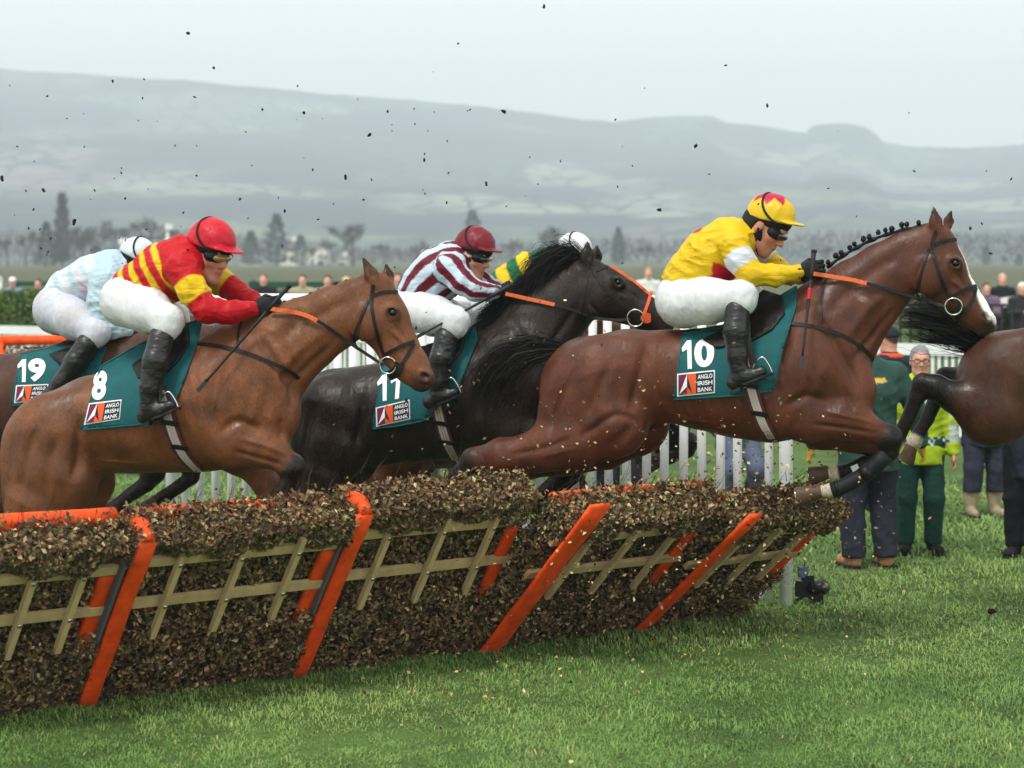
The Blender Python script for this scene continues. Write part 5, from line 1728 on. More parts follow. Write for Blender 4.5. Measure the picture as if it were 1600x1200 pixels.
def bounds(*arrs, pad=0.12):
    A = np.concatenate([np.asarray(a, float).reshape(-1, 3) for a in arrs])
    return A.min(0) - pad, A.max(0) + pad

def fist(c, fwd, up, side, k=1.0, vox=0.0075):
    """closed hand: palm, four bent fingers of unequal length, thumb from the side of the palm. fwd = knuckles, up = thumb side, side = back of hand"""
    R = np.stack([fwd, side, up], 1)
    def P(x, y, z): return c + R @ (np.array((x, y, z)) * k)
    sd = Sdf(c - 0.13 * k, c + 0.13 * k, vox)
    sd.ell(P(-.01, 0.006, 0), np.array((.050, .022, .044)) * k, R, .01)
    for i, (z, l) in enumerate(((.031, .95), (.011, 1.05), (-.010, 1.0), (-.030, .82))):
        a, b, d, e = P(.030, .010, z), P(.030 + .036 * l, -.004, z * 1.05), P(.026 + .030 * l, -.034, z * 1.05), P(.004, -.034, z * 0.95)
        sd.seg(a, b, .0105 * k, .0098 * k, .004); sd.seg(b, d, .0098 * k, .0092 * k, .003); sd.seg(d, e, .0092 * k, .0085 * k, .003)
    a, b, d = P(-.025, -.008, .030), P(.012, -.026, .046), P(.045, -.036, .034)
    sd.seg(a, b, .014 * k, .012 * k, .008); sd.seg(b, d, .012 * k, .0095 * k, .004)
    return sd.mesh()

def build_jockey(fr, sp, label):
    T = conv(fr, sp['torso']); AN, AF = conv(fr, sp['arm_near']), conv(fr, sp['arm_far'])
    LN, LF = conv(fr, sp['leg_near']), conv(fr, sp['leg_far'])
    BN, BF = conv(fr, sp['boot_near']), conv(fr, sp['boot_far'])
    hx, hy, pitch, yaw, hk = sp['head']
    hc = fr.loc(hx, hy, sp.get('head_n', 0.0)); R = head_R(pitch, yaw)
    base = np.array([T[0][0][0], 0, BN[0][-1][2] - 0.04])
    root = fr.root('jockey', label, 'jockey', base=tuple(base))
    # ---- body: one continuous figure, mostly under the clothes
    lo, hi = bounds(T[0], AN[0], AF[0], LN[0], LF[0], BN[0], BF[0], hc[None], pad=0.22)
    sd = Sdf(lo, hi, 0.0118)
    sd.chain(T[0], T[1] * 0.80, .05, T[2])
    for A in (AN, AF):
        sd.seg(T[0][-2], A[0][0], T[1][-2] * .6, A[1][0] * .8, .05)
        sd.chain(A[0], A[1] * 0.78, .03)
    for L, B in ((LN, BN), (LF, BF)):
        sd.chain(L[0], L[1] * 0.8, .04); sd.seg(L[0][-1], B[0][0], L[1][-1] * .7, B[1][0] * .75, .03); sd.chain(B[0], B[1] * .75, .02)
    add_head(sd, hc, R, hk, T[0][-1])
    V, Q = sd.mesh()
    link('body', mesh_np('jockey_body', V - base, Q, True, head_colors(V, hc, R, hk, sp.get('skin', rgb(192, 134, 112)), sp.get('hair'))), SKIN, root)
    # ---- silks
    lo, hi = bounds(T[0], AN[0], AF[0], pad=0.24)
    sd = Sdf(lo, hi, 0.0092)
    w0 = sp.get('waist', 1)
    sd.chain(T[0][w0 - 1:], T[1][w0 - 1:], .05, T[2][w0 - 1:])
    for A in (AN, AF):
        sd.seg(T[0][-2], A[0][0], T[1][-2] * .8, A[1][0], .06)
        sd.chain(A[0], A[1], .025)
    # cut at the waist and cuffs
    dv = T[0][w0] - T[0][w0 - 1]
    wc = T[0][w0 - 1] * (1 - sp.get('wcut', .5)) + T[0][w0] * sp.get('wcut', .5)
    sd.ripple(.013, .075, sp.get('seed', 1), 7)
    cutn = -dv
    sd2 = sd.f.copy()
    A_, B_, Z_ = sd.ax[0][:, None, None] - wc[0], sd.ax[1][None, :, None] - wc[1], sd.ax[2][None, None, :] - wc[2]
    n_ = cutn / np.linalg.norm(cutn)
    pl = A_ * n_[0] + B_ * n_[1] + Z_ * n_[2]
    # only the torso is cut: keep what lies well forward (sleeves)
    armd = np.full(sd.f.shape, 1.0, np.float32)
    keep = Sdf(lo, hi, 0.0092)
    for A in (AN, AF):
        keep.chain(A[0], A[1] * 1.25, .01)
    sd.f = np.where(keep.f < 0.0, sd.f, np.maximum(sd.f, pl)).astype(np.float32)
    # open collar
    V, Q = sd.mesh()
    C = sp['silk'](V, fr, T, AN, AF)
    jk = link('silk_jacket', mesh_np('silk_jacket', V - base, Q, True, C), SILK, root)
    nb = T[0][-1]
    cd = hc - nb; cd /= np.linalg.norm(cd)
    ring = []
    sx = np.cross(cd, (0, 1, 0)); sx /= np.linalg.norm(sx)
    sy = np.cross(cd, sx)
    for a in np.linspace(0, 2 * np.pi, 21):
        ring.append(nb + cd * .030 + .068 * hk * .9 * (math.cos(a) * sx + math.sin(a) * sy) - base)
    mb = MB(); mb.tube(ring, .016, 8, False, col=sp.get('collar', C.mean(0))); mb.build('collar', SILK, jk, True, attr=True)
    # ---- breeches
    lo, hi = bounds(T[0][:w0 + 1], LN[0], LF[0], pad=0.22)
    sd = Sdf(lo, hi, 0.010)
    sd.chain(T[0][:w0 + 1], T[1][:w0 + 1] * np.array([1.0] * w0 + [.93]), .04, T[2][:w0 + 1])
    for L in (LN, LF):
        sd.chain(L[0], L[1], .04, k0=.06)
    sd.ripple(.0050, .07, sp.get('seed', 1) + 5, 7)
    V, Q = sd.mesh()
    C = np.tile(np.array(sp.get('breeches', rgb(208, 210, 214))), (len(V), 1))
    m = noise3(V, 9, 3)
    w = (sstep(.25, .7, m) * sp.get('grass', 0.25))[:, None]
    C = C * (1 - w) + np.array(rgb(176, 160, 120)) * w
    br = link('breeches', mesh_np('breeches', V - base, Q, True, C), BREECHES, root)
    # ---- boots, with a shaped foot, heel and top band
    for B, L, F_ in ((BN, LN, sp['foot_near']), (BF, LF, sp['foot_far'])):
        Ft = conv(fr, F_)
        lo, hi = bounds(B[0], Ft[0], pad=0.14)
        sd = Sdf(lo, hi, 0.009)
        sd.chain(B[0], B[1], .02)
        sd.chain(Ft[0], Ft[1], .02, .85, k0=.03)
        sd.ripple(.0035, .045, sp.get('seed', 1) + 9, 5)
        V, Q = sd.mesh()
        bo = link('riding_boot', mesh_np('riding_boot', V - base, Q, True), BOOTBLK, root)
        hl = Ft[0][0] + np.array((-.012, 0, -Ft[1][0] * 1.0)) - base
        tdir = Ft[0][-1] - Ft[0][0]; tdir /= np.linalg.norm(tdir)
        sd_ = np.array((0, 1.0, 0)); up_ = np.cross(tdir, sd_); up_ /= np.linalg.norm(up_)
        Rm = np.stack([tdir, sd_, up_], 1)
        dn = -up_ if up_[2] > 0 else up_
        MB().box(Ft[0][0] - base + dn * Ft[1][0] * 1.02 - tdir * .005, .028, .026, .012, Rm).build('heel', BOOTBLK, bo)
        MB().box((Ft[0][0] + Ft[0][-1]) / 2 - base + dn * Ft[1][-1] * 1.0 + tdir * .03, .07, .034, .006, Rm).build('sole', BOOTBLK, bo)
    # ---- gloves
    for A, nm in ((AN, 1), (AF, -1)):
        f = A[0][-1] - A[0][-2]; f /= np.linalg.norm(f)
        side = np.array((0, -1.0, 0)) * nm; side = side - f * (side @ f); side /= np.linalg.norm(side)
        up = np.cross(f, side) if nm > 0 else np.cross(side, f)
        if up[2] < 0: up = -up
        c = A[0][-1] + f * .075
        V, Q = fist(c, f, up, side, sp.get('hand_k', 1.3))
        if np.linalg.det(np.stack([f, side, up], 1)) < 0: pass
        gl = link('glove', mesh_np('glove', V - base, Q, True), GLOVE, root)
        cuff = [A[0][-1] + f * t - base for t in (-.035, -.01, .02, .04)]
        MB().tube(cuff, [A[1][-1] * 1.0, A[1][-1] * .95, .034, .036], 14).build('glove_cuff', GLOVE, gl, True)
        if nm > 0:
            MB().box(cuff[1] + np.array((0, -A[1][-1] - .002, .0)), .010, .003, .010).build('cuff_badge', material('gold_badge', rgb(214, 190, 120), rough=.4), gl)
    # ---- helmet with silk cover, lining, goggles, strap
    cx, cy, cp, cyaw = sp['cap']
    cc = fr.loc(cx, cy, sp.get('head_n', 0.0)); Rc = head_R(cp, cyaw); k = sp.get('cap_k', hk * .94)
    sd = Sdf(-np.array((.20, .16, .14)) * k, np.array((.22, .16, .20)) * k, 0.008)
    sd.ell((0, 0, .0), np.array((.135, .108, .122)) * k, None, .01)
    sd.ripple(.004, .10, sp.get('seed', 1) + 20, 4)
    sd.cut((0, 0, -.020 * k), (-.08, 0, -1), .008)
    sd.ell(np.array((.115, 0, -.020)) * k, np.array((.078, .088, .0085)) * k, rot2(-6), .012)
    V, Q = sd.mesh()
    C = sp['capcol'](V / k)
    hel = link('helmet', mesh_np('helmet', V @ Rc.T + cc - base, Q, True, C), CAPM, root)
    k = hk
    sd = Sdf(-np.array((.18, .14, .18)) * k, np.array((.18, .14, .12)) * k, 0.010)
    sd.ell(np.array((-.018, 0, .0)) * k, np.array((.112, .093, .118)) * k, None, .01)
    sd.cut(np.array((.022, 0, -.02)) * k, (1, 0, .55), .01)
    sd.cut(np.array((0, 0, .03)) * k, (0, 0, 1), .01)
    sd.ell(np.array((-.010, .088, -.012)) * k, np.array((.020, .03, .030)) * k, None, .006, -1)
    sd.ell(np.array((-.010, -.088, -.012)) * k, np.array((.020, .03, .030)) * k, None, .006, -1)
    V, Q = sd.mesh()
    link('helmet_lining', mesh_np('helmet_lining', V @ R.T + hc - base, Q, True), BLACKPAD, hel)
    # goggles: dark frame, lens standing proud of it
    for nm, cx_, rr, mt in (('goggle_frame', .060, (.046, .084, .037), BLACKPAD), ('goggle_lens', .069, (.047, .070, .027), sp.get('lens', LENS_DARK))):
        sd = Sdf(np.array((.0, -.12, -.06)) * k, np.array((.16, .12, .08)) * k, 0.0065)
        sd.ell(np.array((cx_, 0, .010)) * k, np.array(rr) * k, None, .008)
        sd.ell(np.array((.116, 0, -.026)) * k, np.array((.035, .020, .022)) * k, None, .008, -1)
        V, Q = sd.mesh()
        gg = link(nm if nm == 'goggle_lens' else 'goggles', mesh_np(nm, V @ R.T + hc - base, Q, True), mt, root if nm == 'goggle_frame' else gg)
    # hard shell showing below the cover
    kc = sp.get('cap_k', hk * .94)
    sd = Sdf(-np.array((.18, .14, .14)) * kc, np.array((.18, .14, .06)) * kc, 0.010)
    sd.ell((0, 0, 0), np.array((.126, .100, .112)) * kc, None, .01)
    sd.cut(np.array((0, 0, -.05)) * kc, (-.25, 0, -1), .006)
    sd.cut(np.array((0, 0, -.005)) * kc, (0, 0, 1), .006)
    V, Q = sd.mesh()
    link('helmet_shell', mesh_np('helmet_shell', V @ Rc.T + cc - base, Q, True), BLACKPAD, hel)
    k = sp.get('cap_k', hk * .94)
    # elastic strap up over the cover
    st = [cc - base + Rc @ (np.array((x, y, z)) * k) for (x, y, z) in sp.get('elastic', [(.085, -.095, -.04), (.03, -.112, .0), (-.01, -.108, .05), (-.03, -.075, .105), (-.03, 0, .125), (-.03, .075, .105), (-.01, .108, .05), (.03, .112, 0)])]
    P = spline(st, 30)
    Lq = ((P - (cc - base)) @ Rc) / (np.array((.135, .108, .122)) * k)
    P = (cc - base) + ((Lq / np.linalg.norm(Lq, axis=1, keepdims=True) * 1.015) * (np.array((.135, .108, .122)) * k)) @ Rc.T
    nr = P - (cc - base); nr /= np.linalg.norm(nr, axis=1, keepdims=True)
    V, Fs = strap_geo(P + nr * .003, nr, .012 * k, .005)
    mb = MB(); mb.add(V, Fs); mb.build('goggle_elastic', BLACKPAD, hel)
    # chin strap
    k = hk
    P = spline([hc - base + R @ (np.array(q) * k) for q in ((.0, -.092, -.01), (.015, -.074, -.06), (.045, -.040, -.112), (.06, 0, -.132), (.045, .040, -.112), (.015, .074, -.06), (.0, .092, -.01))], 24)
    MB().tube(P, .0055 * k, 8).build('chin_strap', BLACKPAD, hel, True)
    return root, base, dict(AN=AN, AF=AF, T=T)

def whip(fr, x0, y0, x1, y1, n0, n1, label, tape=False):
    A, B = fr.loc(x0, y0, n0), fr.loc(x1, y1, n1)
    root = fr.root('riding_whip', label, 'whip', base=tuple(B))
    t = np.linspace(0, 1, 12)[:, None]
    P = A * (1 - t) + B * t - B
    d = (B - A) / np.linalg.norm(B - A)
    MB().tube(P[:4], [.016, .013, .012, .011], 10).build('handle', WHIP, root, True)
    MB().tube([P[0] - d * .004, P[0] + d * .012], [.019, .017], 10).build('knob', WHIP, root, True)
    MB().tube(P[3:], np.linspace(.010, .0065, 9), 8).build('shaft', WHIP, root, True)
    e = P[-1]
    s_ = np.array((1, 0, 0.0))
    MB().box(e + d * .03, .012, .003, .045, np.stack([np.cross((0, 1, 0), d), (0, 1, 0), d], 1)).build('flap', WHIP, root)
    if tape:
        for k in range(6):
            c = A * (1 - (.36 + k * .018)) + B * (.36 + k * .018) - B
            MB().tube([c, c + d * .012], .0125, 10).build('tape_ring', REDTAPE, root, True)
    return root

# ---------------- silks
YEL, RED, GRN, MAR, LBL, PNK, WHT = rgb(212, 176, 22), rgb(178, 12, 26), rgb(12, 92, 54), rgb(100, 16, 36), rgb(182, 200, 212), rgb(204, 166, 186), rgb(196, 200, 206)
def paint(C, w, col):
    w = np.asarray(w, float)[:, None]
    return C * (1 - w) + np.array(col) * w
def which(V, T, AN, AF):
    dT, tT = polyparam(V, T[0]); dN, tN = polyparam(V, AN[0]); dF, tF = polyparam(V, AF[0])
    rT = np.interp(tT, np.arange(len(T[0])), T[1]); rN = np.interp(tN, np.arange(len(AN[0])), AN[1]); rF = np.interp(tF, np.arange(len(AF[0])), AF[1])
    q = np.stack([dT / rT, dN / rN, dF / rF]) 
    return np.argmin(q, 0), tT, tN, tF
def band(t, a, b, s=.03):
    return sstep(a - s, a + s, t) * sstep(b + s, b - s, t)
def silk10(V, fr, T, AN, AF):
    w, tT, tN, tF = which(V, T, AN, AF)
    C = np.tile(np.array(YEL), (len(V), 1))
    C = paint(C, (w == 1) * band(tN, .62, 1.45), WHT)
    C = paint(C, (w == 2) * band(tF, .3, 1.5), WHT)
    p = fr.loc(1132, 440, .2)
    da, dz = V[:, 0] - p[0], V[:, 2] - p[2]
    ang = np.arctan2(dz, da); rr = np.hypot(da, dz)
    star = .085 + .05 * np.abs(((ang * 6 / np.pi) % 2) - 1)
    C = paint(C, (w == 0) * sstep(.008, -.008, rr - star), RED)
    p = fr.loc(1086, 352, .05)
    C = paint(C, (w == 0) * sstep(.055, .045, np.hypot(V[:, 0] - p[0], V[:, 2] - p[2])), RED)
    return C
def silk8(V, fr, T, AN, AF):
    w, tT, tN, tF = which(V, T, AN, AF)
    C = np.tile(np.array(RED), (len(V), 1))
    # hoops measured along the back
    ax = T[0][-2] - T[0][0]; L = np.linalg.norm(ax); u = ((V - T[0][0]) @ (ax / L)) / L
    u = u + 0.02 * noise3(V, 12, 2)
    h = np.zeros(len(V))
    for a in (.20, .40, .60, .80):
        h = np.maximum(h, band(u, a - .045, a + .045, .012))
    C = paint(C, (w == 0) * h, YEL)
    C = paint(C, (w == 1) * band(tN, .72, 1.5), YEL)
    C = paint(C, (w == 2) * band(tF, .55, 1.4), YEL)
    return C
def _around(V, pts, ref):
    """angle round a polyline"""
    P = np.asarray(pts, float)
    d, t = polyparam(V, P)
    i = np.clip(t.astype(int), 0, len(P) - 2)
    Tn = (P[i + 1] - P[i]); Tn /= np.linalg.norm(Tn, axis=1, keepdims=True)
    c = P[i] + (P[i + 1] - P[i]) * (t - i)[:, None]
    r = V - c
    s = np.cross(Tn, np.array((0, 1.0, 0))); s /= np.linalg.norm(s, axis=1, keepdims=True)
    return np.arctan2((r * s).sum(1), -r[:, 1])
def silk11(V, fr, T, AN, AF):
    w, tT, tN, tF = which(V, T, AN, AF)
    C = np.tile(np.array(MAR), (len(V), 1))
    st = np.zeros(len(V))
    for k, (P, n) in enumerate(((T[0], 9), (AN[0], 5), (AF[0], 5))):
        a = _around(V, P, None)
        st = np.where(w == k, np.sin(a * n + .6 * noise3(V, 6, 4)), st)
    return paint(C, sstep(-.08, .08, st), LBL)
def silk19(V, fr, T, AN, AF):
    w, tT, tN, tF = which(V, T, AN, AF)
    C = np.tile(np.array(rgb(172, 194, 206)), (len(V), 1))
    ax = T[0][-1] - T[0][0]; L = np.linalg.norm(ax); u = ((V - T[0][0]) @ (ax / L)) / L + .03 * noise3(V, 12, 2)
    low = sstep(.05, -.12, V[:, 2] - np.interp(V[:, 0], np.sort(T[0][:, 0]), T[0][np.argsort(T[0][:, 0]), 2]))
    for a in (.12, .32, .52, .70):
        b = (w == 0) * band(u, a - .065, a + .065, .015)
        C = paint(C, b * (1 - low), WHT); C = paint(C, b * low, PNK)
    return C
def silkG(V, fr, T, AN, AF):
    w, tT, tN, tF = which(V, T, AN, AF)
    C = np.tile(np.array(GRN), (len(V), 1))
    ax = T[0][-1] - T[0][0]; L = np.linalg.norm(ax); u = ((V - T[0][0]) @ (ax / L)) / L
    for a in (.30, .62):
        C = paint(C, (w == 0) * band(u, a - .08, a + .08, .015), YEL)
    return C
def cap10(L):
    C = np.tile(np.array(YEL), (len(L), 1))
    az = np.arctan2(L[:, 1], L[:, 0]); el = np.arctan2(L[:, 2], np.hypot(L[:, 0], L[:, 1]))
    saw = np.abs(((az * 7 / (2 * np.pi) + .2) % 1) * 2 - 1)
    return paint(C, sstep(-.03, .03, el - (.55 + .45 * saw)) * (L[:, 2] > .02), rgb(178, 16, 60))
def plain(col):
    return lambda L: np.tile(np.array(col), (len(L), 1))
def mirror_far(pts, dx=6, dy=-2):
    return [(p[0] + dx, p[1] + dy, p[2], -p[3]) for p in pts]

J10 = dict(
    torso=[(1066, 468, 43, 0, 1.0), (1084, 432, 42, 0, 1.05), (1112, 402, 46, 0, 1.05), (1142, 378, 38, 0, 1.15), (1172, 364, 20, 0, 1.1)],
    arm_near=[(1146, 384, 27, .18), (1158, 408, 24, .23), (1172, 428, 22, .24), (1210, 431, 19, .19), (1248, 425, 12.5, .13)],
    arm_far=[(1162, 384, 24, -.18), (1190, 400, 21, -.23), (1212, 418, 19, -.22), (1232, 430, 17, -.16), (1252, 432, 13, -.10)],
    leg_near=[(1068, 474, 41, .10), (1108, 470, 38, .20), (1158, 464, 27, .29), (1160, 474, 22, .31)],
    boot_near=[(1153, 482, 19.5, .325), (1150, 518, 20, .355), (1152, 555, 16, .365), (1156, 584, 13.5, .365)],
    foot_near=[(1147, 597, 12.5, .365), (1170, 588, 11.5, .37), (1190, 580, 8.5, .375)],
    head=(1198, 354, -38, 16, 1.27), cap=(1204, 338, -8, 16), cap_k=1.17, silk=silk10, capcol=cap10, collar=rgb(230, 160, 30), waist=1, wcut=.35, seed=3, grass=.15)
J8 = dict(
    torso=[(196, 468, 40, 0, 1.0), (226, 448, 42, 0, 1.05), (258, 426, 46, 0, 1.05), (288, 410, 40, 0, 1.15), (312, 408, 22, 0, 1.1)],
    arm_near=[(286, 420, 30, .18), (300, 452, 26, .23), (322, 484, 23, .24), (360, 488, 20, .19), (396, 482, 13.5, .12)],
    arm_far=[(318, 420, 26, -.18), (346, 440, 23, -.23), (372, 458, 20, -.20), (392, 470, 17, -.14), (405, 478, 13, -.09)],
    leg_near=[(196, 474, 40, .10), (232, 486, 37, .20), (262, 502, 27, .28), (260, 514, 22, .30)],
    boot_near=[(252, 528, 20, .325), (243, 565, 20.5, .36), (235, 605, 17, .37), (232, 635, 14, .37)],
    foot_near=[(226, 650, 13, .37), (248, 641, 12, .375), (266, 634, 9, .38)],
    head=(327, 396, -20, 26, 1.27), cap=(330, 378, -9, 22), cap_k=1.20, silk=silk8, capcol=plain(rgb(188, 16, 38)), collar=RED, waist=1, wcut=.15, seed=4, lens=LENS_GOLD, grass=.1)
J11 = dict(
    torso=[(650, 470, 34, 0, 1.0), (664, 448, 37, 0, 1.05), (686, 428, 42, 0, 1.05), (708, 412, 34, 0, 1.15), (726, 406, 20, 0, 1.1)],
    arm_near=[(704, 420, 26, .18), (722, 440, 22, .22), (742, 454, 19, .22), (760, 456, 16, .17), (778, 456, 12, .12)],
    arm_far=[(722, 420, 24, -.18), (745, 436, 20, -.22), (765, 448, 17, -.20), (780, 454, 15, -.14), (795, 458, 12, -.09)],
    leg_near=[(650, 486, 36, .10), (680, 494, 33, .20), (712, 502, 24, .28), (710, 512, 20, .30)],
    boot_near=[(697, 528, 18, .325), (690, 560, 18.5, .355), (686, 595, 15, .365), (684, 615, 12.5, .365)],
    foot_near=[(672, 628, 12, .365), (692, 620, 11, .37), (708, 614, 8, .375)],
    head=(738, 400, -18, 18, 1.20), cap=(742, 384, -4, 18), cap_k=1.10, silk=silk11, capcol=plain(rgb(112, 14, 32)), collar=LBL, waist=1, wcut=.1, seed=5, grass=.05)
J19 = dict(
    torso=[(92, 484, 40, 0, 1.0), (112, 458, 38, 0, 1.05), (146, 438, 38, 0, 1.05), (178, 424, 33, 0, 1.15), (198, 418, 20, 0, 1.1)],
    arm_near=[(164, 440, 27, .18), (158, 470, 24, .22), (156, 500, 22, .22), (176, 514, 18, .17), (200, 516, 12, .12)],
    arm_far=[(186, 430, 24, -.18), (200, 455, 20, -.22), (212, 480, 17, -.20), (225, 495, 15, -.14), (238, 505, 12, -.09)],
    leg_near=[(90, 484, 38, .10), (118, 500, 33, .20), (150, 520, 23, .28), (146, 528, 19, .30)],
    boot_near=[(136, 538, 18, .33), (118, 566, 18, .35), (98, 596, 15, .36), (84, 612, 12.5, .36)],
    foot_near=[(74, 620, 11.5, .36), (90, 622, 11, .365), (106, 620, 8, .37)],
    head=(219, 404, -34, 0, 1.06), cap=(216, 398, -20, 0), silk=silk19, capcol=plain(rgb(196, 204, 212)), collar=LBL, waist=1, wcut=.1, seed=6, breeches=rgb(190, 192, 204))
JG = dict(
    torso=[(772, 470, 34, 0, 1.0), (798, 448, 33, 0, 1.05), (828, 430, 35, 0, 1.05), (858, 418, 30, 0, 1.15), (878, 412, 18, 0, 1.1)],
    arm_near=[(852, 426, 24, .18), (862, 446, 20, .22), (880, 464, 17, .22), (900, 468, 14, .17), (915, 468, 11, .12)],
    arm_far=[(866, 424, 22, -.18), (880, 446, 18, -.22), (895, 462, 16, -.20), (910, 466, 14, -.14), (925, 468, 11, -.09)],
    leg_near=[(768, 478, 34, .10), (800, 490, 30, .20), (830, 500, 22, .28), (828, 508, 18, .30)],
    boot_near=[(820, 522, 17, .325), (812, 555, 17, .355), (806, 588, 14, .365), (803, 608, 12, .365)],
    foot_near=[(795, 618, 11, .365), (812, 610, 10, .37), (828, 604, 8, .375)],
    head=(898, 393, -18, 10, 1.03), cap=(898, 388, -10, 10), silk=silkG, capcol=plain(rgb(206, 208, 212)), collar=GRN, waist=1, wcut=.1, seed=8)
for _j in (J10, J8, J11, J19, JG):
    _j['leg_far'] = mirror_far(_j['leg_near'], 8)
    _j['boot_far'] = mirror_far(_j['boot_near'], 10)
    _j['foot_far'] = mirror_far(_j['foot_near'], 10)

for _j in (J10, J8, J11, J19, JG):                                   # lean riders: slimmer limbs than the first blocking
    for _k, _f in (('arm_near', .92), ('arm_far', .92), ('leg_near', .93), ('leg_far', .93)):
        _j[_k] = [(p[0], p[1], p[2] * _f, p[3]) for p in _j[_k]]
# ------------------------------------------------------------------ stewards and spectators
CLOTH = material('outdoor_cloth', attr='Col', rough=.8, spec=.2, var=.12, vscale=9, bump=.5, bscale=20)
HAND = SKIN
def bystander(px, foot_y, hgt, face, label, jacket, trousers, boots, d=None, z0=0.0, hair=rgb(70, 55, 45), skin=rgb(204, 150, 128), hat=None, gloves=None,
              arms='down', crouch=0.0, vox=.016, group=None, extra=None, welly=0.0, wide=1.0, jlen=.84):
    """standing or crouching person; face: degrees, 0 looks at the viewer, positive turns to the viewer's left"""
    if d is None:
        p = ground_px(px, foot_y)
    else:
        p = np.array(((px - CX) * d / F, d, z0))
    k = hgt / 1.75
    root = empty('person', tuple(p), math.radians(-face), label, 'person', group)
    c = crouch
    hipz, hipy = .93 - .45 * c, .12 * c
    kn = .48 - .06 * c
    def leg(s):
        return np.array([(s * .095, hipy, hipz), (s * .115, -.03 - .30 * c, kn), (s * .12, .03 + .05 * c, .09)]), np.array([.105, .078, .062])
    shz, shy = hipz + .49, hipy - .10 * c
    tors = np.array([(0, hipy, hipz - .06), (0, hipy + .01, hipz + .12), (0, shy + .01, hipz + .33), (0, shy, shz)]); tr = np.array([.150, .135, .150, .105])
    sh = [np.array((s * .195, shy, shz - .02)) for s in (-1, 1)]
    pose = {'down': [(.06, .01, -.28), (.02, -.06, -.25)], 'paper': [(.04, -.03, -.27), (-.12, -.24, .02)], 'hips': [(.12, .06, -.24), (-.06, -.16, -.16)],
            'forward': [(.04, -.10, -.26), (-.04, -.26, -.02)], 'fold': [(.05, -.04, -.26), (-.20, -.20, .03)], 'wide': [(.15, .02, -.25), (.06, -.05, -.25)]}
    arm = []
    for i, s in enumerate((-1, 1)):
        a = arms if isinstance(arms, str) else arms[i]
        e1, e2 = pose[a]
        el = sh[i] + np.array((s * e1[0], e1[1], e1[2])); wr = el + np.array((s * e2[0], e2[1], e2[2]))
        arm.append((np.array([sh[i], el, wr]), np.array([.078, .062, .048])))
    hc = np.array((0, shy - .035, shz + .215)); R = np.stack([(0, -1.0, 0), (1.0, 0, 0), (0, 0, 1.0)], 1)
    # body
    sd = Sdf((-.55, -.75, -.02), (.55, .5, 1.85), vox)
    sd.chain(tors, tr * .85, .05); add_head(sd, hc, R, 1.02, tors[-1])
    for P, r in arm:
        sd.chain(P, r * .75, .03)
        dr = P[2] - P[1]; dr /= np.linalg.norm(dr)
        w = P[2]
        sx = np.sign(w[0]) if w[0] else 1
        sd.ell(w + dr * .06, (.026, .040, .05), None, .015)
        for j, (o, l) in enumerate(((-.03, .075), (-.01, .085), (.012, .08), (.03, .065))):
            b0 = w + dr * .09 + np.array((0, o, 0)); sd.seg(b0, b0 + dr * l * .55, .0105, .0095, .006); sd.seg(b0 + dr * l * .55, b0 + dr * l * .9 + np.array((-sx * .025, 0, 0)), .0095, .008, .004)
        sd.seg(w + dr * .03 + np.array((0, -.035, 0)), w + dr * .085 + np.array((-sx * .012, -.06, 0)), .012, .010, .01)
    for s in (-1, 1):
        P, r = leg(s); sd.chain(P, r * .8, .03)
        sd.seg(P[2] + (0, 0, -.03), P[2] + (s * .02, -.16, -.05), .04, .03, .02)
    V, Q = sd.mesh()
    C = head_colors(V, hc, R, 1.02, skin, hair, .05)
    if gloves is not None:
        for P, r in arm:
            m = np.linalg.norm(V - (P[2] + (P[2] - P[1]) / np.linalg.norm(P[2] - P[1]) * .07), axis=1) < .15
            C[m] = gloves
    b = link('body', mesh_np('person_body', V * k, Q, True, C), SKIN, root)
    if hair is not None and hat is None:
        sd = Sdf(hc - .2, hc + .2, vox * .7)
        sd.ell(hc + (0, .028, .042), (.086, .108, .100), None, .01)
        sd.cut(hc + (0, -.055, .05), (0, -1, -.55), .012)
        sd.cut(hc + (0, 0, -.035), (0, 0, -1), .012)
        sd.ripple(.006, .03, 5, 4)
        Vh, Qh = sd.mesh()
        link('hair', mesh_np('hair', Vh * k, Qh, True, np.tile(np.array(hair), (len(Vh), 1))), CLOTH, root)
    # trousers
    sd = Sdf((-.4, -.7, .0), (.4, .5, 1.2), vox)
    sd.seg(tors[0] + (-.06 * wide, 0, .02), tors[0] + (.06 * wide, 0, .02), .135 * wide, .135 * wide, .03)
    for s in (-1, 1):
        P, r = leg(s); sd.chain(P, r * np.array([1.12, 1.15, 1.28]) * wide, .03)
    sd.ripple(.010, .13, len(label), 5)
    sd.cut((0, 0, .075 + welly), (0, 0, -1), .01)
    V, Q = sd.mesh()
    link('trousers', mesh_np('trousers', V * k, Q, True, np.tile(np.array(trousers), (len(V), 1))), CLOTH, root)
    # jacket
    sd = Sdf((-.6, -.8, .2), (.6, .6, 1.75), vox)
    hem = hipz - .93 + jlen
    T2 = np.concatenate([[(0, hipy, hem)], tors]); R2 = np.concatenate([[.165 * wide], tr * np.array([1.1, 1.1, 1.1, 1.05]) * (.5 + .5 * wide)])
    for i in range(len(T2) - 1):
        sd.seg(T2[i], T2[i + 1], R2[i], R2[i + 1], .04, (1.25, .92, 1))
    for P, r in arm:
        sd.seg(tors[-1], P[0], .10, r[0] * 1.1, .05)
        sd.chain(P, r * 1.16, .03)
    sd.ell((0, shy, shz + .07), (.075, .075, .06), None, .03)
    sd.ripple(.012, .12, len(label) + 3, 6)
    sd.cut((0, 0, hem - .02), (0, 0, -1), .01)
    V, Q = sd.mesh()
    C = np.tile(np.array(jacket), (len(V), 1))
    if extra: C = extra(V, C, arm)
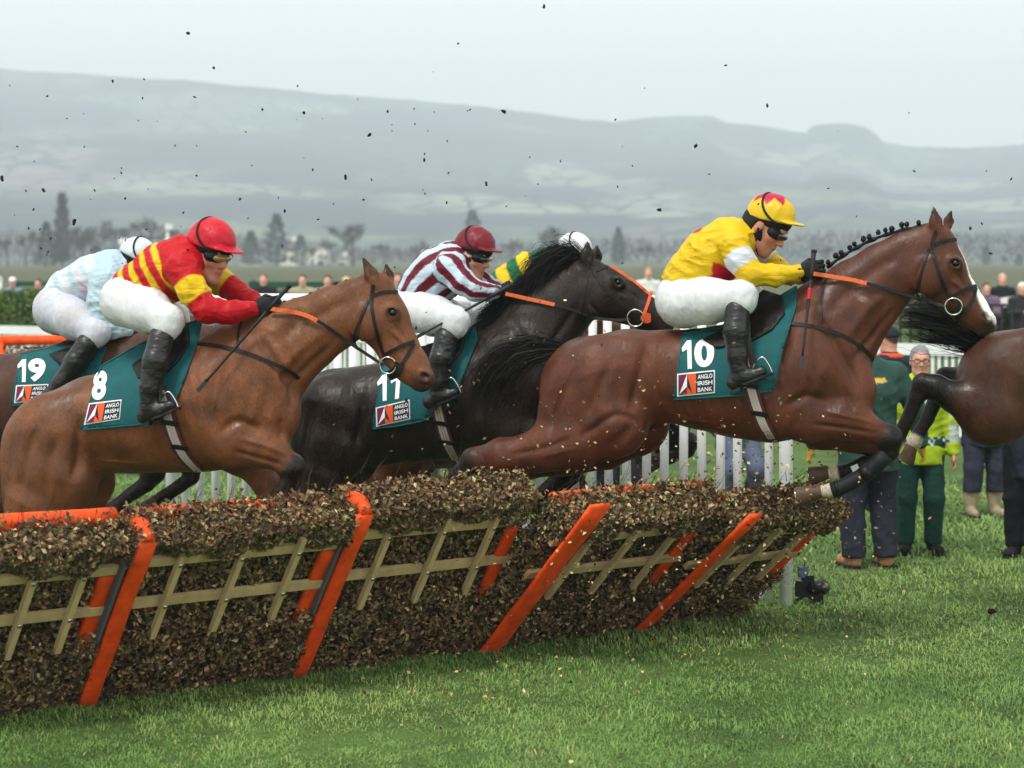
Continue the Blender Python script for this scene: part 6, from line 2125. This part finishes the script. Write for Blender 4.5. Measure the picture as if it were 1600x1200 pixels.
    jk = link('jacket', mesh_np('jacket', V * k, Q, True, C), CLOTH, root)
    # boots
    for s in (-1, 1):
        P, r = leg(s)
        sd = Sdf((-.35, -.45, -.01), (.35, .35, .55), vox * .8)
        a = P[2]
        sd.seg(a + (0, 0, -.01 + welly), a + (0, 0, -.03), .066 + .02 * (welly > 0), .058, .01)
        sd.seg(a + (0, .02, -.045), a + (s * .03, -.19, -.052), .046, .042, .02)
        sd.cut((0, 0, .004), (0, 0, -1), .006)
        V, Q = sd.mesh()
        bo = link('boot', mesh_np('boot', V * k, Q, True, np.tile(np.array(boots), (len(V), 1))), CLOTH, root)
        MB().box((np.array((a[0] + s * .018, a[1] - .085, .010))) * k, .05 * k, .15 * k, .010 * k).build('sole', BLACKPAD, bo)
    if hat is not None:
        sd = Sdf((-.2, -.3, 1.0), (.2, .25, 1.95), vox * .7)
        sd.ell(hc + (0, .012, .055), (.092, .112, .085), None, .01)
        sd.cut(hc + (0, 0, .035), (0, 0, -1), .006)
        sd.ell(hc + (0, -.10, .045), (.07, .055, .010), None, .01)
        V, Q = sd.mesh()
        link('hat', mesh_np('hat', V * k, Q, True, np.tile(np.array(hat), (len(V), 1))), CLOTH, root)
    return root, hc * k, R, k, arm, jk

def hivis(V, C, arm):
    """green and white chequer band and pale reflective bands"""
    silver, green = np.array(rgb(190, 198, 196)), np.array(rgb(40, 92, 60))
    z = V[:, 2]
    body = np.abs(V[:, 0]) < .24
    b = body & (z > .93) & (z < 1.0)
    ch = ((np.floor(V[:, 0] / .035) + np.floor(z / .035)) % 2) > 0
    C[b & ch] = green; C[b & ~ch] = silver
    C[body & (np.abs(z - 1.30) < .028)] = silver
    for P, r in arm:
        d, t = polyparam(V, P)
        m = (~body) & ((np.abs(t - .75) < .09) | (np.abs(t - 1.45) < .09))
        C[m] = silver
    return C
def green_back(V, C, arm):
    m = (V[:, 1] > .02) & (np.abs(V[:, 0] + .02) < .07) & (np.abs(V[:, 2] - 1.36) < .018)
    C[m] = rgb(206, 168, 84)
    return C
DKGREEN, NAVY, BLK = rgb(46, 76, 70), rgb(40, 42, 54), rgb(28, 28, 32)
s1 = bystander(1357, 886, 1.86, 172, 'person in dark green jacket seen from behind, navy waterproof trousers and yellow gloves', DKGREEN, NAVY, rgb(168, 122, 86), hair=rgb(60, 50, 44),
               gloves=rgb(208, 160, 60), arms=('wide', 'wide'), wide=1.12, jlen=.72, vox=.014, extra=green_back, hat=rgb(40, 56, 52))
s3 = bystander(1437, 864, 1.66, 4, 'grey-haired person with glasses in bright yellow reflective jacket', rgb(172, 194, 40), rgb(28, 62, 56), rgb(24, 24, 26), hair=rgb(128, 128, 130),
               arms=('down', 'down'), jlen=.78, vox=.0125, extra=hivis)
# glasses and radio
def glasses(p):
    root, hc, R, k, arm, jk = p
    g = empty('spectacles', (0, 0, 0), 0, parent=root)
    fm = material('spectacle_frame', rgb(40, 38, 38), rough=.4)
    for s in (-1, 1):
        ring = [hc + (s * .034 + .024 * math.cos(a), -.105, .008 + .018 * math.sin(a)) for a in np.linspace(0, 6.283, 15)]
        MB().tube(ring, .003, 6, False).build('spectacle_rim', fm, root, True)
        MB().tube([hc + (s * .058, -.103, .012), hc + (s * .082, .0, .012)], .003, 6).build('spectacle_arm', fm, root, True)
    MB().tube([hc + (-.012, -.108, .012), hc + (.012, -.108, .012)], .003, 6).build('spectacle_bridge', fm, root, True)
    bpy.data.objects.remove(g)
    V = hc + (0, -.10, -.17)
    MB().box(V, .035, .03, .06).build('shirt_front', material('white_shirt', rgb(220, 222, 226), rough=.7), root)
glasses(s3)
s2 = bystander(1392, 800, 1.74, 150, 'person in green and navy coat with orange collar behind the stewards', rgb(34, 40, 54), rgb(30, 34, 44), BLK, hat=rgb(36, 40, 46), arms='down', wide=1.05)
MB().tube([s2[1] + (.10 * math.cos(a), .09 * math.sin(a) + .02, -.15) for a in np.linspace(0, 6.283, 15)], .034, 8, False).build('orange_collar', material('orange_fleece', rgb(222, 78, 46), rough=.9), s2[0], True)
s4 = bystander(1537, 806, 1.66, -8, 'person in dark navy coat and beige wellington boots under the departing horse', rgb(34, 38, 52), rgb(48, 50, 66), rgb(150, 138, 112), gloves=rgb(26, 26, 30), arms=('hips', 'down'), welly=.16, wide=1.1, jlen=.70, vox=.015)
s5 = bystander(1608, 870, 1.72, 20, 'person in dark coat and black trousers at the right edge', rgb(36, 40, 52), rgb(22, 22, 28), BLK, arms='forward', jlen=.66, vox=.015)
b1 = bystander(922, 792, 1.70, 10, 'crouching person in dark navy behind the white pickets left of the hooves', rgb(44, 40, 58), rgb(40, 40, 58), BLK, arms='forward', crouch=.35, vox=.022)
b2 = bystander(1155, 806, 1.74, -14, 'crouching person in green jacket and blue-grey trousers behind the right pickets', rgb(38, 82, 78), rgb(84, 92, 116), BLK, arms='hips', crouch=.45, vox=.022)
b3 = bystander(975, 770, 1.72, 0, 'standing person in dark clothes behind the pickets near the middle', rgb(38, 38, 50), rgb(46, 44, 58), BLK, arms='down', vox=.022)

def far_person(px, head_y, label, jk, tr, hair, d=46.0, hat=None, arms='fold', paper=False, face=0, hgt=1.74):
    z = H - (head_y - HY) * d / F - hgt * 1.02
    r = bystander(px, 0, hgt, face, label, jk, tr, BLK, d=d, z0=z, hair=hair, hat=hat, arms=arms, vox=.025, group='spectators behind the rails', skin=rgb(212, 160, 140))
    if paper:
        MB().box(np.array((.02, -.36, 1.18)), .15, .012, .10, rot2(8)).build('race_card', WHITE_PRINT, r[0])
    return r
far_person(412, 426, 'spectator in black coat holding a white paper beside the bench', rgb(30, 32, 36), BLK, rgb(120, 90, 66), 44, arms='paper', paper=True)
far_person(473, 427, 'spectator in beige top left of the plaited mane', rgb(158, 150, 122), rgb(90, 86, 78), rgb(90, 70, 56), 44)
far_person(512, 428, 'spectator in beige jumper just above the plaits', rgb(166, 154, 124), rgb(80, 76, 70), rgb(84, 62, 50), 44)
far_person(541, 431, 'spectator in a straw hat behind the light brown crest', rgb(120, 116, 100), rgb(80, 76, 70), rgb(120, 96, 70), 45, hat=rgb(190, 168, 120))
far_person(622, 425, 'spectator peering out left of the striped jockey', rgb(140, 130, 120), rgb(80, 76, 70), rgb(84, 62, 50), 45)
far_person(1013, 416, 'spectator in white shirt left of the yellow silks', rgb(206, 208, 204), rgb(90, 90, 90), rgb(150, 120, 100), 45, arms='down')
far_person(1566, 426, 'man in black reading a white paper behind the railings', rgb(26, 28, 30), BLK, rgb(196, 150, 128), 44, arms='paper', paper=True)
far_person(1541, 440, 'spectator in purple coat beside the man in black', rgb(112, 92, 112), rgb(70, 30, 64), rgb(84, 60, 50), 43)
far_person(1597, 440, 'white-haired spectator in dark coat at the right edge', rgb(40, 40, 44), BLK, rgb(226, 218, 206), 43)
far_person(20, 432, 'spectator in white hat and light blue coat over the hedge', rgb(120, 156, 190), BLK, rgb(90, 70, 56), 52, hat=rgb(232, 232, 232))
far_person(60, 434, 'spectator in black coat over the hedge beside the white hat', rgb(32, 32, 36), BLK, rgb(70, 50, 40), 52)

# ------------------------------------------------------------------ the remote camera by the wing post
def ground_camera():
    p = ground_px(1262, 942)
    K = material('black_camera_body', rgb(22, 22, 25), rough=.4, var=.2, vscale=40)
    root = empty('remote_camera', tuple(p), math.radians(25), 'black remote camera on the grass beside the white wing post', 'camera')
    MB().box((0, 0, .10), .075, .045, .055).build('body', K, root)
    MB().box((0, 0, .17), .03, .035, .022).build('prism_housing', K, root)
    MB().tube([(.0, -.04, .11), (.02, -.09, .115), (.045, -.15, .12)], [.040, .042, .048], 16).build('lens', K, root, True)
    ln = MB().tube([(.047, -.152, .12), (.048, -.155, .12)], .036, 16).build('front_glass', LENS_DARK, root, True)
    MB().tube([(.05, -.10, .12), (.058, -.12, .14)], .052, 14).build('lens_hood', K, root, True)
    MB().box((-.04, .0, .215), .028, .022, .035).build('radio_trigger', material('blue_grey_plastic', rgb(70, 84, 110), rough=.5), root)
    MB().tube([(-.03, 0, .24), (-.02, 0, .30)], .004, 6).build('antenna', K, root, True)
    for a in (0.3, 2.4, 4.5):
        MB().tube([(0, 0, .06), (.10 * math.cos(a), .10 * math.sin(a), .0)], .010, 8).build('leg', K, root, True)
    MB().box((.06, -.02, .03), .035, .03, .03).build('battery_pack', K, root)
ground_camera()
R10, DR10, OF10, SD10 = build_horse(FR10, horse10, 'bay racehorse with white blaze leaping highest over the hurdle, cloth number 10')
R8, DR8, OF8, SD8 = build_horse(FR8, horse8, 'light brown racehorse wearing cloth number 8 at the near end of the hurdle')
R11, DR11, OF11, SD11 = build_horse(FR11, horse11, 'nearly black racehorse with loose mane and orange noseband, cloth number 11', 0.013)
R19, DR19, OF19, SD19 = build_horse(FR19, horse19, 'brown racehorse wearing cloth number 19 at the left edge', 0.016)
RG, DRG, OFG, SDG = build_horse(FRG, horseG, 'brown racehorse mostly hidden behind the black horse, muddy folded forefeet showing', 0.018)
RR, DRR, OFR, SDR = build_horse(FRR, horseR, 'brown racehorse leaving the right edge, black tail and hind legs in the air', 0.016)
K10 = build_jockey(FR10, J10, 'jockey in yellow silks and red-starred yellow cap riding number 10')
K8 = build_jockey(FR8, J8, 'jockey in red silks with yellow hoops and red cap riding number 8')
K11 = build_jockey(FR11, J11, 'jockey in maroon and pale blue striped silks, maroon cap, on the black horse')
K19 = build_jockey(FR19, J19, 'jockey in pale blue and pink silks bent low on number 19')
KG = build_jockey(FRG, JG, 'jockey with white cap and green and yellow hooped silks behind the black horse')
# ------------------------------------------------------------------ saddle cloths, saddles, bridles, reins, whips
DRC = {}
for _k, _f, _s in ((10, FR10, SD10), (8, FR8, SD8), (11, FR11, SD11), (19, FR19, SD19)):
    DRC[_k] = Drape(_f, _s, 5)
saddle_cloth(FR10, DRC[10], [(1067, 521), (1120, 514), (1180, 486), (1244, 447), (1243, 480), (1222, 545), (1207, 610), (1165, 617), (1110, 621), (1053, 624)], '10',
             [(1062, 533), (1116, 528), (1116, 572), (1066, 578)], [(1058, 584), (1117, 578), (1117, 614), (1058, 620)], "teal saddle cloth with white number 10, under the yellow jockey's boot")
saddle_cloth(FR8, DRC[8], [(158, 572), (205, 545), (262, 515), (316, 498), (308, 535), (284, 600), (264, 650), (215, 664), (170, 668), (127, 672)], '8',
             [(147, 580), (169, 578), (164, 624), (142, 626)], [(139, 630), (190, 624), (187, 655), (131, 664)], "teal saddle cloth with white number 8, on the light brown horse")
saddle_cloth(FR11, DRC[11], [(600, 562), (640, 545), (700, 535), (742, 510), (745, 530), (718, 600), (702, 636), (660, 658), (620, 666), (582, 670)], '11',
             [(586, 588), (630, 580), (628, 622), (590, 628)], [(587, 637), (640, 624), (641, 655), (588, 667)], "teal saddle cloth with white number 11, on the black horse flank")
saddle_cloth(FR19, DRC[19], [(32, 553), (80, 543), (150, 540), (166, 542), (150, 585), (112, 612), (60, 630), (18, 634)], '19',
             [(25, 562), (72, 559), (70, 596), (27, 597)], [(25, 602), (76, 600), (68, 626), (22, 630)], "teal saddle cloth with white number 19, on the brown horse at left edge")

STRIPE_W = material('pale_webbing', rgb(196, 184, 178), rough=.8, bump=.2, bscale=120)
STRIPE_M = material('maroon_webbing', rgb(86, 44, 52), rough=.8, bump=.2, bscale=120)
def saddle(fr, dr, flap, girth, leather, tread, label):
    c0 = dr.pts(np.array([flap[0][0]]), np.array([flap[0][1]]), 0.0)[0]
    root = fr.root('racing_saddle', label, 'saddle', base=tuple(c0))
    W, T = dr.poly(flap, 7, .034)
    o = link('flap', mesh_np('flap', W - c0, T, True), LEATHER, root); solidify(o, .014)
    G = np.array(girth, float)
    for dx, w, mt, of in ((0, .085, STRIPE_M, .020), (-4.2, .016, STRIPE_W, .0235), (4.2, .016, STRIPE_W, .0235), (0, .012, STRIPE_W, .0235)):
        V, Fs = dr.strap(G + (dx, 0), w, of)
        mb = MB(); mb.add(V - c0, Fs); mb.build('girth', mt, root)
    for t in (.35, .62):
        i = t * (len(G) - 1); a = G[int(i)] * (1 - i % 1) + G[min(int(i) + 1, len(G) - 1)] * (i % 1)
        V, Fs = dr.strap([(a[0] - 13, a[1] - 1), (a[0], a[1]), (a[0] + 13, a[1] + 3)], .03, .029)
        mb = MB(); mb.add(V - c0, Fs); mb.build('girth_loop', LEATHER, root)
    P = fr.loc(np.array([p[0] for p in leather]), np.array([p[1] for p in leather]), np.array([p[2] for p in leather]))
    N_ = np.tile(np.array((.2, -1.0, 0)), (12, 1))
    V, Fs = strap_geo(spline(P, 12) - c0, N_, .022, .006)
    mb = MB(); mb.add(V, Fs); mb.build('stirrup_leather', LEATHER, root)
    tx, ty, tn = tread
    s = fr.S(tx, tn)
    pts = [fr.loc(tx + dx, ty + dy, tn + dn) - c0 for dx, dy, dn in ((-16, 4, -.02), (-13, -14, -.01), (0, -30, 0), (11, -18, .0), (17, -4, 0), (-16, 4, -.02))]
    MB().tube(spline(pts[:5], 20), .006, 8).build('stirrup_iron', STEEL, root, True)
    MB().beam(fr.loc(tx - 18, ty + 5, tn) - c0, fr.loc(tx + 19, ty - 4, tn) - c0, .05, .014).build('stirrup_tread', LEATHER, root)
    return root
saddle(FR10, DRC[10], [(1098, 530), (1130, 512), (1168, 478), (1192, 452), (1222, 462), (1226, 490), (1205, 515), (1170, 534), (1120, 543)],
       [(1160, 545), (1168, 585), (1180, 630), (1193, 665), (1208, 690)], [(1168, 500, .36), (1172, 540, .385), (1180, 568, .39)], (1190, 588, .375), 'black racing saddle under the yellow jockey')
saddle(FR8, DRC[8], [(205, 570), (240, 545), (262, 520), (275, 500), (292, 505), (296, 535), (280, 560), (250, 590), (215, 590)],
       [(250, 610), (260, 645), (272, 685), (288, 715), (310, 738)], [(252, 560, .36), (250, 600, .385), (252, 622, .39)], (262, 642, .375), 'black racing saddle under the red and yellow jockey')
saddle(FR11, DRC[11], [(650, 545), (690, 530), (712, 505), (722, 500), (728, 515), (722, 545), (700, 575), (665, 580)],
       [(680, 620), (686, 650), (694, 680), (704, 705), (716, 725)], [(698, 545, .36), (696, 580, .38), (696, 604, .385)], (704, 620, .372), 'black racing saddle under the maroon striped jockey')
saddle(FR19, DRC[19], [(76, 553), (100, 545), (125, 540), (148, 545), (145, 560), (122, 575), (96, 572)],
       [(85, 610), (95, 640), (108, 670), (122, 690)], [(115, 570, .36), (100, 590, .38), (90, 606, .385)], (88, 622, .372), 'black racing saddle under the pale blue jockey')

LW = .017
def bridle(fr, dr, sp, label, ring, cheek, brow, nose, drop, throat, hand, rein_px, split, extra=(), band_mat=None):
    items = [('cheek_strap', cheek, .020, .003, LEATHER), ('browband', brow, .018, .003, LEATHER), ('noseband', nose, .020, .005, band_mat or LEATHER),
             ('throat_lash', throat, .014, .003, LEATHER)]
    if drop: items.append(('drop_strap', drop, .018, .003, LEATHER))
    items += list(extra)
    root, c0 = straps(fr, dr, 'bridle', label, 'bridle', items, ring, [(ring[0], ring[1], 13, .022)])
    P = [fr.loc(*hand)]
    for (x, y, o) in rein_px:
        P.append(dr.pts(np.array([x]), np.array([y]), o)[0])
    rein(fr, root, c0, np.array(P), split=split)
    # far rein, shorter run over the crest
    return root
bridle(FR10, DR10, horse10, 'black bridle with orange-gripped reins on the blazed number 10 horse', (1490, 479),
       [(1462, 360), (1456, 386), (1463, 412), (1471, 436), (1478, 455), (1487, 470)], [(1457, 384), (1474, 376), (1495, 374)], [(1484, 466), (1506, 453), (1526, 446)],
       [(1526, 449), (1521, 466), (1504, 490), (1494, 504)], [(1452, 388), (1441, 420), (1432, 455), (1440, 472)], (1268, 427, .13),
       [(1330, 437, .03), (1366, 446, .03), (1420, 462, .03), (1455, 472, .035), (1480, 479, .03)], .42,
       extra=[('bit_guard', [(1486, 492), (1496, 487), (1503, 478)], .045, .004, LEATHER)])
bridle(FR8, DR8, horse8, 'black bridle with orange-gripped reins on the number 8 horse', (606, 571),
       [(583, 445), (580, 470), (584, 500), (590, 525), (595, 545), (602, 562)], [(580, 463), (600, 456), (622, 456)], [(600, 555), (626, 541), (648, 533)],
       [(648, 537), (638, 552), (624, 575), (616, 590)], [(576, 468), (562, 500), (553, 528), (558, 545)], (420, 482, .13),
       [(470, 490, .03), (502, 505, .03), (545, 535, .03), (580, 558, .035), (598, 570, .03)], .40,
       extra=[('bit_guard', [(606, 588), (618, 582), (624, 568)], .06, .004, LEATHER)])
bridle(FR11, DR11, horse11, 'bridle with bright orange noseband and cheek disc on the black horse', (993, 497),
       [(920, 402), (930, 428), (945, 450), (965, 472), (982, 488)], [(925, 425), (938, 420), (950, 416)], [(1004, 496), (1012, 475), (1018, 455)],
       None, [(918, 430), (912, 465), (908, 500)], (790, 459, .13),
       [(840, 470, .03), (882, 480, .03), (930, 496, .03), (965, 500, .035), (984, 498, .03)], .40,
       extra=[('orange_sheepskin_strip', [(955, 416), (985, 435), (1014, 458)], .016, .008, ORANGE_PRINT), ('orange_cheek_disc', [(1001, 497), (1009, 497), (1017, 497)], np.array([.02, .05, .064, .07, .064, .05]), .012, ORANGE_PRINT)], band_mat=ORANGE_PRINT)

def breastplate(fr, dr, label, path, up, base):
    straps(fr, dr, 'breast_girth', label, 'breast girth', [('chest_strap', path, .022, .004, LEATHER), ('neck_strap', up, .014, .004, LEATHER)], base)
breastplate(FR10, DR10, 'thin black breast girth across the blazed bay horse', [(1225, 503), (1260, 508), (1290, 514), (1325, 528), (1350, 545), (1366, 562)], [(1293, 425), (1284, 460), (1282, 512)], (1290, 514))
breastplate(FR8, DR8, 'thin black breast girth across the light brown horse', [(296, 535), (340, 540), (380, 550), (420, 565), (455, 582), (468, 592)], [(378, 495), (372, 520), (370, 546)], (380, 550))

whip(FR10, 1272, 392, 1254, 556, .20, .40, 'dark whip with red tape held upright by the yellow jockey', True)
whip(FR8, 452, 446, 322, 596, .18, .36, 'black whip slanting down across the number 8 horse shoulder')
whip(FR11, 800, 445, 660, 522, .20, .40, 'dark whip held flat across the maroon jockey knee')
# ------------------------------------------------------------------ flying turf and leaf scraps
CLOD = material('dark_turf_clod', rgb(36, 30, 27), rough=.95, var=.3, vscale=90)
def clods():
    g = np.random.default_rng(77)
    protos = []
    for i in range(7):
        bm = bmesh.new(); bmesh.ops.create_icosphere(bm, subdivisions=2, radius=1.0)
        ph = g.uniform(0, 6, 6)
        for v in bm.verts:
            c = v.co
            v.co = c * (1 + .35 * math.sin(3 * c.x + ph[0]) * math.cos(4 * c.y + ph[1]) + .25 * math.sin(7 * c.z + ph[2]) + g.uniform(-.15, .15))
            v.co.x *= 1.5; v.co.y *= .8; v.co.z *= .7
        me = bpy.data.meshes.new('turf_clod'); bm.to_mesh(me); bm.free(); me.materials.append(CLOD); protos.append(me)
    known = [(294, 52, 5), (850, 10, 4), (1087, 228, 6), (1030, 328, 5), (68, 297, 6), (3, 279, 6), (577, 211, 5), (540, 277, 5), (497, 343, 3), (410, 171, 4), (787, 174, 5), (716, 68, 3),
             (1516, 357, 5), (1199, 165, 4), (116, 345, 6), (116, 349, 4), (1548, 396, 4), (445, 330, 4), (568, 312, 4), (663, 250, 4), (475, 176, 5), (225, 124, 3), (176, 127, 3),
             (1550, 955, 6), (375, 311, 4), (760, 287, 5), (1134, 102, 3), (1580, 280, 3), (334, 106, 4)]
    pts = list(known)
    for i in range(105):
        x = g.uniform(0, 1000) if i % 4 else g.uniform(0, 1600)
        pts.append((x, 100 + 330 * g.beta(2.2, 1.6), g.uniform(1.2, 3.2)))
    for i, (x, y, r) in enumerate(pts):
        d = g.uniform(11.6, 14.5) if y < 900 else 12.6
        o = link('turf_clod', protos[i % 7], None, None, tuple(at_px(x, y, d)))
        s = r * .55 / F * d
        o.scale = (s, s, s * (3.5 if y > 900 else 1)); o.rotation_euler = tuple(g.uniform(0, 6.28, 3))
        tag(o, 'small dark clod of turf flying through the air', 'turf clod', 'clods of turf kicked up by the hooves')
clods()
def scraps():
    """leaf scraps knocked out of the brush, in the air and on the grass"""
    g = np.random.default_rng(88)
    P = []
    for n, cx, cy, sx, sy, d0, d1 in ((420, 1200, 760, 75, 75, 12.3, 13.6), (260, 1050, 740, 120, 70, 12.3, 13.0), (240, 950, 870, 130, 60, 11.9, 12.4), (120, 870, 640, 170, 80, 12.3, 12.8), (160, 1290, 860, 60, 60, 12.4, 13.6)):
        x, y = g.normal(cx, sx, n), g.normal(cy, sy, n); d = g.uniform(d0, d1, n)
        q = at_px(x, y, d) if False else np.stack([(x - CX) * d / F, d, H - (y - HY) * d / F], 1)
        P.append(q[q[:, 2] > .05])
    n = 500
    u = g.uniform(560, 1420, n); yy = 1115 - .139 * u + np.abs(g.normal(0, 55, n)) + 4
    s = (yy - HY) / H
    P.append(np.stack([(u - CX) / s, F / s, g.uniform(.02, .05, n)], 1))
    P = np.concatenate(P)
    V, T = leaves(len(P), P, np.tile((0, -.4, .8), (len(P), 1)), g, (.006, .016))
    C = PAL[g.choice([0, 1, 6, 2, 5, 5, 3], len(P))] * g.uniform(.6, 1.25, len(P))[:, None]
    o = link('leaf_scraps', mesh_np('leaf_scraps', V, T, False, np.repeat(C, 4, 0)), LEAF)
    tag(o, 'dry leaf scraps knocked from the brush, flying and on the grass', 'leaf scraps', kind='stuff')
scraps()
# ------------------------------------------------------------------ the hazy air
def haze():
    m = bpy.data.materials.new('hazy_air'); m.use_nodes = True
    nt = m.node_tree; nt.nodes.clear()
    out = nt.nodes.new('ShaderNodeOutputMaterial')
    pv = nt.nodes.new('ShaderNodeVolumePrincipled')
    pv.inputs['Color'].default_value = (0.78, 0.885, 1.0, 1)
    pv.inputs['Density'].default_value = 0.00050
    pv.inputs['Anisotropy'].default_value = 0.0
    nt.links.new(pv.outputs[0], out.inputs['Volume'])
    mb = MB(); mb.box((0, 2150, 199), 4600, 2250, 200)
    o = mb.build('haze', m)
    tag(o, 'thin grey winter haze over the course and hills', 'haze', kind='stuff')
haze()
